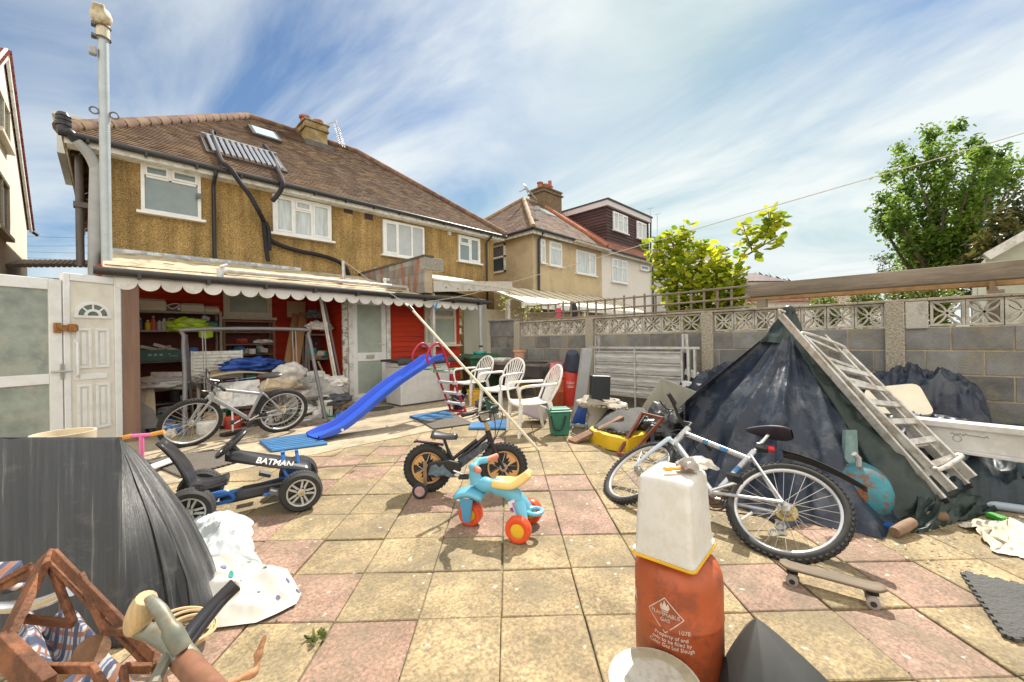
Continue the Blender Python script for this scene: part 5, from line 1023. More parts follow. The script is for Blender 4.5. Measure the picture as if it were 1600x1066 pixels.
m=MB(); m.box(.24,.38,-.18,.18,Ht-.03,Ht+.01); m.build('platform',BLU,SLD,local=True,bevel=.01)
m=MB(); m.tube(path([(.05,-.21,.82),(.5,-.24,.8),(.62,-.24,.82),(.66,0,.83),(.62,.24,.82),(.4,.24,.8),(.05,.22,.82)],4),.008,5); m.build('tie_rope',mat('green_rope',(.02,.25,.09),.7),SLD,local=True)
# ---------- clothes prop and washing line ----------
a=gnd(843,705); b=camv(*((640-800)/630*5.6,5.6),1.78); t=thing('clothes_prop','long cream clothes prop pole leaning across the yard from the paving to the washing line','pole',a)
m=MB(); m.tube([a,b],.017,10); m.build('shaft',mat('cream_pole',(.62,.56,.42),.5,var=.08),t); m=MB(); d=(b-a).normalized(); m.tube([b-d*.1,b],.024,10); m.build('collar',BLACK_PL,t); m=MB(); m.tube([b,b+d*.05+RT*-.02],.015,8); m.tube([b,b+d*.05+RT*.03],.012,8); m.build('fork_tip',W_OLD,t)
tp=b+d*.04; pst=aty(540,410,GY+1.0); L2=[tp,atd(720,463,5.3),atd(815,437,4.6),atd(1020,378,3.6),atd(1210,322,3.2),atd(1600,208,2.8),atd(1800,140,2.7)]
m=MB(); m.tube([pst,pst.lerp(tp,.5)-Vector((0,0,.03)),tp],.0035,5); m.tube(path(L2,5),.0035,5); tag(m.build('washing_line',mat('line_cord',(.5,.46,.38),.6)),'thin washing line running from the roof post over the prop to the upper right','line')
q=atd(681,474,5.45); m=MB(); m.obox(q-Vector((0,0,.03)),(.012,.02,.12),(.2,.35,0)); m.obox(q-Vector((-.01,0,.03)),(.012,.02,.12),(.2,.2,0)); tag(m.build('clothes_peg',mat('blue_peg',(.03,.25,.55),.4),bevel=.003),'blue clothes peg hanging on the washing line by the lean-to gutter','peg')
# ---------- pedal kart ----------
TXT=bpy.data.fonts
def text(name,body,size,M,mt,parent,ext=.001,align='CENTER',bold=False,shear=0,sp=1):
    c=bpy.data.curves.new(name,'FONT'); c.body=body; c.size=size; c.extrude=ext; c.align_x=align; c.align_y='CENTER'; c.shear=shear; c.space_character=sp
    if bold: c.offset=size*.02
    o=bpy.data.objects.new(name,c); COL.objects.link(o); dg=bpy.context.evaluated_depsgraph_get(); me=bpy.data.meshes.new_from_object(o.evaluated_get(dg)); bpy.data.objects.remove(o)
    me.transform(M); me.materials.clear(); me.materials.append(mt); q=bpy.data.objects.new(name,me); COL.objects.link(q); q.parent=parent; return q
fn=gnd(471,797); rn=gnd(296,832); M=frameM(rn,fn-rn); WBk=(fn-rn).length   # near wheels lie on y=-.0; kart axis at +.26
KT=thing('pedal_kart','black and blue childrens pedal kart with silver star wheels beside the black sheet','kart',M=M)
KBLU=mat('blue_kart_tube',(.03,.16,.5),.35); KBK=mat('black_kart_plastic',(.03,.03,.033),.3,var=.3,scale=12); KW=.5
def kwh(x,y,r,side):
    X=Matrix.Translation((x,y,r))@Matrix.Rotation(rad(90)*(1 if side<0 else -1),4,'X')
    m=MB(X); m.lathe([(r*.68,-.06),(r*.9,-.065),(r,-.045),(r*1.0,.03),(r*.9,.055),(r*.68,.05)],36,cap=False)
    for i in range(40):
        a=2*math.pi*i/40
        m.obox((math.cos(a)*r*.985,math.sin(a)*r*.985,-.01),(.01,.012,.07),(0,0,a))
    w_=m.build('wheel',TYRE,KT,local=True)
    m=MB(X); m.lathe([(r*.6,.0),(r*.62,.05),(r*.69,.052),(r*.7,0)],36,cap=False); m.lathe([(0,.03),(.028,.03),(.028,.045),(0,.05)],12)
    for k in range(5):
        a=2*math.pi*k/5; c_,s_=math.cos(a),math.sin(a); pt=lambda rr,t:(rr*c_-t*s_,rr*s_+t*c_)
        m.prism([pt(.02,-.016),pt(r*.62,-.026),pt(r*.62,-.012),pt(.04,-.003)],.012,Matrix.Translation((0,0,.03))); m.prism([pt(.02,.016),pt(.04,.003),pt(r*.62,.012),pt(r*.62,.026)],.012,Matrix.Translation((0,0,.03)))
    m.build('rim',mat('silver_kart_rim',(.5,.5,.48),.35,metal=.4),w_,local=True)
    m=MB(X); m.lathe([(0,.0),(r*.68,.0),(r*.68,.01),(0,.01)],28); m.build('rim_dish',KBK,w_,local=True)
    m=MB(X); m.lathe([(0,.045),(.014,.045),(.014,.058),(0,.06)],10); m.build('hub_cap',GOLD,w_,local=True)
for (x,y,s) in ((WBk,0,-1),(WBk,KW,1),(0,0,-1),(0,KW,1)): kwh(x,y,.148,s)
yc=KW/2
m=MB(); m.tube([(WBk,.04,.16),(WBk,KW-.04,.16)],.016,8); m.tube([(0,.04,.16),(0,KW-.04,.16)],.016,8); m.tube(path([(-.1,yc-.12,.2),(.1,yc-.1,.17),(.4,yc,.17),(WBk-.05,yc,.2)],4),.02,8); m.tube(path([(.05,yc-.17,.2),(.2,yc-.18,.22),(.24,yc-.14,.14),(.1,yc-.12,.12)],4),.014,8)
for s in (-1,1): m.tube(path([(WBk-.12,yc+s*.06,.4),(WBk-.1,yc+s*.1,.26),(WBk-.02,yc+s*.12,.19),(WBk+.01,yc+s*.16,.17)],4),.016,8); m.tube(path([(WBk-.02,yc+s*.05,.4),(WBk,yc+s*.09,.27),(WBk+.06,yc+s*.1,.2)],4),.014,8)
m.tube([(WBk-.25,yc-.17,.14),(WBk-.02,yc-.14,.17)],.013,8); m.build('frame',KBLU,KT,local=True)
m=MB(); m.prism([(.14,.13),(.3,.19),(.6,.2),(.68,.17),(.66,.12),(.2,.09)],.1,Matrix(((1,0,0,0),(0,0,1,yc-.09),(0,1,0,0),(0,0,0,1)))); m.build('chain_case',KBK,KT,local=True,bevel=.02)
m=MB(); m.obox((WBk-.25,yc+.2,.2),(.09,.09,.03),(0,.4,0)); m.build('pedal',mat('grey_pedal',(.12,.12,.12),.6),KT,local=True,bevel=.005); m=MB(); m.obox((WBk-.17,yc-.2,.16),(.09,.09,.03),(0,.4,0)); m.build('pedal',mat('grey_pedal',(.12,.12,.12),.6),KT,local=True,bevel=.005)
# nose fairing, sloping down to the front
na=Vector((WBk-.5,yc,.45)); nb=Vector((WBk+.08,yc,.27))
def nose(u,v):
    wv=.05+.075*min(1,u*1.7)+.02*u; a=math.pi*(v-.5); c=na.lerp(nb,u); return c+Vector((0,math.sin(a)*wv*(1.0),(math.cos(a)*.085-.05)*(1-.45*u)+.01))
m=MB(); m.grid(nose,14,13); ns=m.build('nose_fairing',KBK,KT,solid=.008,local=True)
ax=(nb-na).normalized(); nside=Vector((0,-1,.75)).normalized(); nside=(nside-ax*nside.dot(ax)).normalized(); upv=nside.cross(ax)
p=na.lerp(nb,.56)+Vector((0,-.114,.012)); MT=Matrix(((ax.x,upv.x,nside.x,p.x),(ax.y,upv.y,nside.y,p.y),(ax.z,upv.z,nside.z,p.z),(0,0,0,1)))
text('lettering','BATMAN',.064,MT,mat('white_lettering',(.8,.8,.8),.5),ns,ext=.006,bold=True,shear=.15)
m=MB(); st=Vector((WBk-.42,yc,.5)); m.tube([na+Vector((.1,0,-.02)),st+Vector((-.03,0,.0))],.02,10); axs=Vector((-.55,0,.6)).normalized(); sc=st+Vector((-.04,0,.03)); m.ring(sc,.125,.017,axs,36,10); x1=axs.orthogonal().normalized(); y1=axs.cross(x1)
for k in range(3): a=2*math.pi*k/3+1.57; m.beam(sc,sc+(x1*math.cos(a)+y1*math.sin(a))*.12,.03,.012,up=axs)
m.ball(sc,.035,(1,1,.5)); m.build('steering_wheel',KBK,KT,local=True)
def kseat(u,v):
    y=(v-.5)*.26*(1-.9*max(0,u-.6)); 
    if u<.45: q=u/.45; x=.2-.22*q; z=.25-.025*math.sin(q*3.1)-.03*max(0,.2-q)
    else: q=(u-.45)/.55; x=-.02-.06*q-.12*q*q; z=.25+.34*q
    return Vector((x,yc+y,z+.02*(abs(v-.5)*2)**2+.0*u))
m=MB(); m.grid(kseat,18,9); m.build('seat',KBK,KT,solid=.025,local=True)
# ---------- scooter handlebar behind the black sheet ----------
a=gnd(222,745); t=thing('scooter','pink childrens scooter with orange grips and white bar behind the black sheet','scooter',a)
z0=1.3-(683-539)*a.dot(FW)/630+.02; c=Vector((a.x,a.y,z0)); hv=(RT*.95+FW*.25).normalized()
m=MB(); m.tube([a,c],.02,10); m.tube([c-hv*.1,c+hv*.1],.017,8); m.build('stem',mat('pink_paint',(.75,.16,.4),.35),t)
for s in (-1,1): m=MB(); m.tube([c+hv*s*.08,c+hv*s*.19+Vector((0,0,.02*s))],.021,10); m.build('grip',mat('orange_grip',(.65,.3,.05),.6),t)
m=MB(); m.obox(a+Vector((0,0,.06))-hv*.0+FW*.15,(.12,.5,.03),(0,0,rad(-45))); m.build('deck',W_UPVC,t,bevel=.01)
m=MB(); m.ring(a+Vector((0,0,.06)),.05,.015,(RT.x,RT.y,0),18,8); m.build('wheel',BLACK_RB,t)
# ---------- big bent black plastic sheet ----------
SHT=bpy.data.materials.new('scratched_black_sheet')
def sheet_mat():
    m=SHT; m.use_nodes=True; nt=m.node_tree; N=nt.nodes; L=nt.links; p=N['Principled BSDF']; p.inputs['Roughness'].default_value=.4; p.inputs['Specular IOR Level'].default_value=.45
    uv=N.new('ShaderNodeUVMap'); mp=N.new('ShaderNodeMapping'); mp.inputs['Scale'].default_value=(60,1.0,1); L.new(uv.outputs[0],mp.inputs[0])
    n=N.new('ShaderNodeTexNoise'); n.inputs['Scale'].default_value=1; n.inputs['Detail'].default_value=8; n.inputs['Roughness'].default_value=.7; L.new(mp.outputs[0],n.inputs['Vector'])
    r=N.new('ShaderNodeValToRGB'); e=r.color_ramp.elements; e[0].position=.4; e[0].color=(.02,.021,.023,1); e[1].position=.76; e[1].color=(.3,.29,.26,1); x=e.new(.58); x.color=(.032,.033,.035,1); x=e.new(.66); x.color=(.1,.097,.09,1); L.new(n.outputs['Fac'],r.inputs[0])
    n2=N.new('ShaderNodeTexNoise'); n2.inputs['Scale'].default_value=7; n2.inputs['Detail'].default_value=8; n2.inputs['Roughness'].default_value=.75; L.new(uv.outputs[0],n2.inputs['Vector'])
    r2=N.new('ShaderNodeValToRGB'); e=r2.color_ramp.elements; e[0].position=.55; e[0].color=(0,0,0,1); e[1].position=.72; e[1].color=(.4,.4,.4,1); L.new(n2.outputs['Fac'],r2.inputs[0])
    mx=N.new('ShaderNodeMixRGB'); L.new(r2.outputs[0],mx.inputs[0]); L.new(r.outputs[0],mx.inputs[1]); mx.inputs[2].default_value=(.15,.14,.125,1); L.new(mx.outputs[0],p.inputs['Base Color'])
    b=N.new('ShaderNodeBump'); b.inputs['Strength'].default_value=.5; b.inputs['Distance'].default_value=.01; L.new(n.outputs['Fac'],b.inputs['Height']); L.new(b.outputs[0],p.inputs['Normal'])
sheet_mat()
KN=[];u_=-.02
while u_<1.05: KN.append((u_,R.uniform(-.02,.022))); u_+=R.choice((.008,.016,.03,.05,.06))
def crease(u):
    for i in range(len(KN)-1):
        if KN[i][0]<=u<KN[i+1][0]: f=(u-KN[i][0])/(KN[i+1][0]-KN[i][0]); return KN[i][1]*(1-f)+KN[i+1][1]*f
    return 0
EDG=path([atd(*q) for q in ((183,683,2.3),(222,714,2.3),(262,760,2.27),(296,806,2.24),(320,850,2.19),(337,892,2.12))]+[gnd(346,942)+UP*.01],8)
def face(px,v):
    t_=atd(px,684,2.3+.0004*(190-px)); g_=gnd(px,1015+.12*(190-px)); g_.z=.01; p=t_.lerp(g_,v); vd=Vector((p.x,p.y,0)).normalized()
    return p-vd*(.16*math.sin(math.pi*v)**.8)+UP*.05*math.sin(math.pi*v)
def sheetf(u,v):
    n=(-FW*.8+UP*.4+RT*.3)
    if u<.6:
        px=-190+380*u/.6; p=face(px,v)
    else:
        k=(u-.6)/.4; f=v*(len(EDG)-1); i=min(int(f),len(EDG)-2); e=EDG[i].lerp(EDG[i+1],f-i); c=face(190,v); p=c.lerp(e,k)
        p=p+(RT*.3-FW*.5)*(.1*math.sin(math.pi*k)*math.sin(math.pi*v**.7))+(RT-FW*.3)*.03*max(0,1-abs(k-.45-.25*v)/.1)*v
    return p+n*(crease(u)*(.25+.9*v)+.018*nz((u*5,v*1.5,3),1)+.006*nz((u*20,v*6,1),1))
m=MB(); nu,nv=260,44
m.grid(sheetf,nu,nv)
def back(u,v):
    a=face(-190+300*u,0); b=a+FW*.35; b.z=.06; p=a.lerp(b,v); return p+(FW*.5+UP*.4)*.12*math.sin(math.pi*v)
m2=MB(); m2.grid(back,40,14)
o=m.build('black_sheet',SHT,None,solid=.006)
uvl=o.data.uv_layers.new(name='UVMap'); 
for pl in o.data.polygons:
    for li in pl.loop_indices:
        vi=o.data.loops[li].vertex_index; uvl.data[li].uv=((vi//nv)/(nu-1),(vi%nv)/(nv-1))
tag(o,'large scratched black plastic sheet bent over in an arch at the left foreground','plastic sheet')
b_=m2.build('rear_flap',SHT,o,solid=.006)
m=MB(); m.lathe([(.0,0),(.28,0),(.33,.05),(.36,.42),(.33,.42),(.3,.06),(0,.03)],28,Matrix.Translation(camv(-2.92,2.62,.565))@Matrix.Scale(.42,4)); tag(m.build('plastic_tub',mat('cream_tub',(.62,.53,.38),.45,var=.06)),'cream plastic tub rim showing above the black sheet','tub')
# ---------- spotted oilcloth on the ground ----------
poly=[gnd(*q) for q in ((322,988),(400,978),(432,964),(463,948),(471,932),(449,893),(400,884),(350,870),(300,890),(270,950))]
cen=sum(poly,Vector())/len(poly)
def cloth(u,v):
    k=u*len(poly); i=int(k)%len(poly); e=poly[i].lerp(poly[(i+1)%len(poly)],k-int(k)); p=cen.lerp(e,v); 
    h=.015+(.07*(1-abs(nz(p,5,1))*2.2)*max(0,1-v**2.5)+.022*(.5-abs(nz(p,9,8)))*(1-v**5)); d_=(p-gnd(330,900)).length; h+=.1*math.exp(-(d_/.22)**2)*(1-v); return p+Vector((0,0,max(h,.012)))
m=MB(); m.grid(cloth,150,40,closed=True)
VIN=mat('white_oilcloth',(.5,.49,.45),.35,var=.05,stain=(.5,.46,.36),stain_s=4,stain_a=.3)
oc=m.build('oilcloth',VIN,None); tag(oc,'crumpled white oilcloth with teal and violet dots beside the black sheet','cloth')
def sackf(u,v):
    P_=[gnd(268,880),gnd(402,886),gnd(392,818),gnd(300,806)]; p=P_[0].lerp(P_[1],u).lerp(P_[3].lerp(P_[2],u),v); e=(math.sin(math.pi*u)*math.sin(math.pi*v))**.4
    return p+UP*(.01+.12*e*(.8+.35*(.5-abs(nz(p,5,21)))+.45*(.5-abs(nz(p,11,22)))+.2*(.5-abs(nz(p,21,23)))))+RT*.05*nz(p,6,31)*(1-e)+FW*.05*nz(p,6,33)*(1-e)
m=MB(); m.grid(sackf,60,60); tag(m.build('plastic_sheet',mat('bluish_white_plastic',(.56,.6,.61),.25,var=.06)),'crumpled bluish white plastic sheet behind the dotted oilcloth','plastic sheet')
dm=mat('teal_dots',(.02,.3,.27),.5,var=.4,scale=3)
dv=mat('violet_dots',(.12,.1,.25),.5)
for k,(px,py) in enumerate(((415,910),(450,917),(378,932),(435,948),(405,940),(466,930),(362,926),(350,905),(390,897))):
    p=gnd(px,py); d=p-cen; L_=1e9
    for q in range(len(poly)):
        a=poly[q]-cen;b=poly[(q+1)%len(poly)]-cen; den=a.x*b.y-a.y*b.x; s=(d.x*b.y-d.y*b.x)/den; t_=(a.x*d.y-a.y*d.x)/den
        if s>=0 and t_>=0: u=(q+t_/(s+t_+1e-9))/len(poly); v=min(1,s+t_); break
    def dot(uu,vv): return cloth((u+.008*math.cos(uu*6.283)*vv/max(v,.3))%1,min(1,v+.035*math.sin(uu*6.283)*vv))+Vector((0,0,.004))
    m=MB(); m.grid(dot,12,3,closed=True); m.build('printed_dot',dm if k%2==0 else dv,oc)
# ---------- rusty angle iron frame, spade, tube, chair ----------
A=lambda px,py,d: atd(px,py,d)
t=thing('iron_frame','rusty welded angle iron frame with triangular brackets in the left foreground corner','frame',Vector(camv(-1.0,.9,0)))
bars=[(A(74,868,.95),A(8,1002,.8),.046,.016,-FW),(A(4,1010,.8),A(75,1085,.72),.062,.02,-FW),(A(50,886,.96),A(-40,933,1.05),.026,.008,UP),(A(50,889,.955),A(-40,936,1.045),.008,.03,UP),(A(84,865,.93),A(240,1026,.78),.024,.008,FW),(A(82,872,.945),A(238,1033,.79),.008,.03,FW),(A(240,1026,.78),A(262,1100,.72),.024,.01,FW)]
for p_,q_,w1,h1,u1 in bars: m=MB(); m.beam(p_,q_,w1,h1,up=u1); m.build('bar',RUST,t,bevel=.002)
def bracket(pts): 
    m=MB()
    for i in range(len(pts)-1): m.beam(pts[i],pts[i+1],.017,.01,up=FW)
    m.build('bracket',RUST,t,bevel=.002)
bracket([A(79,883,.93),A(115,975,.86),A(40,967,.86)]); bracket([A(125,898,.89),A(165,985,.83),A(206,987,.8)]); bracket([A(69,1044,.76),A(144,1044,.74),A(170,1085,.7)]); bracket([A(242,1021,.78),A(238,1044,.76),A(192,1044,.74),A(196,1085,.7)])
m=MB(); q=A(144,1017,.82); b0_=A(85,1062,.95); dq=(q-b0_).normalized(); m.tube([b0_,q],.016,12); m.tube([q-dq*.006,q+dq*.002],.028,20); m.build('stub_foot',mat('dull_brown_rust',(.22,.12,.07),.75,var=.4,scale=20,bump=.3),t)
t=thing('garden_spade','upturned spade handle with a pale wooden grip in the left foreground','spade',A(330,1080,.75))
m=MB(); m.tube([A(285,1029,.74),A(350,1100,.64)],.02,14); m.build('shaft',mat('red_brown_shaft',(.2,.09,.05),.6,var=.3,scale=20),t)
hd=mat('grey_green_metal',(.2,.21,.17),.5,metal=.3,var=.25,scale=20,stain=(.2,.12,.06),stain_s=22,stain_a=.5)
m=MB(); m.tube(path([A(300,1040,.73),A(276,1012,.745),A(246,992,.757),A(222,985,.765),A(208,984,.77)],5),[.02]*6+[.018]*5+[.0165]*5+[.015]*5,12,sq=.75); m.tube(path([A(284,1014,.735),A(268,985,.735),A(248,952,.745),A(232,938,.755)],5),[.016]*6+[.012]*5+[.011]*5,10); m.tube([A(262,1025,.73),A(240,1070,.69)],.01,8); m.build('head',hd,t)
m=MB(); g0,g1=A(211,982,.765),A(229,934,.752); m.tube([g0.lerp(g1,k/8) for k in range(9)],[.017,.0195,.021,.022,.0222,.022,.021,.0195,.016],14); m.build('grip',mat('split_pale_wood',(.5,.37,.2),.75,var=.35,scale=40,stretch=(1,1,.15),bump=.5),t)
m=MB(); m.lathe([(0,0),(.006,0),(.006,.003),(0,.004)],10,Matrix.Translation(A(215,984,.755))@Matrix.Rotation(rad(90),4,'X')); m.build('rivet',GOLD,t)
m=MB(); m.tube(path([A(275,1020,.95),A(300,985,1.0),A(335,945,1.06),A(368,912,1.1)],4),.017,10); m.tube(path([A(283,1024,.95),A(310,990,1.0),A(345,945,1.06),A(372,918,1.1)],4),.009,8); tag(m.build('black_tube',BLACK_PL),'bent black metal tube sticking up beside the spade handle','tube')
m=MB(); c=gnd(292,1012)
for k in range(5): m.ring(c+Vector((R.uniform(-.02,.02),R.uniform(-.02,.02),.06+.012*k)),.09+R.uniform(-.02,.02),.006,(R.uniform(-.2,.2)+.2,-.1,1),36,6)
tag(m.build('cable_coil',mat('tan_cable',(.55,.4,.22),.6)),'loose coil of tan cable behind the spade handle','cable')
m=MB(); m.tube(path([A(330,1085,.9),A(372,1062,.95),A(398,1048,.98),A(404,1022,1.0),A(415,992,1.02)],5),[.009+.003*math.sin(i*.9) for i in range(16)]+[.008,.007,.006,.005,.003],9); tag(m.build('driftwood',mat('orange_brown_root',(.36,.18,.09),.7,var=.35,scale=18,bump=.4)),'crooked reddish root standing beside the spade in the foreground','root')
t=thing('folding_chair','folded chair with checked fabric and chrome tube at the left edge of the foreground','chair',camv(-1.25,1.0))
FAB=bpy.data.materials.new('checked_fabric')
def fabm():
    m=FAB; m.use_nodes=True; nt=m.node_tree; N=nt.nodes; L=nt.links; p=N['Principled BSDF']; p.inputs['Roughness'].default_value=.9
    tc=N.new('ShaderNodeTexCoord'); mp=N.new('ShaderNodeMapping'); mp.inputs['Rotation'].default_value=(0,.5,.5); L.new(tc.outputs['Object'],mp.inputs[0]); last=None
    for ax,sc,col in (('X',16,(.1,.13,.24)),('Z',16,(.22,.1,.06)),('X',7,(.05,.06,.1))):
        w=N.new('ShaderNodeTexWave'); w.bands_direction=ax; w.inputs['Scale'].default_value=sc; w.inputs['Distortion'].default_value=.4; L.new(mp.outputs[0],w.inputs['Vector']); r=N.new('ShaderNodeValToRGB'); r.color_ramp.elements[0].position=.62; r.color_ramp.elements[1].position=.7; L.new(w.outputs['Fac'],r.inputs[0])
        x=N.new('ShaderNodeMixRGB'); L.new(r.outputs[0],x.inputs[0]); x.inputs[2].default_value=col+(1,)
        if last is None: x.inputs[1].default_value=(.36,.34,.32,1)
        else: L.new(last,x.inputs[1])
        last=x.outputs[0]
    L.new(last,p.inputs['Base Color'])
fabm()
c0,c1,c2,c3=A(20,965,1.25),A(120,960,1.2),A(215,1085,1.0),A(30,1100,.95)
m=MB(); m.grid(lambda u,v:c0.lerp(c1,u).lerp(c3.lerp(c2,u),v)+Vector((0,0,.03*nz((u*3,v*3,0),1)+.02*math.sin(u*9))),14,14); m.build('fabric_seat',FAB,t,solid=.006)
c0,c1,c2,c3=A(-30,885,1.3),A(35,880,1.3),A(40,915,1.25),A(-30,935,1.2)
m=MB(); m.grid(lambda u,v:c0.lerp(c1,u).lerp(c3.lerp(c2,u),v)+FW*-.05*math.sin(math.pi*v),8,8); m.build('fabric_back',FAB,t,solid=.02)
m=MB(); m.tube(path([A(-30,950,1.15),A(30,948,1.15),A(75,938,1.12),A(112,922,1.1)],4),.016,10); m.build('chrome_tube',CHROME,t)
# ---------- gas cylinder, bin and bits in the foreground ----------
ORN=mat('orange_cylinder_paint',(.4,.085,.026),.5,var=.14,scale=7,stain=(.16,.05,.03),stain_s=11,stain_a=.5,bump=.15,bscale=30)
gc=gnd(1061,1036); GR=.163
def gas(label,c,r,h,mt,letter=True,collar=False):
    t=thing('gas_cylinder',label,'gas cylinder',c); m=MB(); c=Vector(c)
    m.lathe([(r*.9,0),(r*.93,.02),(r,.04),(r,h*.49),(r*1.012,h*.5),(r*1.012,h*.515),(r,h*.525),(r,h*.8),(r*.985,h*.86),(r*.9,h*.935),(r*.7,h*.985),(r*.45,h),(0,h)],48,Matrix.Translation(c)); b=m.build('body',mt,t)
    m=MB(); m.ring(c+Vector((0,0,.012)),r*.88,.012,(0,0,1),32,6); m.build('foot_ring',mt,t)
    if collar: m=MB(); m.lathe([(r*.5,h-.01),(r*.52,h+.1),(r*.48,h+.1),(r*.46,h-.01)],24,Matrix.Translation(c),cap=False); m.build('collar',mt,t)
    return t,b
GASH=.45
G,gb=gas('large orange gas cylinder in the right foreground under the upturned white bin',gc,GR,GASH,ORN)
WL=mat('worn_white_print',(.62,.5,.42),.6,var=.25,scale=40)
def wraptext(name,body,size,ang,z,parent,c,r,shear=0,rot=0,mt=WL):
    # flat lettering bent round the cylinder; ang measured from the direction to the camera
    o=text(name,body,size,Matrix.Rotation(rot,4,'Z'),mt,parent,ext=.0008)
    to=(CP-Vector(c)); a0=math.atan2(to.y,to.x)+ang; me=o.data; ri=FR[parent.parent.name] if parent.parent else Matrix()
    for v in me.vertices:
        a=a0+v.co.x/r; rr=r*1.0+.0012+v.co.z; p=Vector((c[0]+math.cos(a)*rr,c[1]+math.sin(a)*rr,c[2]+z+v.co.y)); v.co=ri@p
    return o
wraptext('hazard_words','FLAMMABLE\nGAS',.019,-.28,.272,gb,gc,GR)
wraptext('number','1078',.021,.12,.232,gb,gc,GR)
wraptext('ownership_words','Property of and\nonly to be filled by\nCalor Gas Ltd Slough',.0185,-.16,.188,gb,gc,GR)
wraptext('side_words','R\nE',.05,-1.25,.25,gb,gc,GR)
def wrapshape(name,polys,ang,z,parent,c,r,mt=WL):
    to=(CP-Vector(c)); a0=math.atan2(to.y,to.x)+ang; m=MB()
    for pl in polys:
        m.add([(c[0]+math.cos(a0+x/r)*(r+.0015),c[1]+math.sin(a0+x/r)*(r+.0015),c[2]+z+y) for x,y in pl],[tuple(range(len(pl)))])
    m.build(name,mt,parent)
D=.064; th_=.0035
segs=[]
for (xa,ya,xb,yb) in ((0,D,D,0),(D,0,0,-D),(0,-D,-D,0),(-D,0,0,D)):
    for k in range(6):
        f0,f1=k/6,(k+1)/6; x0,y0=xa+(xb-xa)*f0,ya+(yb-ya)*f0; x1,y1=xa+(xb-xa)*f1,ya+(yb-ya)*f1; nx,ny=(yb-ya)/D/1.414*th_*.5,-(xb-xa)/D/1.414*th_*.5
        segs.append([(x0+nx,y0+ny),(x1+nx,y1+ny),(x1-nx,y1-ny),(x0-nx,y0-ny)])
wrapshape('hazard_diamond',segs,-.28,.28,gb,gc,GR)
wrapshape('flame_mark',[[(-.014,.018),(-.019,.03),(-.013,.044),(-.008,.034),(-.002,.055),(.006,.036),(.011,.045),(.017,.03),(.012,.018)],[(-.012,.015),(-.012,.012),(.012,.012),(.012,.015)]],-.28,.28,gb,gc,GR)
# upturned white bin with a yellow lid
bz=GASH+.003; t=thing('plastic_bin','white square plastic bin standing upside down on the orange gas cylinder','bin',M=Matrix.Translation((gc.x,gc.y,bz))@Matrix.Rotation(rad(4),4,'Z')@Matrix.Translation((-.005,.01,0)))
BINM=mat('white_bin_plastic',(.66,.65,.61),.45,var=.06,scale=8,stain=(.5,.42,.3),stain_s=14,stain_a=.25)
def frustum(mb,b,tp,z0,z1,rb=.02,n=4):
    def sq(h,r): 
        o=[]
        for cx,cy,a0 in ((1,1,0),(-1,1,90),(-1,-1,180),(1,-1,270)):
            for k in range(n+1): a=rad(a0+90*k/n); o.append((cx*(h[0]-r)+r*math.cos(a),cy*(h[1]-r)+r*math.sin(a)))
        return o
    return sq
sq=frustum(None,0,0,0,0)
L_=[((.138,.118),.02,.012),((.138,.118),.02,.022),((.131,.111),.02,.022),((.118,.098),.024,.29),((.113,.093),.024,.303),((.102,.082),.02,.31)]
m=MB(); vs=[];nn_=20
for h,r,z in L_: vs+=[(x,y,z) for x,y in sq(h,r)]
m.add(vs,[(i*nn_+k,i*nn_+(k+1)%nn_,(i+1)*nn_+(k+1)%nn_,(i+1)*nn_+k) for i in range(len(L_)-1) for k in range(nn_)],.5,True); m.add(vs[-nn_:],[tuple(range(nn_))]); m.add(vs[:nn_],[tuple(range(nn_-1,-1,-1))]); m.build('bin_body',BINM,t,local=True,ang=50)
m=MB(); a=sq((.143,.123),.025); m.prism(a,.011,None); m.build('lid',mat('yellow_lid',(.72,.42,.02),.4),t,local=True,bevel=.003)
bt=Vector((gc.x,gc.y,bz+.31)); t=thing('paint_brush','yellow handled brush in clear wrapping lying on top of the white bin','brush',bt)
q=bt+RT*-.06-FW*.03+UP*.02; m=MB(); m.tube(path([q,q+RT*.035+FW*.004,q+RT*.07+FW*.01],4),[.008,.013,.014,.013,.011,.01,.011,.012,.012],10,sq=.7); m.build('handle',mat('orange_yellow_handle',(.8,.38,.03),.35),t)
m=MB(); m.obox(q+RT*.1+FW*.02,(.07,.05,.02),(0,0,rad(-40))); m.build('bristles',mat('brown_bristles',(.25,.15,.09),.8,var=.4,scale=60),t,bevel=.004)
m=MB(); m.grid(lambda u,v:q+RT*(.07+.13*u)+FW*(-.04+.1*v)+UP*(.008+.035*math.sin(math.pi*u)**.5*math.sin(math.pi*v)**.5+.012*nz((u*5,v*5,0),1)),16,12); m.build('wrapping',mat('clear_film',(.5,.47,.43),.15,trans=.55),t)
# white tub and black rubber cone in front of it
p=camv(.455,1.34,-.09); t=thing('bucket','dirty white bucket with a clouded lid at the bottom edge of the picture','bucket',p)
m=MB(); m.lathe([(.12,0),(.135,.22),(.15,.225),(.15,.245),(.146,.247)],36,Matrix.Translation(p)); m.build('body',mat('dirty_bucket_white',(.5,.47,.4),.45,var=.12,scale=14,stain=(.3,.26,.18),stain_s=12,stain_a=.5),t)
m=MB(); m.lathe([(.146,.243),(.14,.249),(.1,.247),(0,.246)],36,Matrix.Translation(p)); m.build('lid',mat('clouded_lid',(.38,.34,.24),.3,var=.3,scale=14,stain=(.36,.32,.2),stain_s=12,stain_a=.7),t)
ap=camv(.875,1.47,.27)
bpts=[camv(*q) for q in ((.66,1.25),(.72,1.12),(.95,1.05),(1.15,1.15),(1.12,1.35),(1.0,1.55),(.85,1.62),(.72,1.5))]
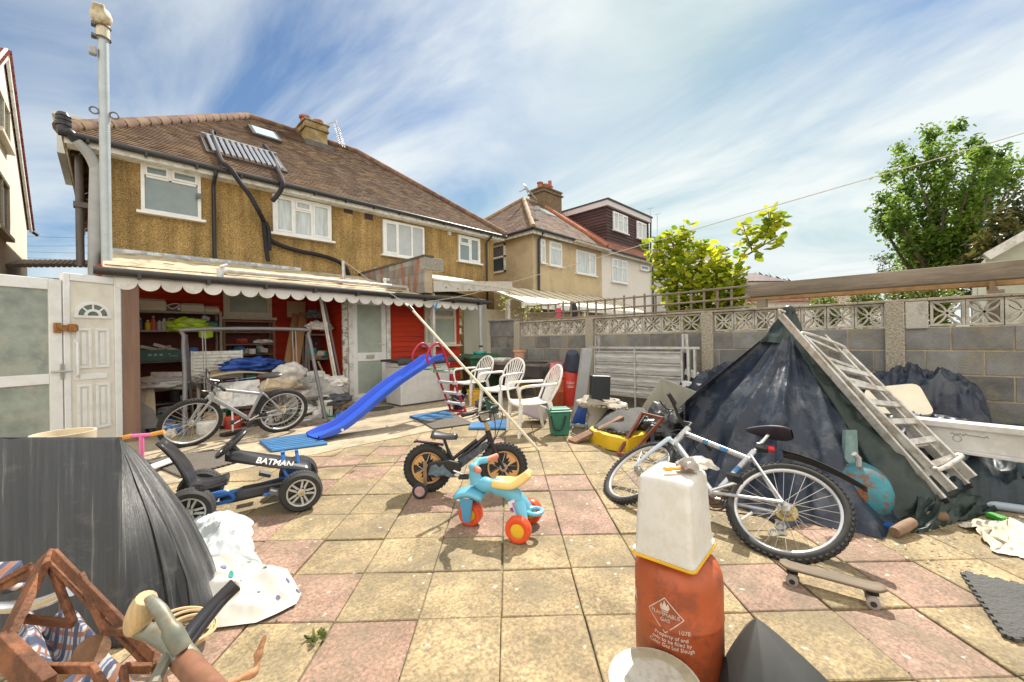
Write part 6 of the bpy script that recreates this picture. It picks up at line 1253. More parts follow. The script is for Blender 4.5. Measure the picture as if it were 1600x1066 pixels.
def rub(u,v):
    k=u*len(bpts); i=int(k)%len(bpts); e=bpts[i].lerp(bpts[(i+1)%len(bpts)],k-int(k)); p=ap.lerp(e,v**.9); p.z=.27*(1-v)**1.05+.03*math.sin(math.pi*v); return p
m=MB(); m.grid(rub,48,14,closed=True); tag(m.build('rubber_sheet',mat('dark_grey_rubber',(.035,.037,.035),.6,var=.35,scale=4,stain=(.1,.095,.08),stain_s=3,stain_a=.35)),'dark grey rubber sheet folded to a point right of the gas cylinder','rubber sheet')
# skateboard
wa=gnd(1238,907); wb=gnd(1362,941); M=frameM((wa+wb)/2,wb-wa); t=thing('skateboard','small worn wooden skateboard on the paving by the rear bicycle wheel','skateboard',M=M)
h=(wb-wa).length/2; m=MB(); dl=h+.055
m.grid(lambda u,v:Vector(((u-.5)*2*dl,(v-.5)*.09*min(1,(1-abs(u-.5)*2)*6+.45),.075+.02*max(0,abs(u-.5)*2-.75)*2)),18,7); m.build('deck',mat('worn_deck',(.17,.13,.09),.8,var=.3,scale=16,stretch=(.2,1,1)),t,local=True,solid=.009)
for s in (-1,1):
    m=MB(); m.obox((s*h,0,.055),(.05,.05,.02)); m.tube([(s*h,-.06,.03),(s*h,.06,.03)],.009,8); k_=m.build('truck',BLACK_PL,t,local=True)
    for y in (-.055,.055):
        m=MB(); m.lathe([(0,-.014),(.012,-.016),(.026,-.012),(.027,.012),(.012,.016),(0,.014)],20,Matrix.Translation((s*h,y,.027))@Matrix.Rotation(rad(90),4,'X')); w_=m.build('wheel',mat('grey_skate_wheel',(.3,.27,.24),.6),k_,local=True)
        m=MB(); m.lathe([(0,-.018),(.013,-.018),(.013,.018),(0,.018)],12,Matrix.Translation((s*h,y,.027))@Matrix.Rotation(rad(90),4,'X')); m.build('hub',BLACK_PL,w_,local=True)
# ---------- foam mats ----------
def foam(label,pts,mt,jag=12,th=.012,cat='foam mat',name='foam_mat',raise_=0,group=None,ribs=0):
    P=[gnd(*q) if not isinstance(q,Vector) else q for q in pts]; poly=[]
    for i in range(len(P)):
        a,b=P[i],P[(i+1)%len(P)]; d=(b-a); n=Vector((d.y,-d.x,0)).normalized(); N_=max(2,int(d.length/.05))
        for k in range(N_):
            f=k/N_; 
            for (df,o) in ((0,0),(.3,0),(.25,.014),(.8,.014),(.75,0)): poly.append(a+d*(f+df/N_)+n*(o if jag else 0))
    m=MB(); m.prism([(q.x,q.y) for q in poly],th,Matrix.Translation((0,0,.012+raise_))); o=m.build(name,mt)
    if ribs:
        r=MB(); a,b,c,d=P[:4]
        for k in range(ribs): f=(k+.5)/ribs; r.tube([a.lerp(b,f)+Vector((0,0,.012+th+raise_)),d.lerp(c,f)+Vector((0,0,.012+th+raise_))],.02,6,tone=k%2)
        r.build('ribs',mt,o)
    return tag(o,label,cat,group)
GF=mat('grey_foam',(.115,.1,.082),.85,var=.15,bump=.8,bscale=70); BF=mat('blue_foam',(.05,.18,.38),.7,var=.15,tone=.45)
foam('charcoal interlocking foam mat cut by the right edge of the paving',[(1505,900),(1575,1003),(1760,1015),(1680,938)],mat('charcoal_foam',(.085,.085,.082),.85,var=.12,bump=.9,bscale=55))
foam('dusty grey foam mat between the slide and the childs bicycle',[(648,654),(678,672),(738,664),(706,648)],GF)
foam('brown grey foam mat on the paving behind the pedal kart',[(225,722),(285,748),(378,722),(330,705)],GF)
foam('ribbed blue mat under the foot of the slide',[(405,692),(425,708),(512,696),(480,681)],BF,ribs=14,jag=0)
foam('ribbed blue mat at the foot of the slide ladder',[(640,653),(655,658),(708,655),(700,643)],BF,ribs=12,jag=0)
foam('ribbed blue mat behind the childs bicycle handlebar',[(735,665),(733,672),(793,672),(795,658)],BF,ribs=12,jag=0)
# ---------- white glazed panel and white panelled door on the left ----------
pr=gnd(190,692); pl=Vector(camv(*((97-800)/630*4.86,4.86))); zt=2.19
ed=(pl-pr); ed.z=0; Wd=ed.length; M=frameM(pr,ed)          # x runs from right edge to left edge, local -y? faces the yard
fs=1 if (M.inverted()@Vector((0,0,0))).y>0 else -1
t=thing('panelled_door','white panelled door with an arched sunburst pane standing beside the wooden post','door',M=M)
m=MB(); m.box(0,.07,-.04,.04,0,zt); m.box(Wd-.06,Wd,-.04,.04,0,zt); m.box(.071,Wd-.061,-.04,.04,zt-.09,zt); m.build('frame',W_UPVC,t,local=True,bevel=.006)
m=MB(); m.box(-.05,-.004,-.045,.03,0,zt+.0); m.build('edge_post',STEEL,t,local=True,bevel=.004)
DX0,DX1=.072,Wd-.062; dw=DX1-DX0
m=MB(); m.box(DX0,DX1,-.022,.022,.02,zt-.092); dl=m.build('leaf',mat('ivory_door',(.72,.69,.6),.4,var=.05,stain=(.5,.45,.35),stain_s=4,stain_a=.25),t,local=True)
yy=fs*.022
def panel(x0,x1,z0,z1):
    m=MB(); a,b=sorted((yy,yy+fs*.016)); 
    m.box(x0,x1,a,b,z0,z0+.03); m.box(x0,x1,a,b,z1-.03,z1); m.box(x0,x0+.03,a,b,z0+.03,z1-.03); m.box(x1-.03,x1,a,b,z0+.03,z1-.03); a2,b2=sorted((yy,yy+fs*.008)); m.box(x0+.05,x1-.05,a2,b2,z0+.05,z1-.05)
    m.build('raised_panel',W_UPVC,dl,local=True,bevel=.005)
xl,xm0,xm1,xr=DX0+.06*dw/.6,DX0+dw*.46,DX0+dw*.54,DX1-.06
for (z0,z1) in ((.25,.82),(1.02,1.52)):
    panel(DX0+.05,xm0,z0,z1); panel(xm1,DX1-.05,z0,z1)
cx=(DX0+DX1)/2; cz=1.68; r1=dw*.42
def arcpts(r,n=16): return [(cx+r*math.cos(math.pi*k/n),cz+r*math.sin(math.pi*k/n)) for k in range(n+1)]
m=MB(); ao=arcpts(r1);ai=arcpts(r1-.035)
MY=Matrix(((1,0,0,0),(0,0,fs,yy),(0,1,0,0),(0,0,0,1)))
for k in range(16): m.prism([ao[k],ao[k+1],ai[k+1],ai[k]][::1],.02,MY)
m.prism([(cx-r1,cz-.03),(cx+r1,cz-.03),(cx+r1,cz),(cx-r1,cz)],.02,MY)
a1=arcpts(.085);a2=arcpts(.055)
for k in range(16): m.prism([a1[k],a1[k+1],a2[k+1],a2[k]],.02,MY)
for k in (1,2,3): 
    a=math.pi*k/4; c_,s_=math.cos(a),math.sin(a); m.prism([(cx+.085*c_-.008*s_,cz+.085*s_+.008*c_),(cx+.085*c_+.008*s_,cz+.085*s_-.008*c_),(cx+(r1-.035)*c_+.008*s_,cz+(r1-.035)*s_-.008*c_),(cx+(r1-.035)*c_-.008*s_,cz+(r1-.035)*s_+.008*c_)],.018,MY)
m.build('sunburst_frame',W_UPVC,dl,local=True)
m=MB(); m.prism([(cx+(r1-.02)*math.cos(math.pi*k/16),cz+(r1-.02)*math.sin(math.pi*k/16)) for k in range(17)],.006,MY); m.build('arched_pane',mat('dark_green_glass',(.12,.16,.14),.1,var=.3,scale=6,spec=.8),dl,local=True)
m=MB(); m.box(cx-.13,cx+.13,*sorted((yy,yy+fs*.012)),.88,.95); m.build('letter_plate',W_UPVC,dl,local=True,bevel=.004)
m=MB(); hx=DX1-.045; m.tube([(hx,yy+fs*.01,.92),(hx,yy+fs*.05,.95),(hx,yy+fs*.05,1.33),(hx,yy+fs*.01,1.36)],.014,8); m.box(hx-.022,hx+.022,*sorted((yy,yy+fs*.012)),.88,1.4); m.build('handle',W_UPVC,dl,local=True)
m=MB(); a=1.52; m.obox((Wd-.03,fs*.06,a),(.17,.05,.07)); m.obox((Wd-.06,fs*.08,a),(.07,.05,.1)); m.obox((Wd+.06,fs*.055,a),(.06,.03,.12)); m.build('rim_lock',mat('rusty_brass',(.35,.16,.05),.5,metal=.4,var=.5,scale=30),t,local=True,bevel=.006)
m=MB(); m.tube([(Wd+.12,fs*.06,1.0),(Wd-.06,fs*.07,1.0)],.012,8); m.obox((Wd+.02,fs*.05,1.0),(.03,.02,.18)); m.build('bolt',SPK,t,local=True)
p2=pl+ed.normalized()*.01; e2=(camv(-800/630*4.24,4.24)-camv(-708/630*4.65,4.65)); e2.z=0; M=frameM(p2,e2); zt=2.1
t=thing('glazed_door','white framed door with two frosted panes at the left edge beside the panelled door','door',M=M)
Lw=1.5; m=MB(); m.box(0,.11,-.035,.035,0,zt); m.box(Lw-.1,Lw,-.035,.035,0,zt); m.box(.111,Lw-.101,-.035,.035,zt-.13,zt); m.box(.111,Lw-.101,-.035,.035,.86,.98); m.box(.111,Lw-.101,-.035,.035,0,.2); m.build('frame',W_UPVC,t,local=True,bevel=.006)
GP=mat('dusty_frosted_glass',(.3,.34,.3),.3,var=.3,scale=4,stain=(.45,.44,.38),stain_s=2.5,stain_a=.5,bump=.2,bscale=120)
for z0,z1 in ((.19,.87),(.97,zt-.12)): m=MB(); m.box(.1,Lw-.09,-.012,.012,z0,z1); m.build('pane',GP,t,local=True)
# ---------- swing frame ----------
GT=mat('grey_painted_tube',(.16,.165,.175),.4,metal=.2,var=.15,stain=(.2,.12,.07),stain_s=10,stain_a=.4)
fl=gnd(288,683); fr=gnd(509,657); zb=1.52; tl=atd(290,520,fl.dot(FW)+.35); tl.z=zb; tr=atd(480,515,fr.dot(FW)+.25); tr.z=zb
t=thing('swing_frame','grey tubular swing frame standing in front of the crowded shelves','swing frame',fl)
dv=(tr-tl).normalized(); bk=Vector((-dv.y,dv.x,0)); bk=bk if bk.dot(FW)>0 else -bk
m=MB(); m.tube(path([fl,fl.lerp(tl,.55),tl-dv*.02-Vector((0,0,.12)),tl+dv*.08,tr-dv*.1,tr+dv*.02-Vector((0,0,.12)),tr.lerp(fr,.45),fr],5),.03,10); m.build('main_tube',GT,t)
for q,f in ((tl,fl),(tr,fr)):
    m=MB(); m.tube([q+Vector((0,0,-.08))+bk*.02,q+bk*.75+dv*.03+Vector((0,0,.03-zb))],.024,8); m.build('rear_leg',GT,t)
m=MB(); m.tube([fr+bk*-.25+Vector((0,0,.02)),fr+bk*.5+Vector((0,0,.02))],.025,8); m.build('foot_bar',GT,t)
for k in (.12,.14,.86,.89): q=tl.lerp(tr,k); m=MB(); m.tube([q,q+Vector((.02,.0,-.95+.2*(k>.5)))],.008,6); m.build('hanging_strap',mat('grey_strap',(.3,.28,.27),.7),t)
# ---------- alcove shelving and clutter ----------
SHB=mat('dusty_shelf_board',(.34,.29,.23),.8,var=.25); 
def shelf_unit(label,x0,x1,y0,y1,zs,ht,mt=SHB):
    t=thing('shelving_unit',label,'shelves',((x0+x1)/2,y0,0))
    for xx in (x0,x1):
        for yy_ in (y0,y1): m=MB(); m.box(xx-.02,xx+.02,yy_-.02,yy_+.02,0,ht); m.build('upright',mt,t)
    for z in zs: m=MB(); m.box(x0+.021,x1-.021,y0-.01,y1+.01,z-.03,z); m.build('shelf',mt,t)
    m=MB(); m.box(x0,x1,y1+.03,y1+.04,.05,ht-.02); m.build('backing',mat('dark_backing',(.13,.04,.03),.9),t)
    return t
yS=9.1
s0=aty(212,520,yS).x; s1=aty(345,520,yS).x; zz=[aty(280,y,yS).z for y in (607,563,516,487)]
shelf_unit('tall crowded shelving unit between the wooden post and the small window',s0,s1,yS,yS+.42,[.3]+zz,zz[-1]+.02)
u0=aty(350,520,9.25).x; u1=aty(428,520,9.25).x; zv=[aty(390,y,9.25).z for y in (553,537,518,501)]
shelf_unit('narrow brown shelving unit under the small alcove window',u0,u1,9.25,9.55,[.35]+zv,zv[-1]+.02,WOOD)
w0=aty(482,560,9.0).x; w1=aty(520,560,9.0).x; zw=[aty(500,y,9.0).z for y in (600,560,522)]
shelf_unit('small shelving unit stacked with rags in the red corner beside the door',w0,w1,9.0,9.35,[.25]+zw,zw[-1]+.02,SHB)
BEIGE=mat('beige_plastic',(.62,.55,.42),.5,var=.08)
def boxy(name,label,cat,c,sz,mt,rot=(0,0,0),bev=.012,extra=None,group=None):
    t=None
    m=MB(); m.obox(c,sz,rot); o=m.build(name,mt,bevel=bev); tag(o,label,cat,group)
    if extra: extra(o,Vector(c),sz,rot)
    return o
def onS(px,z,y=yS+.12,h=0): q=aty(px,520,y); return Vector((q.x,y,z+h))
def printer(lb,px,w,h):
    c=onS(px,zz[3],h=h/2+.002)
    def ex(o,c,s,r):
        m=MB(); m.box(c.x-w*.42,c.x+w*.42,c.y-.22,c.y-.15,c.z-h*.35,c.z-h*.15); m.build('tray',BEIGE,o); m=MB(); m.box(c.x-w*.45,c.x+w*.45,c.y-.13,c.y+.16,c.z+h/2,c.z+h/2+.03); m.build('lid',mat('dark_beige',(.36,.32,.25),.5),o,bevel=.008)
    boxy('printer',lb,'printer',c,(w,.32,h),BEIGE,extra=ex,bev=.02)
printer('largest beige printer on the top shelf, nearest the wooden post',238,.36,.17)
printer('flat beige printer in the middle of the top shelf',300,.34,.12)
printer('small low beige printer at the right end of the top shelf',330,.22,.08)
m=MB(); c=onS(272,zz[3],yS-.02,.06); m.tube(path([c+Vector((-.1,0,.05)),c+Vector((-.02,-.03,-.02)),c+Vector((.08,-.02,.06)),c+Vector((0,-.04,.07)),c+Vector((-.1,-.03,.03))],6),.008,6); tag(m.build('cable',mat('white_cable',(.7,.66,.55),.5)),'pale looped cable hanging between the printers on the top shelf','cable')
m=MB(); c=onS(268,zz[3],h=.05); m.box(c.x-.16,c.x+.16,c.y-.1,c.y+.2,c.z-.045,c.z+.04); o=m.build('cassette_player',mat('dark_metal',(.1,.085,.09),.4),bevel=.006); tag(o,'low dark grey box with knobs between the two printers','stereo')
m=MB(); [m.tube([(c.x+dx,c.y-.12,c.z),(c.x+dx,c.y-.1,c.z)],.025,12) for dx in (-.09,.1)]; m.build('knobs',STEEL,o)
# bottles on the second shelf
cols=[((219),.2,.035,(.1,.12,.2),'dark blue bottle, first on the second shelf'),(231,.17,.04,(.65,.45,.02),'yellow spray can on the second shelf'),(240,.24,.038,(.5,.1,.05),'tall red topped bottle on the second shelf'),(249,.19,.034,(.45,.44,.42),'grey white bottle with a dark cap on the second shelf'),(257,.2,.045,(.6,.6,.58),'square white carton beside the jerrycan on the second shelf')]
for px,h,r,c_,lb in cols:
    c=onS(px,zz[2],yS+.05); m=MB(); m.lathe([(r*.9,.002),(r,.01),(r,h*.7),(r*.45,h*.84),(r*.4,h*.88)],14,Matrix.Translation(c)); o=m.build('bottle',mat('bottle_%s'%lb.split()[0],c_,.4,var=.15,scale=30)); tag(o,lb,'bottle'); m=MB(); m.lathe([(r*.45,h*.88),(r*.45,h),(0,h)],12,Matrix.Translation(c)); m.build('cap',BLACK_PL if 'dark cap' in lb else W_OLD,o)
c=onS(268,zz[2],yS+.06); m=MB(); m.box(c.x-.07,c.x+.07,c.y-.05,c.y+.05,c.z+.002,c.z+.15); m.tube(path([c+Vector((-.05,0,.15)),c+Vector((-.03,0,.2)),c+Vector((.04,0,.2)),c+Vector((.05,0,.15))],4),.014,8); tag(m.build('jerrycan',mat('grey_jerrycan',(.33,.33,.36),.4),bevel=.02),'grey plastic jerrycan on the second shelf beside the yellow jacket','jerrycan')
# hi-vis jacket
c=onS(295,zz[2],yS-.05,.06)
def blob(name,label,cat,c,sx,sy,sz,mt,fr=5,amp=.45,seed=0,solid=0,group=None):
    m=MB(); c=Vector(c)
    def fn(u,v):
        a=2*math.pi*u; b=math.pi*(v-.5); d=Vector((math.cos(a)*math.cos(b),math.sin(a)*math.cos(b),math.sin(b))); k=1+amp*.8*nz(d,fr*.35,seed)+amp*.4*(.5-abs(nz(d,fr*.8,seed+3)))+amp*.18*(.5-abs(nz(d,fr*1.8,seed+5))); return c+Vector((d.x*sx*k,d.y*sy*k,max(-sz*.7,d.z*sz*k)))
    m.grid(fn,56,34,closed=True); return tag(m.build(name,mt),label,cat,group)
HV=mat('fluorescent_yellow_cloth',(.55,.8,.02),.7,var=.15,scale=12,stain=(.3,.3,.3),stain_s=14,stain_a=.5)
j=blob('hi_vis_jacket','crumpled fluorescent yellow jacket hanging over the second shelf','jacket',c,.26,.17,.13,HV,7,.6,2)
m=MB(); m.grid(lambda u,v:c+Vector((.12+.2*u,-.16-.02*math.sin(u*9),.0-.22*v*(1-.3*abs(u-.5)))),8,8); m.build('sleeve',HV,j,solid=.02)
boxy('boxed_toner','tilted white and grey cardboard packet behind the yellow jacket','packet',onS(318,zz[2],yS+.1,.13),(.12,.05,.28),mat('grey_white_card',(.5,.5,.53),.6,var=.2,scale=9),(0,.35,.2))
boxy('green_tub','dark green plastic tub at the right end of the second shelf','tub',onS(331,zz[2],yS+.1,.1),(.2,.2,.14),mat('bottle_green',(.02,.1,.07),.4),bev=.03)
# green crate
c=onS(250,zz[1],yS,.09); CR=mat('dark_green_crate',(.015,.075,.06),.45); t=thing('crate','dark green plastic crate full of offcuts on the third shelf','crate',c)
m=MB(); cw=.3; m.box(c.x-cw,c.x+cw,c.y-.12,c.y-.1,c.z-.085,c.z+.09); m.box(c.x-cw,c.x+cw,c.y+.2,c.y+.22,c.z-.085,c.z+.09); m.box(c.x-cw,c.x-cw+.02,c.y-.1,c.y+.2,c.z-.085,c.z+.09); m.box(c.x+cw-.02,c.x+cw,c.y-.1,c.y+.2,c.z-.085,c.z+.09); m.box(c.x-cw,c.x+cw,c.y-.1,c.y+.2,c.z-.085,c.z-.07); m.box(c.x-cw-.01,c.x+cw+.01,c.y-.14,c.y-.12,c.z+.07,c.z+.1); m.build('body',CR,t)
m=MB(); [m.box(c.x-.16+.07*k,c.x-.12+.07*k,c.y-.124,c.y-.12,c.z+.0,c.z+.035) for k in range(3)]; m.tube([(c.x+.1,c.y-.125,c.z+.04),(c.x+.12,c.y-.125,c.z-.01),(c.x+.22,c.y-.125,c.z-.01)],.008,6); m.build('moulded_marks',mat('pale_mark',(.3,.36,.34),.5),t)
for k,(dx,l,rz,ry,cc,lb) in enumerate(((-.1,.34,.3,.25,(.5,.42,.3),'longest pale wood offcut sticking out of the green crate'),(.02,.26,-.2,-.3,(.45,.36,.25),'short thick wood offcut in the green crate'),(.12,.45,.15,.35,(.55,.5,.42),'thin white wood offcut leaning right out of the green crate'))): boxy('wood_offcut',lb,'wood',c+Vector((dx,.02,.12)),(l,.04,.05),mat('offcut%d'%k,cc,.7),(0,ry,rz),.004,group='offcuts in the green crate')
boxy('plastic_bottle','teal bottle standing left of the green crate','bottle',onS(222,zz[1],yS,.1),(.1,.1,.2),mat('teal_plastic',(.03,.2,.25),.4),bev=.03)
# lower shelf clutter and boards
def board(name,label,cat,pts,th,mt,bev=.004):     # flat quad board from four corner points
    P=[Vector(q) for q in pts]; n=(P[1]-P[0]).cross(P[3]-P[0]).normalized()*th; m=MB(); m.add(P+[q+n for q in P],[(3,2,1,0),(4,5,6,7),(0,1,5,4),(1,2,6,5),(2,3,7,6),(3,0,4,7)]); return tag(m.build(name,mt,bevel=bev),label,cat)
D=6.0
board('tan_board','tan board leaning at the foot of the shelves by the wooden post','board',[atd(216,670,5.75),atd(246,668,5.8),atd(240,588,6.2),atd(214,592,6.2)],.02,mat('tan_board',(.42,.35,.24),.8,var=.15))
board('grey_board','dark grey board beneath the tan board by the wooden post','board',[atd(214,672,5.6),atd(252,668,5.65),atd(240,640,5.7),atd(216,625,5.7)],.02,mat('grey_board',(.14,.13,.12),.8,var=.2))
for k,(px,h,r,c_,lb) in enumerate(((248,.3,.06,(.05,.05,.06),'black spray canister with a white label at the foot of the shelves'),(262,.2,.07,(.03,.1,.3),'blue paint tin behind the front bicycle wheel'),(240,.16,.05,(.04,.04,.05),'small dark tin left of the labelled canister'))):
    c=gnd(px,672+4*k); m=MB(); m.lathe([(r,0),(r,h),(r*.9,h+.01),(0,h+.012)],18,Matrix.Translation(c)); o=m.build('tin',mat('tin%d'%k,c_,.4)); tag(o,lb,'tin')
    if k==0: m=MB(); m.lathe([(r+.001,h*.35),(r+.001,h*.75)],18,Matrix.Translation(c),cap=False); m.build('label',W_OLD,o)
JUNK=[((.6,.54,.42),'beige'),((.08,.08,.09),'black'),((.38,.36,.33),'grey'),((.36,.25,.15),'brown'),((.75,.73,.68),'white'),((.06,.17,.42),'blue'),((.5,.06,.04),'red'),((.03,.26,.18),'green')]
JM=[mat('junk_'+n,c,.6,var=.25,scale=14) for c,n in JUNK]
def clutter(places,group):
    for (px,py,d,sx_,sy_,sz_,ci,kind,lb,cat) in places:
        c=atd(px,py,d); rz=R.uniform(0,3)
        if kind=='box':
            o=boxy('cardboard_box' if cat=='box' else cat.replace(' ','_'),lb,cat,c,(sx_,sy_,sz_),JM[ci],(R.uniform(-.08,.08),R.uniform(-.1,.1),rz),.006,group=group)
            m=MB(Matrix.Translation(c)@Matrix.Rotation(rz,4,'Z')); m.box(-sx_*.52,sx_*.52,-sy_*.1,sy_*.1,sz_*.5,sz_*.5+.006); m.build('tape',JM[(ci+2)%8],o,local=False)
        elif kind=='rag': blob(cat.replace(' ','_'),lb,cat,c,sx_,sy_,sz_,JM[ci],6,.6,px,group=group)
        elif kind=='can':
            m=MB(); m.lathe([(sx_*.95,-sz_/2),(sx_,-sz_/2+.01),(sx_,sz_/2-.01),(sx_*.9,sz_/2),(0,sz_/2)],16,Matrix.Translation(c)); tag(m.build(cat.replace(' ','_'),JM[ci]),lb,cat,group)
        elif kind=='stick':
            d_=Vector((math.cos(rz),math.sin(rz),R.uniform(-.2,.5))).normalized()*sx_; m=MB(); m.beam(c-d_/2,c+d_/2,sy_,sz_); tag(m.build(cat.replace(' ','_'),JM[ci],bevel=.003),lb,cat,group)
clutter([(272,600,6.4,.34,.25,.1,2,'rag','grey bundle of rags on the lowest shelf behind the swing frame','rags'),(255,603,6.3,.2,.15,.06,3,'rag','brown rag on the lowest shelf beside the swing leg','rag'),(262,590,6.6,.5,.1,.18,4,'box','pale box on the lowest shelf left of the radiator','box'),
 (272,640,6.0,.16,.14,.05,1,'rag','black bag on the floor behind the front bicycle wheel','bag'),(325,668,5.9,.14,.1,.18,4,'can','pale tin seen through the front bicycle wheel','tin'),(335,655,6.1,.22,.2,.2,3,'box','small brown box seen through the front bicycle wheel','box'),(365,660,6.2,.12,.12,.2,6,'can','red canister under the silver bicycle frame','canister'),(378,665,6.4,.3,.2,.16,1,'box','black box on the floor under the silver bicycle frame','box'),(352,620,6.3,.3,.3,.22,4,'box','pale carton behind the silver bicycle','box'),(385,625,6.6,.35,.3,.25,2,'box','grey carton behind the silver bicycle saddle','box')],'clutter under the shelves')
clutter([(372,514,7.9,.14,.12,.07,2,'box','grey tin box at the left of the narrow upper shelf','box'),(398,515,8.0,.2,.14,.05,4,'box','low white box at the right of the narrow upper shelf','box'),(378,533,7.9,.16,.12,.07,6,'box','red box on the narrow middle shelf','box'),(412,534,8.1,.16,.1,.04,4,'rag','small pale heap at the right of the narrow middle shelf','heap'),(394,549,7.9,.06,.06,.1,4,'can','white round tape roll on the narrow lower shelf','roll'),(410,548,8.0,.2,.14,.08,2,'box','grey box on the narrow lower shelf','box')],'boxes on the narrow shelves')
clutter([(490,492,8.2,.14,.12,.1,1,'rag','dark bag at the top of the corner shelves','bag'),(497,510,8.2,.2,.15,.1,4,'rag','heap of pale rags on the top corner shelf','rags'),(510,513,8.3,.12,.1,.08,3,'rag','brown bundle at the right of the top corner shelf','bundle'),(487,548,8.0,.14,.12,.1,7,'box','green tub on the middle corner shelf','tub'),(502,552,8.1,.14,.12,.09,2,'box','grey box on the middle corner shelf','box'),(494,537,8.2,.2,.02,.02,5,'stick','blue stick poking up from the corner shelf','stick'),(488,590,7.6,.25,.2,.1,4,'rag','white crumpled bag beside the swing frame right leg','bag'),(505,600,7.5,.3,.2,.08,6,'rag','red and grey rag on the lowest corner shelf','rag'),(520,597,7.6,.25,.2,.1,4,'rag','white plastic bag heap near the leaning trims','bag'),(495,614,7.3,.3,.25,.1,2,'rag','grey sack on the floor by the swing frame','sack'),(520,625,7.2,.3,.2,.1,1,'rag','dark sack below the leaning trims','sack'),(500,572,7.8,.03,.03,.2,3,'stick','short wooden stake by the corner shelves','stake')],'clutter in the red corner')
clutter([(512,646,7.0,.11,.1,.16,7,'box','teal bottle carrier on the floor beside the slide','carrier'),(494,655,6.8,.16,.13,.08,2,'rag','grey heap at the foot of the swing frame','heap'),(478,640,6.9,.2,.15,.08,4,'rag','pale cloth heap behind the spare bicycle wheel','cloth'),(530,633,7.3,.16,.12,.08,3,'rag','brown heap below the leaning trims','heap'),(522,652,7.0,.1,.08,.05,7,'box','small teal box at the foot of the leaning trims','box'),(465,615,6.9,.3,.2,.12,4,'box','white plastic case behind the spare wheel','case'),(480,660,6.6,.06,.06,.1,4,'can','white paint tin beside the swing foot','tin'),(487,620,7.3,.5,.35,.3,2,'rag','large grey sack in the middle of the alcove floor','sack')],'clutter beside the slide foot')
# white jerrycan
c=gnd(507,652); m=MB(); m.box(c.x-.12,c.x+.12,c.y-.09,c.y+.09,.005,.3); m.tube(path([c+Vector((-.08,0,.3)),c+Vector((-.05,0,.36)),c+Vector((.06,0,.36)),c+Vector((.09,0,.3))],4),.018,8); m.tube([c+Vector((-.07,0,.3)),c+Vector((-.07,0,.345))],.03,10); tag(m.build('jerrycan',mat('milky_plastic',(.62,.6,.52),.4),bevel=.03),'milky white jerrycan on the ground near the slide foot','jerrycan')
# radiator
c0=atd(302,597,6.6); c1=atd(378,592,6.85); z0,z1=.72,1.18; e=(c1-c0); e.z=0; M=frameM((c0.x,c0.y,0),e); t=thing('radiator','white ribbed radiator standing behind the silver bicycle','radiator',M=M); lw=e.length
m=MB(); m.box(0,lw,-.012,.012,z0,z1); m.build('panel',W_OLD,t,local=True)
m=MB(); k=z0+.03
while k<z1-.02: m.tube([(.02,-.012,k),(lw-.02,-.012,k)],.02,8); m.tube([(.02,.012,k),(lw-.02,.012,k)],.02,8); k+=.055
m.build('ribs',W_OLD,t,local=True)
for q in ((-.02,.0,-.03,.03,z0-.01,z1+.01),(lw,lw+.02,-.03,.03,z0-.01,z1+.01)): m=MB(); m.box(*q); m.build('end_cap',W_OLD,t,local=True)
for q in (.05,lw-.09): m=MB(); m.box(q,q+.04,-.02,.02,0,z0); m.build('leg',W_OLD,t,local=True)
# workbench load: board with blue jacket and bag above the bike
c=atd(390,583,6.7); t=thing('work_table','cluttered low table with a warped cardboard top behind the bicycle','table',(c.x,c.y,0)); m=MB()
def wt(u,v): return Vector((c.x+(u-.5)*1.15,c.y+(v-.5)*.7,c.z-.0+.04*math.sin(u*5)+.03*v))
m.grid(wt,14,8); m.build('top',mat('warped_card',(.42,.33,.21),.8),t,solid=.02)
for dx in (-.5,.5):
    for dy in (-.3,.3): m=MB(); m.box(c.x+dx-.02,c.x+dx+.02,c.y+dy-.02,c.y+dy+.02,0,c.z-.05); m.build('leg',STEEL,t)
blob('blue_jacket','rumpled royal blue jacket on the cluttered table behind the bicycle','jacket',c+Vector((.05,0,.12)),.4,.25,.11,mat('royal_blue_cloth',(.02,.07,.3),.6,var=.3),8,.6,4)
blob('plastic_bag','crumpled translucent white carrier bag at the right end of the cluttered table','bag',atd(452,583,6.6),.24,.2,.16,mat('milky_film',(.5,.47,.42),.3,var=.25,scale=12),5,.3,9)
blob('paper_sack','torn brown and white paper sack below the carrier bag','sack',atd(440,602,6.5),.3,.2,.13,mat('torn_paper',(.4,.32,.22),.8,var=.45,scale=7),5,.35,12)
m=MB(); q0=atd(355,595,6.4);q1=atd(428,586,6.5); m.beam(q0,q1,.04,.012); tag(m.build('lilac_strip',mat('lilac_plastic',(.33,.32,.6),.4)),'lilac plastic strip lying across the cluttered table','strip')
blob('yellow_glove','small fluorescent yellow glove on the blue jacket','glove',atd(392,568,6.7),.09,.07,.04,HV,6,.5,3)
board('appliance_side','white appliance panel leaning below the cluttered table','panel',[atd(345,640,6.1),atd(412,632,6.3),atd(406,594,6.5),atd(343,600,6.3)],.03,mat('appliance_white',(.6,.6,.58),.4,stain=(.2,.2,.2),stain_s=5,stain_a=.5))
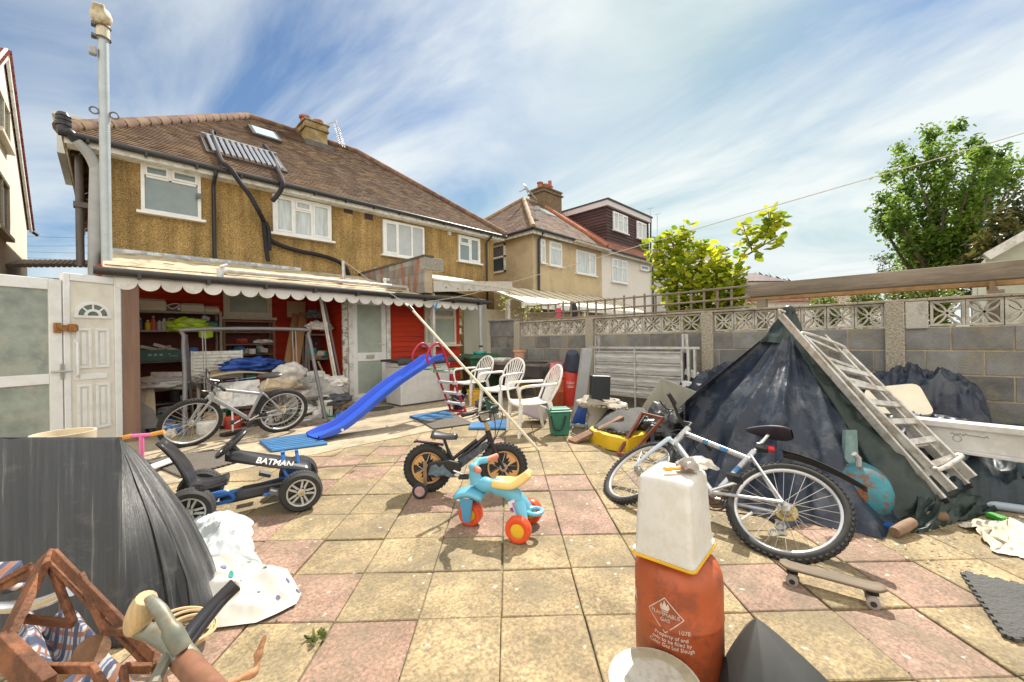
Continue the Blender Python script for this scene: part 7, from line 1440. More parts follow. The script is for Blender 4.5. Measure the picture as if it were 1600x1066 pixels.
# leaning timber, trims and red wall bits
for k,(a,b,w_,lb) in enumerate(((atd(442,565,7.4),atd(464,492,8.4),.17,'left of the two brown planks leaning on the red alcove wall'),(atd(452,570,7.4),atd(474,490,8.4),.15,'right of the two brown planks leaning on the red alcove wall'))):
    m=MB(); a.z=max(.0,a.z-.6); m.beam(a,b,w_,.05,up=(0,-1,.2)); tag(m.build('plank',mat('orange_brown_plank',(.33,.17,.07),.7,var=.2,stretch=(1,1,.15)),bevel=.006),lb,'plank',group='planks leaning in the alcove')
for k,(x0,x1) in enumerate(((535,502),(541,506),(531,500))):
    a=gnd(x0,640); b=atd(x1,466,7.7); m=MB(); m.beam(a,b,.035,.018,up=(0,-1,.2)); tag(m.build('trim_strip',[W_OLD,mat('dark_trim',(.1,.09,.085),.5),CREAM][k],bevel=.003),['whitest of the three tall trims leaning left of the door','dark tall trim leaning left of the door','cream tall trim leaning left of the door'][k],'trim',group='trims leaning by the door')
a=atd(492,495,8.5); m=MB(); m.box(a.x-.35,a.x+.02,BY-.06,BY-.04,1.85,2.2); tag(m.build('ply_board',PINE,bevel=.004),'pale plywood sheet fixed to the red wall under the trim','board')
m=MB(); m.obox(gnd(490,662),(.42,.3,.08),(0,0,.3)); tag(m.build('timber_block',WOOD_G,bevel=.01),'grey timber block on the concrete at the foot of the swing frame','timber')
# broom handle & dustpan
m=MB(); a=gnd(364,680);b=atd(362,602,5.9); m.tube([a,b],.013,8); o=m.build('broom',W_OLD); tag(o,'white handled broom standing in front of the silver bicycle','broom'); m=MB(); m.obox(a+Vector((0,0,.03)),(.3,.12,.05),(0,0,.4)); m.build('head',BLACK_PL,o,bevel=.01)
# oval door mat
c=gnd(588,640); m=MB(); m.lathe([(0,.0),(.36,.0),(.37,.006),(.35,.014),(0,.014)],36,Matrix.Translation((c.x,c.y,.006))@Matrix.Diagonal((1,.55,1,1))); tag(m.build('door_mat',mat('dark_coir',(.06,.06,.05),.95)),'dark oval mat on the concrete in front of the white door','mat')

# ---------- small odds and ends filling the shelves and the alcove floor ----------
CN=['cream','black','grey','brown','white','blue','red','green']; seen=set()
def odds(place,pts_fn,n,smin,smax):
    for i in range(n):
        ci=R.choice((0,0,1,2,2,3,3,4,4,5,6,7)); kind=R.choice(('box','tin','bottle','bag')); lb='small %s %s %s'%(CN[ci],kind,place)
        if lb in seen: continue
        seen.add(lb); c=pts_fn(); w_=R.uniform(smin,smax); h_=w_*R.uniform(.6,1.5); m=MB()
        if kind=='box': m.obox(c+UP*h_/2,(w_,w_*R.uniform(.6,1),h_),(0,0,R.uniform(0,3)))
        elif kind=='tin': m.lathe([(w_*.45,0),(w_*.45,h_),(w_*.4,h_+.004),(0,h_+.004)],14,Matrix.Translation(c))
        elif kind=='bottle': m.lathe([(w_*.36,0),(w_*.38,.01),(w_*.38,h_*.9),(w_*.16,h_*1.15),(w_*.15,h_*1.35),(0,h_*1.35)],14,Matrix.Translation(c))
        else: blob('bag',lb,'bag',c+UP*h_*.4,w_*.7,w_*.55,h_*.55,JM[ci],5,.5,i,group='small odds and ends '+place); continue
        tag(m.build(kind,JM[ci],bevel=.004 if kind=='box' else 0),lb,kind,'small odds and ends '+place)
def on(px0,px1,z,y): return lambda: (lambda q: Vector((q.x,y+R.uniform(-.05,.2),z+.003)))(aty(R.uniform(px0,px1),520,y))
odds('on the third shelf right of the green crate',on(300,338,zz[1],yS),10,.07,.16)
odds('on the lowest long shelf of the tall unit',on(222,335,zz[0],yS),16,.1,.24)
odds('on the bottom board of the tall unit',on(222,335,.3,yS),16,.1,.26)
odds('on the lower board of the narrow unit',on(356,422,zv[0],9.3),10,.06,.14)
odds('on the bottom board of the narrow unit',on(356,422,.35,9.3),12,.1,.24)
odds('on the corner shelf beside the leaning trims',on(486,516,zw[1],9.0),10,.06,.14)
odds('on the low corner shelf beside the leaning trims',on(486,516,zw[0],9.0),12,.08,.18)
odds('on the concrete behind the silver bicycle',lambda: gnd(R.uniform(330,470),R.uniform(650,668)),22,.1,.26)
odds('on the concrete under the leaning trims',lambda: gnd(R.uniform(485,535),R.uniform(636,656)),20,.07,.18)
odds('on the concrete at the foot of the wooden post',lambda: gnd(R.uniform(222,268),R.uniform(668,690)),12,.07,.16)
# ---------- by the fridge and the far corner ----------
f0=gnd(660,634); WHT=mat('fridge_white',(.62,.62,.6),.4,var=.06,stain=(.4,.38,.34),stain_s=5,stain_a=.25)
fa=gnd(628,628); fb=gnd(710,621); m0=aty(628,560,fa.y)
e=Vector((1,0,0)); hz=.8
p=gnd(645,634); t=thing('fridge','white chest fridge with a dark cover on top under the lean-to window','fridge',(p.x,p.y,0))
x0=aty(626,600,p.y).x; x1=aty(703,600,p.y).x; zt=aty(660,566,p.y).z
m=MB(); m.box(x0,x1,p.y,p.y+.6,.03,zt-.09); m.build('cabinet',WHT,t,bevel=.015); m=MB(); m.box(x0-.005,x1+.005,p.y-.01,p.y+.6,zt-.085,zt); m.build('lid',WHT,t,bevel=.012)
m=MB(); m.grid(lambda u,v:Vector((x0-.06+(x1-x0+.4)*u,p.y-.06+.75*v,zt+.045+.012*math.sin(u*9+v*4)-.07*max(0,(.04-v)/.04))),16,12); tag(m.build('cover',mat('dark_grey_felt',(.05,.05,.052),.8),solid=.05),'dark grey padded cover draped over the fridge','cover')
for (px,py,r,h,mt,lb) in ((619,614,.13,.3,REDP,'red bucket between the slide and the fridge'),(716,640,.13,.26,mat('dark_blue_plastic',(.02,.015,.05),.35),'dark navy bucket beside the slide ladder foot'),(742,631,.16,.3,YELP,'yellow bucket behind the leftmost white chair'),(770,645,.14,.26,mat('bottle_green',(.02,.1,.07)),'dark green bucket behind the middle white chair')):
    c=gnd(px,py); m=MB(); m.lathe([(r*.75,0),(r,h),(r*1.06,h),(r*1.06,h-.02),(r*.97,h-.02),(r*.94,h-.01),(r*.72,.02),(0,.02)],22,Matrix.Translation(c)); o=m.build('bucket',mt); tag(o,lb,'bucket'); m=MB(); m.tube(path([c+Vector((-r,0,h)),c+Vector((-r*.6,-r*.8,h*.7)),c+Vector((r*.6,-r*.8,h*.7)),c+Vector((r,0,h))],5),.006,5); m.build('handle',SPK,o)
# wheelie bin
c=gnd(751,618); sc=c.dot(FW)/630; t=thing('wheelie_bin','green wheelie bin with a teal ring on its lid in the far corner','bin',M=Matrix.Translation(c)@Matrix.Rotation(rad(-20),4,'Z'))
zt=1.3-(556-530.8)*sc; w_=.36; WG=mat('wheelie_green',(.02,.085,.035),.45,var=.15)
m=MB(); m.add([(-w_*.8,-w_*.8,.05),(w_*.8,-w_*.8,.05),(w_*.8,w_*.8,.05),(-w_*.8,w_*.8,.05),(-w_,-w_,zt-.05),(w_,-w_,zt-.05),(w_,w_,zt-.05),(-w_,w_,zt-.05)],[(3,2,1,0),(0,1,5,4),(1,2,6,5),(2,3,7,6),(3,0,4,7),(4,5,6,7)]); m.box(-w_-.02,w_+.02,-w_-.02,w_+.02,zt-.09,zt-.049); m.build('body',WG,t,local=True,bevel=.015)
m=MB(); m.add([(-w_-.05,-w_-.08,zt-.04),(w_+.05,-w_-.08,zt-.04),(w_+.05,w_+.06,zt-.02),(-w_-.05,w_+.06,zt-.02),(-w_+.05,-w_+.02,zt+.03),(w_-.05,-w_+.02,zt+.03),(w_-.05,w_-.02,zt+.05),(-w_+.05,w_-.02,zt+.05)],[(3,2,1,0),(4,5,6,7),(0,1,5,4),(1,2,6,5),(2,3,7,6),(3,0,4,7)]); m.build('lid',WG,t,local=True,bevel=.01)
m=MB(); 
for s in (-1,1): m.lathe([(0,-.03),(.1,-.03),(.1,.03),(0,.03)],16,Matrix.Translation((s*.3,w_*.8,.1))@Matrix.Rotation(rad(90),4,'Y'))
m.build('wheels',BLACK_RB,t,local=True)
m=MB(); m.ring(c+Vector((.0,0,zt+.07)),.15,.02,(0,0,1),28,8); m.ring(c+Vector((.0,0,zt+.09)),.135,.012,(0,0,1),28,8); tag(m.build('basin',mat('teal_ring',(.02,.3,.28),.4)),'teal plastic ring lying on the green wheelie bin lid','ring')
# dark table with pot, folded sheets, yellow hose
a=gnd(775,622);b=gnd(850,632); t=thing('garden_table','dark weathered table against the block wall holding the terracotta pot','table',((a.x+b.x)/2,(a.y+b.y)/2,0))
zt=1.3-(566-530)*a.dot(FW)/630+.02; tx0,tx1=WX-.75,WX-.12; ty0,ty1=5.1,7.0
m=MB(); m.box(tx0,tx1,ty0,ty1,zt-.05,zt); m.build('top',mat('grey_table_top',(.17,.155,.14),.8,var=.3,bump=.3),t); m=MB(); m.box(tx0+.02,tx0+.05,ty0+.05,ty1-.05,zt-.26,zt-.051); m.build('apron',mat('dark_apron',(.06,.05,.05),.7),t)
for xx in (tx0+.05,tx1-.05):
    for yy_ in (ty0+.06,ty1-.06): m=MB(); m.box(xx-.035,xx+.035,yy_-.035,yy_+.035,0,zt-.051); m.build('leg',mat('dark_apron',(.06,.05,.05)),t)
q=atd(812,565,gnd(812,620).dot(FW)); pc=Vector((tx0+.25,0,zt)); pc.y=atx(812,560,pc.x).y; k=pc.dot(FW)/630
m=MB(); m.lathe([(0,.001),(.095,.001),(.125,.22),(.145,.225),(.145,.26),(.13,.26),(.122,.2),(0,.19)],28,Matrix.Translation(pc)); tag(m.build('plant_pot',mat('pale_terracotta',(.5,.27,.18),.8,var=.12)),'pale terracotta plastic pot standing on the dark table','pot')
pc=Vector((tx0+.25,0,zt)); pc.y=atx(783,560,pc.x).y; boxy('folded_sheet','folded white sheets stacked on the dark table left of the pot','sheets',pc+Vector((0,0,.05)),(.34,.36,.07),W_OLD,(0,0,.2),.03); boxy('dusty_board','flat grey board under the folded white sheets','board',pc+Vector((0,0,.012)),(.42,.45,.02),SHB,(0,0,.1),.004)
pc=Vector((tx0+.2,0,zt)); pc.y=atx(838,560,pc.x).y; boxy('slate_tile','dark slate lying on the table right of the pot','slate',pc+Vector((0,0,.015)),(.25,.4,.02),BLACK_RB,(0,0,.4),.003)
m=MB(); c=gnd(825,622)
for k in range(7): m.ring(c+Vector((0,0,.12))+rv()*.03,.2+R.uniform(-.04,.03),.014,(.9+R.uniform(-.2,.2),.9,.35),36,6)
tag(m.build('hose',mat('yellow_hose',(.6,.4,.03),.5)),'tangled yellow hose in a coil under the dark table','hose')
boxy('storage_box','lilac grey plastic storage box tipped beside the rightmost white chair','box',gnd(838,660)+Vector((0,0,.17)),(.42,.34,.22),mat('lilac_grey_plastic',(.42,.37,.4),.4,var=.1),(.35,.25,.6),.025)
blob('black_bag','small black bag under the leftmost white chairs','bag',gnd(757,640)+Vector((0,0,.1)),.17,.14,.1,JM[1],6,.5,5)
# loose junk in corner recess
for k,(px,z,h,ci,lb) in enumerate(((717,1.46,.14,4,'pale bottles on the upper corner shelf'),(716,1.16,.1,2,'grey jar on the middle corner shelf'),(718,1.69,.16,4,'white books on the top corner shelf'))):
    q=aty(px,520,DY+.1); m=MB(); m.box(q.x-.06,q.x+.05,DY+.05,DY+.25,z+.012,z+h); tag(m.build('corner_clutter',JM[ci],bevel=.006),lb,'clutter')
# red gas bottles, pink tub, dark cap
RG=mat('red_gas_paint',(.5,.04,.025),.4,var=.15,stain=(.25,.05,.03),stain_s=5,stain_a=.4)
oc=gnd(871,633); rc=gnd(893,634); k=oc.dot(FW)/630
g1,b1=gas('orange gas bottle under the pink tub against the block wall',oc,15.5*k,44*k,ORN)
wrapshape('hazard_diamond',[[(x*1.5,y*1.5) for x,y in s] for s in segs],-.3,.36,b1,oc,15.5*k)
wrapshape('flame_mark',[[(-.02,0),(-.03,.03),(0,.06),(.03,.03),(.02,0)]],-.3,.35,b1,oc,15.5*k)
g2,b2=gas('tall red gas bottle under the dark cap against the block wall',rc,12*k,56*k,RG,collar=True)
text_=wraptext('lettering','Calor\nGas',.07,-.1,.42,b2,rc,12*k,mt=mat('pale_lettering',(.65,.55,.5),.6))
def tub(name,lb,c,r0,r1,h,mt,tilt=(0,0,0)): m=MB(Matrix.Translation(c)@Euler(tilt).to_matrix().to_4x4()); m.lathe([(r0*1.05,0),(r0*1.05,.03),(r0,.03),(r1,h*.93),(r1*.9,h),(0,h)],26); return tag(m.build(name,mt),lb,'tub')
tub('upturned_tub','pink upturned tub on top of the orange gas bottle',oc+Vector((0,0,44*k+.002)),14*k,10.5*k,22*k,mat('pink_plastic',(.6,.09,.14),.4,stain=(.7,.5,.5),stain_s=8,stain_a=.4))
tub('upturned_bucket','dark blue grey bucket upturned and tilted on the red gas bottle',rc+Vector((0,0,56*k+.05))+RT*.05,15*k,9*k,26*k,mat('slate_plastic',(.035,.045,.075),.5),(0.1,-.5,.3))
# perforated grey post, galvanised louvre panel
a=gnd(903,652);b=atd(917,545,6.6); t=thing('perforated_post','pale grey perforated metal post leaning on the block wall left of the louvre panel','post',a)
m=MB(); m.beam(a,b,.17,.07,up=RT*.3-FW); o=m.build('channel',mat('pale_grey_metal',(.42,.43,.44),.5,metal=.3,var=.1),t); dv=(b-a).normalized(); n_=(RT*.75-FW).normalized(); n_=(n_-dv*n_.dot(dv)).normalized(); 
m=MB(); sdv=dv.cross((RT*.3-FW)); sdv.normalize(); sdv=sdv if sdv.dot(RT)>0 else -sdv; uu=sdv.cross(dv); uu=uu if uu.dot(FW)<0 else -uu
for k in range(10): q=a.lerp(b,.06+.09*k)+sdv*.086; m.tube([q,q+sdv*.004],.024,12)
m.build('punched_hole',mat('hole_black',(.01,.01,.01),.9),t)
x_=WX-.3; pa=atx(932,655,x_); pb=atx(1068,655,x_); y0,y1=pb.y,pa.y; zt=atx(1000,548,x_).z; zb=.28
t=thing('louvre_panel','galvanised louvre shutter panel with four slats standing against the block wall','panel',(x_,(y0+y1)/2,0))
LM=mat('streaked_galvanised',(.45,.45,.43),.5,metal=.15,var=.35,scale=9,stretch=(1,.4,4),stain=(.62,.62,.6),stain_s=6,stain_a=.6)
n=4;hs=(zt-zb)/n
for k in range(n):
    z0=zb+hs*k; m=MB(); m.add([(x_+.0,y0,z0+.0),(x_+.0,y1,z0+.0),(x_-.02,y1,z0+hs*.4),(x_-.02,y0,z0+hs*.4),(x_+.02,y1,z0+hs*.84),(x_+.02,y0,z0+hs*.84)],[(0,1,2,3),(3,2,4,5)]); m.build('slat',LM,t,solid=.004)
    m=MB(); m.beam((x_-.03,y0,z0+hs*.9),(x_-.03,y1,z0+hs*.9),.03,.022); m.build('rail',ALU,t)
for yv in (y0,(y0+y1)/2,y1): m=MB(); m.box(x_-.035,x_-.012,yv-.014,yv+.014,zb-.2,zt+.02); m.build('stile',ALU,t)
m=MB(); m.beam((x_-.05,y0-.28,zt+.05),(x_-.05,y1+.1,zt+.05),.03,.035); m.build('top_rail',ALU,t)
for px in (934,1071): q=atx(px,530,x_+.06); m=MB(); m.box(q.x-.02,q.x+.02,q.y-.05,q.y-.02,zt-.6,zt+.26); m.box(q.x-.02,q.x+.02,q.y+.02,q.y+.05,zt-.6,zt+.26); m.box(q.x+.021,q.x+.03,q.y-.05,q.y+.05,zt-.6,zt+.26); m.build('channel_post',ALU,t)
q=atx(1082,600,x_-.02); m=MB(); m.box(q.x-.03,q.x+.03,q.y-.06,q.y-.03,.1,zt+.03); m.box(q.x-.03,q.x+.03,q.y+.03,q.y+.06,.1,zt+.03); m.build('side_channel',ALU,t)
m=MB(); q=atx(1066,600,x_+.1); m.box(x_+.08,x_+.12,q.y-.12,q.y+.1,.1,zt-.03); tag(m.build('purple_board',mat('dark_purple_board',(.025,.015,.05),.5)),'dark purple board behind the right end of the louvre panel','board')
# green caddy
c=gnd(874,679); k=c.dot(FW)/630; t=thing('food_caddy','green kitchen waste caddy with a lid and black handle on the paving','caddy',M=Matrix.Translation(c)@Matrix.Rotation(rad(-38),4,'Z'))
CG_=mat('caddy_green',(.03,.17,.11),.45,var=.08); hw=16*k; h=42*k
m=MB(); b_=[(-.8,-.7),(.8,-.7),(.8,.7),(-.8,.7)]; tp=[(-1,-.85),(1,-.85),(1,.85),(-1,.85)]; m.add([(x*hw,y*hw,0) for x,y in b_]+[(x*hw,y*hw,h*.86) for x,y in tp],[(3,2,1,0),(0,1,5,4),(1,2,6,5),(2,3,7,6),(3,0,4,7),(4,5,6,7)]); m.build('body',CG_,t,local=True,bevel=.02)
m=MB(); m.box(-hw*1.12,hw*1.12,-hw*.98,hw*.98,h*.862,h*.93); m.box(-hw*.95,hw*.95,-hw*.8,hw*.8,h*.931,h); m.build('lid',mat('caddy_lid_green',(.06,.24,.16),.45),t,local=True,bevel=.015)
m=MB(); m.tube(path([(-hw*.98,-hw*.75,h*.75),(-hw*.7,-hw*1.0,h*.3),(0,-hw*1.0,h*.3),(hw*.4,-hw*1.0,h*.75)],4),.012,7); m.build('handle',BLACK_PL,t,local=True)
# toilet, black box, mats, blue board
c=gnd(935,668); k=c.dot(FW)/630; t=thing('toilet','discarded white toilet pan with a dusty mat over it beside the caddy','toilet',M=Matrix.Translation(c)@Matrix.Rotation(rad(-38),4,'Z'))
CER=mat('white_ceramic',(.66,.64,.57),.2,var=.05,coat=.3)
m=MB(); m.lathe([(.14,0),(.13,.05),(.11,.18),(.16,.28),(.22,.34),(.24,.38),(.235,.4),(.2,.4),(.16,.33),(0,.26)],28,Matrix.Diagonal((1.35,.95,1,1))); m.build('pan',CER,t,local=True); m=MB(); m.box(.22,.4,-.15,.15,0,.36); m.build('rear_plinth',CER,t,local=True,bevel=.03)
def drape(name,lb,cat,P,mt,amp=.03,fr=4,solid=.012,n=16,sag=0,jag=0):
    P=[Vector(q) for q in P]; m=MB()
    m.grid(lambda u,v:P[0].lerp(P[1],u).lerp(P[3].lerp(P[2],u),v)+Vector((0,0,amp*nz((u*fr,v*fr,P[0].x),1)-sag*math.sin(math.pi*u)*math.sin(math.pi*v))),n,n)
    if jag:
        for q in range(4):
            a,b=P[q],P[(q+1)%4]; d=(b-a); nn2=int(d.length/.06)
            for i in range(nn2): pp=a+d*((i+.25)/nn2); m.beam(pp,pp+d*(.5/nn2),.03,.012)
    return tag(m.build(name,mt,solid=solid),lb,cat)
drape('dusty_mat','dusty grey interlocking mat draped over the toilet pan','mat',[atd(908,632,5.4),atd(980,640,5.3),atd(962,625,5.9),atd(915,618,5.9)],mat('dusty_tan_mat',(.33,.29,.23),.85,bump=.6),.06,3,.015,jag=1)
q=atd(937,605,5.7); boxy('black_box','small black box standing on the discarded toilet pan','box',q+Vector((0,0,.0)),(.26,.16,.33),mat('satin_black',(.02,.024,.03),.4),(0,.05,rad(-42)),.008)
board('blue_board','bright blue board leaning between the caddy and the toilet','board',[gnd(892,664),gnd(914,668),atd(918,632,5.7),atd(906,630,5.9)],.015,mat('bright_blue',(.015,.09,.4),.4))
m=MB(); a=gnd(885,668);b=gnd(918,670); m.tube([a+UP*.03,b+UP*.03],.03,8); tag(m.build('grey_tube',GREY_PL),'short grey tube on the paving in front of the blue board','tube')
m=MB(); m.tube(path([gnd(892,678)+UP*.02,gnd(900,668)+UP*.05,gnd(916,672)+UP*.03,gnd(905,684)+UP*.02,gnd(893,680)+UP*.02],5),.012,6); tag(m.build('wire_loop',SPK),'bent silver wire loop on the paving by the caddy','wire')
# wooden board, yellow bag with mat, brown frame
board('wood_board','long brown board propped on edge over the paving by the caddy','board',[gnd(888,690),gnd(900,694),atd(976,654,5.0),atd(966,652,5.2)],.03,mat('red_brown_board',(.24,.13,.08),.7,var=.25,scale=8))
YB=mat('yellow_tarpaulin',(.68,.45,.015),.4,var=.1,scale=9)
pl=[gnd(*q) for q in ((921,690),(950,704),(980,710),(1010,700),(1018,680),(985,668),(945,672))]; yc=sum(pl,Vector())/len(pl)
def ybag(u,v):
    k_=u*len(pl); i=int(k_)%len(pl); e=pl[i].lerp(pl[(i+1)%len(pl)],k_-int(k_)); p=yc.lerp(e,min(1,v*1.35)); zz_=.16 if v<.74 else .16*(1-v)/.26; return p+UP*(zz_+.025*nz(p,7,1))
m=MB(); m.grid(ybag,48,16,closed=True); tag(m.build('yellow_bag',YB),'flat yellow bag under the charcoal mat beside the brown frame','bag')
foamd=drape('charcoal_mat','textured charcoal mat buckled over the yellow bag','mat',[gnd(928,690)+UP*.16,gnd(985,706)+UP*.2,gnd(1015,682)+UP*.35,gnd(955,668)+UP*.28],mat('charcoal_foam',(.085,.085,.082)),.05,3,.014,jag=1,sag=-.08)
fr4=[gnd(966,712)+UP*.02,gnd(985,716)+UP*.03,atd(1036,654,4.4),atd(1004,646,4.7)]; t=thing('picture_frame','empty brown picture frame leaning over the yellow bag','frame',fr4[0])
for i in range(4): m=MB(); m.beam(fr4[i],fr4[(i+1)%4],.03,.03); m.build('side',mat('mahogany',(.17,.05,.025),.4,var=.25),t)
board('frosted_board','pale grey green board leaning against the wall in front of the louvre panel','board',[gnd(990,668)+UP*.1,gnd(1040,670)+UP*.12,atd(1088,612,4.9),atd(1033,590,5.6)],.01,mat('pale_acrylic',(.42,.43,.38),.35,var=.15,scale=2))
blob('black_sack','crumpled grey black plastic sheet behind the handlebar of the leaning bike','sheet',gnd(1040,690)+UP*.18,.3,.25,.2,mat('crumpled_black',(.06,.06,.062),.3,var=.3),6,.8,8)
m=MB(); m.obox(gnd(1020,700)+UP*.14,(.09,.05,.26),(0,.1,.4)); tag(m.build('slate_block',mat('slate_plastic',(.035,.045,.075)),bevel=.01),'dark slate coloured block beside the brown frame','block')
for k,(a,b,lb) in enumerate((((1072,580,6.3),(1120,600,5.9),'upper of two white profile strips behind the navy tarpaulin'),((1068,600,6.2),(1112,608,5.8),'lower of two white profile strips behind the navy tarpaulin'))): m=MB(); m.beam(atd(*a),atd(*b),.08,.1); tag(m.build('white_profile',W_UPVC,bevel=.01),lb,'profile',group='white profiles behind the tarpaulin')
# ---------- navy tarpaulin tent, green tarpaulin, ladder ----------
def tarpmat(name,c,c2,r=.38):
    m=mat(name,c,r,var=.3,scale=5,bump=.45,bscale=9,stain=c2,stain_s=4.5,stain_a=.5,spec=.4); return m
NAVY=tarpmat('navy_tarpaulin',(.018,.026,.045),(.09,.1,.115)); GRN=tarpmat('dark_green_tarpaulin',(.014,.026,.022),(.033,.043,.036))
ap=atd(1232,496,4.0); base=[(1067,690,0),(1080,742,0),(1120,775,0),(1180,800,0),(1250,812,0),(1310,822,0)]
bp=[gnd(a,b) for a,b,_ in base]; bp+= [bp[-1]+RT*.45+FW*.1, bp[-1]+RT*.9+FW*.5, ap+RT*1.1+FW*.6, ap+RT*.3+FW*1.0, ap-RT*.5+FW*1.0, bp[0]+FW*.9-RT*.0, bp[0]+FW*.4-RT*.05]
for q in bp: q.z=0
spr=atd(1070,628,4.55)
def tarp(u,v):
    k=u*len(bp); i=int(k)%len(bp); e=bp[i].lerp(bp[(i+1)%len(bp)],k-int(k)); p=ap.lerp(e,v)
    out=(e-Vector((ap.x,ap.y,0))); out.z=0; out.normalize()
    fold=.2*(1-abs(math.sin(u*math.pi*9+.8*math.sin(v*3)+2.5*nz((u*6,v*.5,2),1))))**1.6+.06*(.5-abs(nz((u*17,v*1.0,1),1)))
    lump=.13*math.exp(-((v-.55)/.2)**2)*(.5+.6*nz((u*10,v*2,8),1))+.06*(.5-abs(nz((u*11,v*4,4),1)))+.025*(.5-abs(nz((u*32,v*12,6),1)))
    s_=-.1*math.sin(math.pi*v)*(1-.8*math.exp(-((u-.18)/.15)**2))
    p=p+out*(s_+fold*v*(1.0)+lump*min(1,v*2.2))
    # ridge pole towards the left end
    w_=math.exp(-(((u-.97) if u>.5 else (u+.03))/.06)**2); 
    if w_>.01:
        q=ap.lerp(spr,min(1,v*1.35)) if v<.74 else spr.lerp(Vector((spr.x,spr.y,0)),(v-.74)/.26); p=p.lerp(q,w_)
    p.x=min(p.x,WX-.06); p.z=max(p.z,.004+.01*(1-v)); return p
m=MB(); m.grid(tarp,170,60,closed=True); tag(m.build('navy_tarpaulin',NAVY),'navy blue tarpaulin draped like a tent over a tall pole by the block wall','tarpaulin')
cb_=[ap+q for q in (Vector((-.0,-.02,.08)),)]
def cap(u,v):
    a=2*math.pi*u; r=.045+.13*v+.02*math.sin(a*5+v*2)*v+.02*nz((math.cos(a)*2,math.sin(a)*2,v*3),1); d=RT*math.cos(a)+FW*math.sin(a); return ap+d*r*(1+.35*max(0,-math.cos(a))*v)+UP*(.07-.36*v-.05*math.cos(a)*v)
m=MB(); m.grid(cap,48,14,closed=True); m.ball(ap+UP*.06,.06); go=m.build('green_tarpaulin',GRN); tag(go,'dark green tarpaulin wrapped round the tent top and hanging down beneath the ladder','tarpaulin')
sp_=[atd(1250,530,3.78),atd(1290,590,3.5),atd(1340,660,3.25),atd(1390,735,2.95),atd(1425,800,2.78),gnd(1436,832)+UP*.02]
sp_=path(sp_,6)
def strip(u,v):
    f=u*(len(sp_)-1); i=min(int(f),len(sp_)-2); c=sp_[i].lerp(sp_[i+1],f-i); w_=.1+.16*u; return c+(RT*.8+UP*.35)*(v-.35)*w_*2+FW*(-.05*math.sin(math.pi*v)-.03*nz((u*14,v*3,1),1)+.1*v)+UP*.03*nz((u*22,v*4,5),1)
m=MB(); m.grid(strip,50,12); m.build('hanging_edge',GRN,go,solid=.004)
def spread(u,v):
    a=gnd(1425,838);b=gnd(1560,800);c=atd(1560,720,3.6);d=atd(1400,700,3.5); p=a.lerp(b,u).lerp(d.lerp(c,u),v); return p+UP*(.05*nz((u*7,v*7,2),1)+.04*math.sin(math.pi*v)*(1-u*.5)+.02*nz((u*20,v*20,2),1))-FW*.1*math.sin(math.pi*v)
m=MB(); m.grid(spread,36,26); m.build('ground_skirt',GRN,go)
# ladder: two nested aluminium sections
LA=mat('ladder_aluminium',(.62,.6,.56),.4,metal=.4,var=.15,scale=14,stain=(.28,.22,.15),stain_s=10,stain_a=.5)
t=thing('ladder','aluminium extension ladder lying down the slope of the tarpaulin tent','ladder',gnd(1490,800))
b1=atd(1472,780,2.86);b2=atd(1509,758,2.98);t1=atd(1220,493,3.72);t2=atd(1286,526,3.84)
nrm=(b2-b1).cross(t1-b1).normalized(); nrm=nrm if nrm.dot(FW)<0 else -nrm
def stl(a,b,name='stile'): m=MB(); m.beam(a,b,.024,.062,up=nrm); m.build(name,LA,t,bevel=.003)
stl(b1,t1);stl(b2,t2)
i1,i2,j1,j2=atd(1489,766,2.83),atd(1520,746,2.95),atd(1254,527,3.62),atd(1318,549,3.74)
stl(i1,j1);stl(i2,j2)
for k in range(7):
    f=.1+.128*k; m=MB(); m.beam(b1.lerp(t1,f),b2.lerp(t2,f),.03,.028,up=nrm); m.build('rung',LA,t)
    if k<6: m=MB(); m.beam(i1.lerp(j1,f+.03),i2.lerp(j2,f+.03),.045,.028,up=nrm); m.build('rung',LA,t)
for a,b,u in ((b1,t1,0),(b2,t2,1)): m=MB(); dv=(a-b).normalized(); m.beam(a,a+dv*.03,.034,.078,up=nrm); m.build('rubber_foot',BLACK_RB,t)
m=MB(); m.tube(path([j1,j1+(t1-b1).normalized()*.03+nrm*.03,j1.lerp(j2,.5)+(t1-b1).normalized()*.05+nrm*.03,j2+(t1-b1).normalized()*.03+nrm*.03,j2],4),.012,8); m.build('guide_bar',LA,t); m=MB(); m.tube(path([t1,t1+UP*.05-RT*.02,t1+UP*.03+RT*.04],3),.012,8); m.build('top_hook',LA,t); m=MB(); m.tube(path([i1.lerp(j1,.12),i1.lerp(j1,.1)+nrm*.05,i2.lerp(j2,.12)+nrm*.06,i2.lerp(j2,.14)],4),.014,8); m.build('guide_bar',LA,t)
# teal tank end, wooden plank, blue slats under the tarpaulin
c=gnd(1362,815)+UP*.0; k=c.dot(FW)/630; c=c+UP*37*k+FW*.1; t=thing('gas_tank','rusty turquoise steel tank with a domed end under the tarpaulin','tank',(c.x,c.y,0))
TQ=mat('rusty_turquoise',(.03,.2,.25),.5,var=.2,scale=8,stain=(.17,.06,.02),stain_s=11,stain_a=.9); ax=(-FW*.72-RT*.62+UP*.1).normalized(); M=Matrix.Translation(c)@ax.to_track_quat('Z','Y').to_matrix().to_4x4()
m=MB(M); rr=43*k; m.lathe([(rr,-.55),(rr,0),(rr*.97,rr*.2),(rr*.84,rr*.42),(rr*.6,rr*.58),(rr*.3,rr*.66),(0,rr*.68)],36); m.build('shell',TQ,t); m=MB(M); m.lathe([(.0,rr*.67),(.05,rr*.66),(.05,rr*.72),(.02,rr*.73),(.02,rr*.77),(0,rr*.78)],14); m.build('boss',RUST,t)
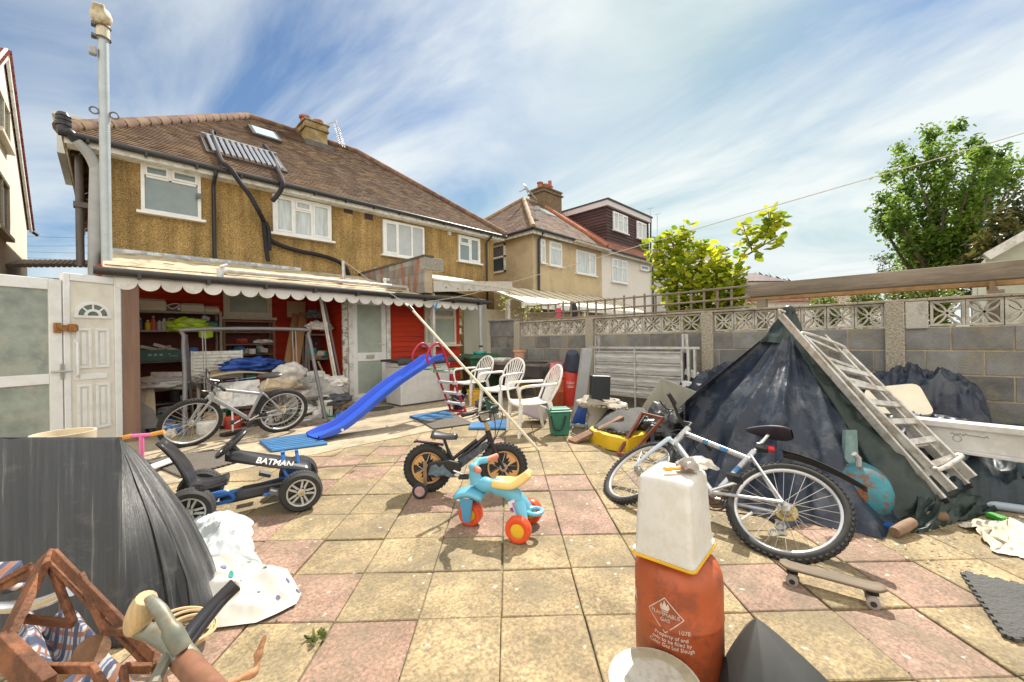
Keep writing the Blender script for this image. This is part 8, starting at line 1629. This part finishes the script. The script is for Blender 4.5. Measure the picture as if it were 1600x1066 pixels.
m=MB(); q=c+UP*rr*.98; m.tube([q-UP*.02,q+UP*.06,q+UP*.09-RT*.03],.018,8); m.build('valve',GREY_PL,t)
board('painted_plank','faded turquoise plank end showing beside the navy tarpaulin','plank',[atd(1313,738,3.0),atd(1336,733,3.05),atd(1333,672,3.15),atd(1316,672,3.1)],.03,mat('faded_turquoise_wood',(.16,.24,.24),.75,var=.3,scale=9))
m=MB(); a=gnd(1328,815);b=gnd(1408,832)
for k in range(3): m.beam(a+FW*.05*k+UP*.02,b+FW*.05*k+UP*.02,.04,.02)
tag(m.build('blue_pallet',mat('blue_slat',(.01,.09,.3),.5)),'small blue slatted base under the turquoise tank','base')
for k,(px,py,l,lb) in enumerate(((1325,800,.18,'dark branch stub left of the turquoise tank'),(1412,836,.22,'thick brown log end in front of the hanging green tarpaulin'),(1455,818,.16,'short brown wood scrap at the edge of the green tarpaulin'))):
    q=gnd(px,py)+UP*.04; m=MB(); d=(RT*R.uniform(-.6,1)+FW*R.uniform(-.3,.3)).normalized(); m.tube([q-d*l/2,q+UP*.01,q+d*l/2+UP*.02],[.03,.036,.03],10); tag(m.build('wood_scrap',WOOD),lb,'wood')
# ---------- blue bundle, cream panel, white boxed panel on the right ----------
def heap(name,lb,cat,P,hz,mt,seed=0,n=40):
    P=[Vector(q) for q in P]
    def f(u,v):
        p=P[0].lerp(P[1],u).lerp(P[3].lerp(P[2],u),v); e=(max(0,math.sin(math.pi*u))**.16)*(max(0,math.sin(math.pi*v))**.22); z=hz*e*(1+.16*nz((u*3,v*2,seed),1)+.3*(.4-abs(nz((u*6,v*3,seed),1)))+.14*(.4-abs(nz((u*15,v*9,seed),1)))); return Vector((p.x,p.y,p.z+z))
    m=MB(); m.grid(f,n*2,n); return tag(m.build(name,mt),lb,cat)
a=atx(1355,650,WX-.1);b=atx(1535,640,WX-.1); c_=Vector((WX-.12,0,0))
ya,yb=a.y,b.y; zt=atx(1450,592,WX-.35).z
heap('blue_tarpaulin','long navy tarpaulin bundle along the foot of the block wall on the right','tarpaulin',[(WX-.85,ya+.1,.02),(WX-.85,yb-.02,.02),(WX-.07,yb-.02,.02),(WX-.07,ya+.1,.02)],zt,NAVY,3,50)
heap('folded_tarpaulin','low navy tarpaulin heap along the wall behind the louvre panel end','tarpaulin',[(WX-.5,ys[2]+.35,.02),(WX-.5,ys[2]-1.6,.02),(WX-.07,ys[2]-1.6,.02),(WX-.07,ys[2]+.35,.02)],atx(1120,580,WX-.3).z,NAVY,9)
m=MB(); P=[atd(1345,650,3.9),atd(1460,655,3.7),atd(1432,604,4.0),atd(1350,612,4.1)]
def rb(P,r=.2,n=4):
    o=[]
    for i in range(4):
        p=P[i];a=P[i-1];b=P[(i+1)%4]
        for k in range(n+1): s=k/n; q0=p.lerp(a,r);q1=p.lerp(b,r); o.append(q0.lerp(p,s).lerp(p.lerp(q1,s),s))
    return o
pts=rb(P); nn3=(P[1]-P[0]).cross(P[3]-P[0]).normalized()*.05; m.add(pts+[q+nn3 for q in pts],[tuple(range(len(pts)))[::-1],tuple(range(len(pts),2*len(pts)))]+[(i,(i+1)%len(pts),len(pts)+(i+1)%len(pts),len(pts)+i) for i in range(len(pts))]); tag(m.build('cream_panel',mat('cream_vinyl',(.55,.5,.38),.5,var=.08)),'cream round cornered panel lying in front of the navy bundle','panel')
q0,q1=atd(1345,650,3.9),atd(1470,655,3.7); heap('dark_tarpaulin','dark folded tarpaulin under the cream panel and the end of the long white panel','tarpaulin',[Vector((q0.x-.35,q0.y+.1,.02)),Vector((q1.x-.35,q1.y-.35,.02)),Vector((q1.x+.5,q1.y-.35,.02)),Vector((q0.x+.5,q0.y+.1,.02))],.46,NAVY,11)
a=atd(1424,650,3.55);b=atd(1700,677,2.75); dn=.245; t=thing('bath_side','long white moulded panel with scuff marks lying on the heap at the right','panel',a)
e=(b-a); e.z=0; en=e.normalized(); nf=Vector((en.y,-en.x,0)); nf=nf if nf.dot(FW)<0 else -nf; bdz=(b.z-a.z)
WPN=mat('scuffed_white_panel',(.66,.65,.62),.35,var=.05,stain=(.4,.38,.35),stain_s=4,stain_a=.35)
m=MB(); 
def slab(o0,o1,z0,z1): 
    P=[]
    for q in (a,b):
        for o in (o0,o1):
            for z in (z0,z1): P.append(q+nf*o+UP*z)
    m.add(P,[(0,1,3,2),(4,6,7,5),(0,4,5,1),(2,3,7,6),(0,2,6,4),(1,5,7,3)])
slab(0,.1,-dn+.03,-.05); m.build('face',WPN,t); m=MB(); slab(-.02,.13,-.049,0); slab(-.02,.13,-dn,-dn+.029); m.build('rim',WPN,t,bevel=.006)
f=nf*.102
SC_=mat('grey_scuff',(.3,.3,.3),.7)
for k,(u,s) in enumerate(((.14,.022),(.34,.024))):
    q=a.lerp(b,u)+f+UP*(-.1-.03*k); m=MB(); m.ring(q,s,.0022,nf,20,4); m.build('ring_mark',SC_,t)
m=MB(); m.tube([a.lerp(b,.3+.012*i)+f+UP*(-.095+.02*nz((i*.7,0,3),1)) for i in range(20)],.004,5); m.build('scuff_mark',mat('grey_scuff',(.3,.3,.3),.7),t)
# under the panel: dark tarpaulin, slate triangle, pale pipe
heap('green_tarpaulin','dark green blue tarpaulin heap under the long white panel','tarpaulin',[gnd(1470,795),gnd(1720,805),gnd(1720,720)+FW*.4,gnd(1470,720)+FW*.35],.36,tarpmat('teal_navy_tarpaulin',(.01,.022,.03),(.025,.036,.045)),6)
board('slate_sheet','dark slate triangle sheet standing under the long white panel','sheet',[gnd(1545,782),gnd(1600,788),atd(1600,745,2.95),atd(1572,738,3.1)],.01,mat('slate_plastic',(.035,.045,.075)))
m=MB(); m.tube([gnd(1525,793)+UP*.035,gnd(1680,815)+UP*.035],.03,12); tag(m.build('pale_pipe',mat('pale_blue_pipe',(.3,.36,.42),.45,var=.15)),'pale blue grey pipe lying on the ground under the slate sheet','pipe')
boxy('green_sponge','small bright green scouring block on the ground beside the white cloth','sponge',gnd(1558,813)+UP*.02,(.1,.06,.035),mat('bright_green',(.05,.3,.04),.6),(0,0,.9),.008)
def cl(u,v):
    P=[gnd(1505,822),gnd(1560,868),gnd(1640,880),gnd(1600,812)]; p=P[0].lerp(P[1],u).lerp(P[3].lerp(P[2],u),v); 
    return p+UP*(.012+.035*abs(math.sin(v*17+u*5+3*nz((u*3,v*3,1),1)))*math.sin(math.pi*min(1,u*1.0+.1))+.02*nz((u*9,v*9,3),1)**2)+(RT*.05*nz((u*5,v*5,9),1)+FW*.05*nz((u*5,v*5,19),1))
m=MB(); m.grid(cl,44,44); tag(m.build('white_cloth',mat('dirty_cotton',(.55,.5,.4),.9,var=.15,scale=12)),'dirty white cotton cloth crumpled on the paving at the right edge','cloth')
# leaf litter, weeds in the joints
lt=leafmat('dry_leaf',(.2,.13,.05),(.4,.33,.12),.15); m=MB()
for i in range(150):
    px,py=R.choice(((1480,830),(1520,800),(1450,850),(1330,830),(1500,880),(920,700),(1120,800)))
    p=gnd(px+R.gauss(0,35),py+R.gauss(0,12)); p.z=.012; leaf(m,p,Vector((R.uniform(-1,1),R.uniform(-1,1),.1)),UP,R.uniform(.01,.035),R.uniform(.006,.014),R.random())
tag(m.build('leaf_litter',lt),'dry leaf scraps scattered on the paving by the tarpaulins','litter',kind='stuff')
m=MB()
for i in range(420):
    i_=R.randint(-9,9);j_=R.randint(-9,8); along=R.random()*SLAB
    p=ORG+ca*(i_*SLAB)+cb*(j_*SLAB)+(ca if R.random()<.5 else cb)*along
    if p.x>6.4 or p.y>4.8 or nz((p.x*1.6,p.y*1.6,0),1)<.12: continue
    for k in range(R.randint(2,5)): leaf(m,p+Vector((R.uniform(-.01,.01),R.uniform(-.01,.01),-.008)),rv()+UP*.6,rv(),R.uniform(.008,.022),R.uniform(.004,.009),R.random())
p=gnd(497,998)
for k in range(26): leaf(m,p+Vector((R.uniform(-.03,.03),R.uniform(-.03,.03),0)),rv()+UP*.8,rv(),R.uniform(.02,.05),R.uniform(.012,.022),R.random())
tag(m.build('joint_weeds',leafmat('weed_leaf',(.06,.09,.02),(.2,.22,.06),.3)),'small weeds and moss growing in the paving joints','weeds',kind='stuff')
# overhead wires between the houses on the left
for k in range(5):
    a=atd(40,368+9*k+(6 if k else 0),30);b=atd(150,370+12*k,30); m=MB(); m.tube([a-(b-a)*1.2,a.lerp(b,.5)-UP*.1,b+(b-a)*1.5],.012,4); tag(m.build('overhead_wire',mat('wire_grey',(.12,.13,.15),.6)),'overhead wire, number %s from the top, in the gap between the houses'%('one','two','three','four','five')[k] if False else ['topmost overhead wire crossing the gap left of the golden house','second overhead wire from the top left of the golden house','middle overhead wire crossing the gap left of the golden house','second overhead wire from the bottom left of the golden house','lowest overhead wire crossing the gap left of the golden house'][k],'wire',group='overhead wires on the left')
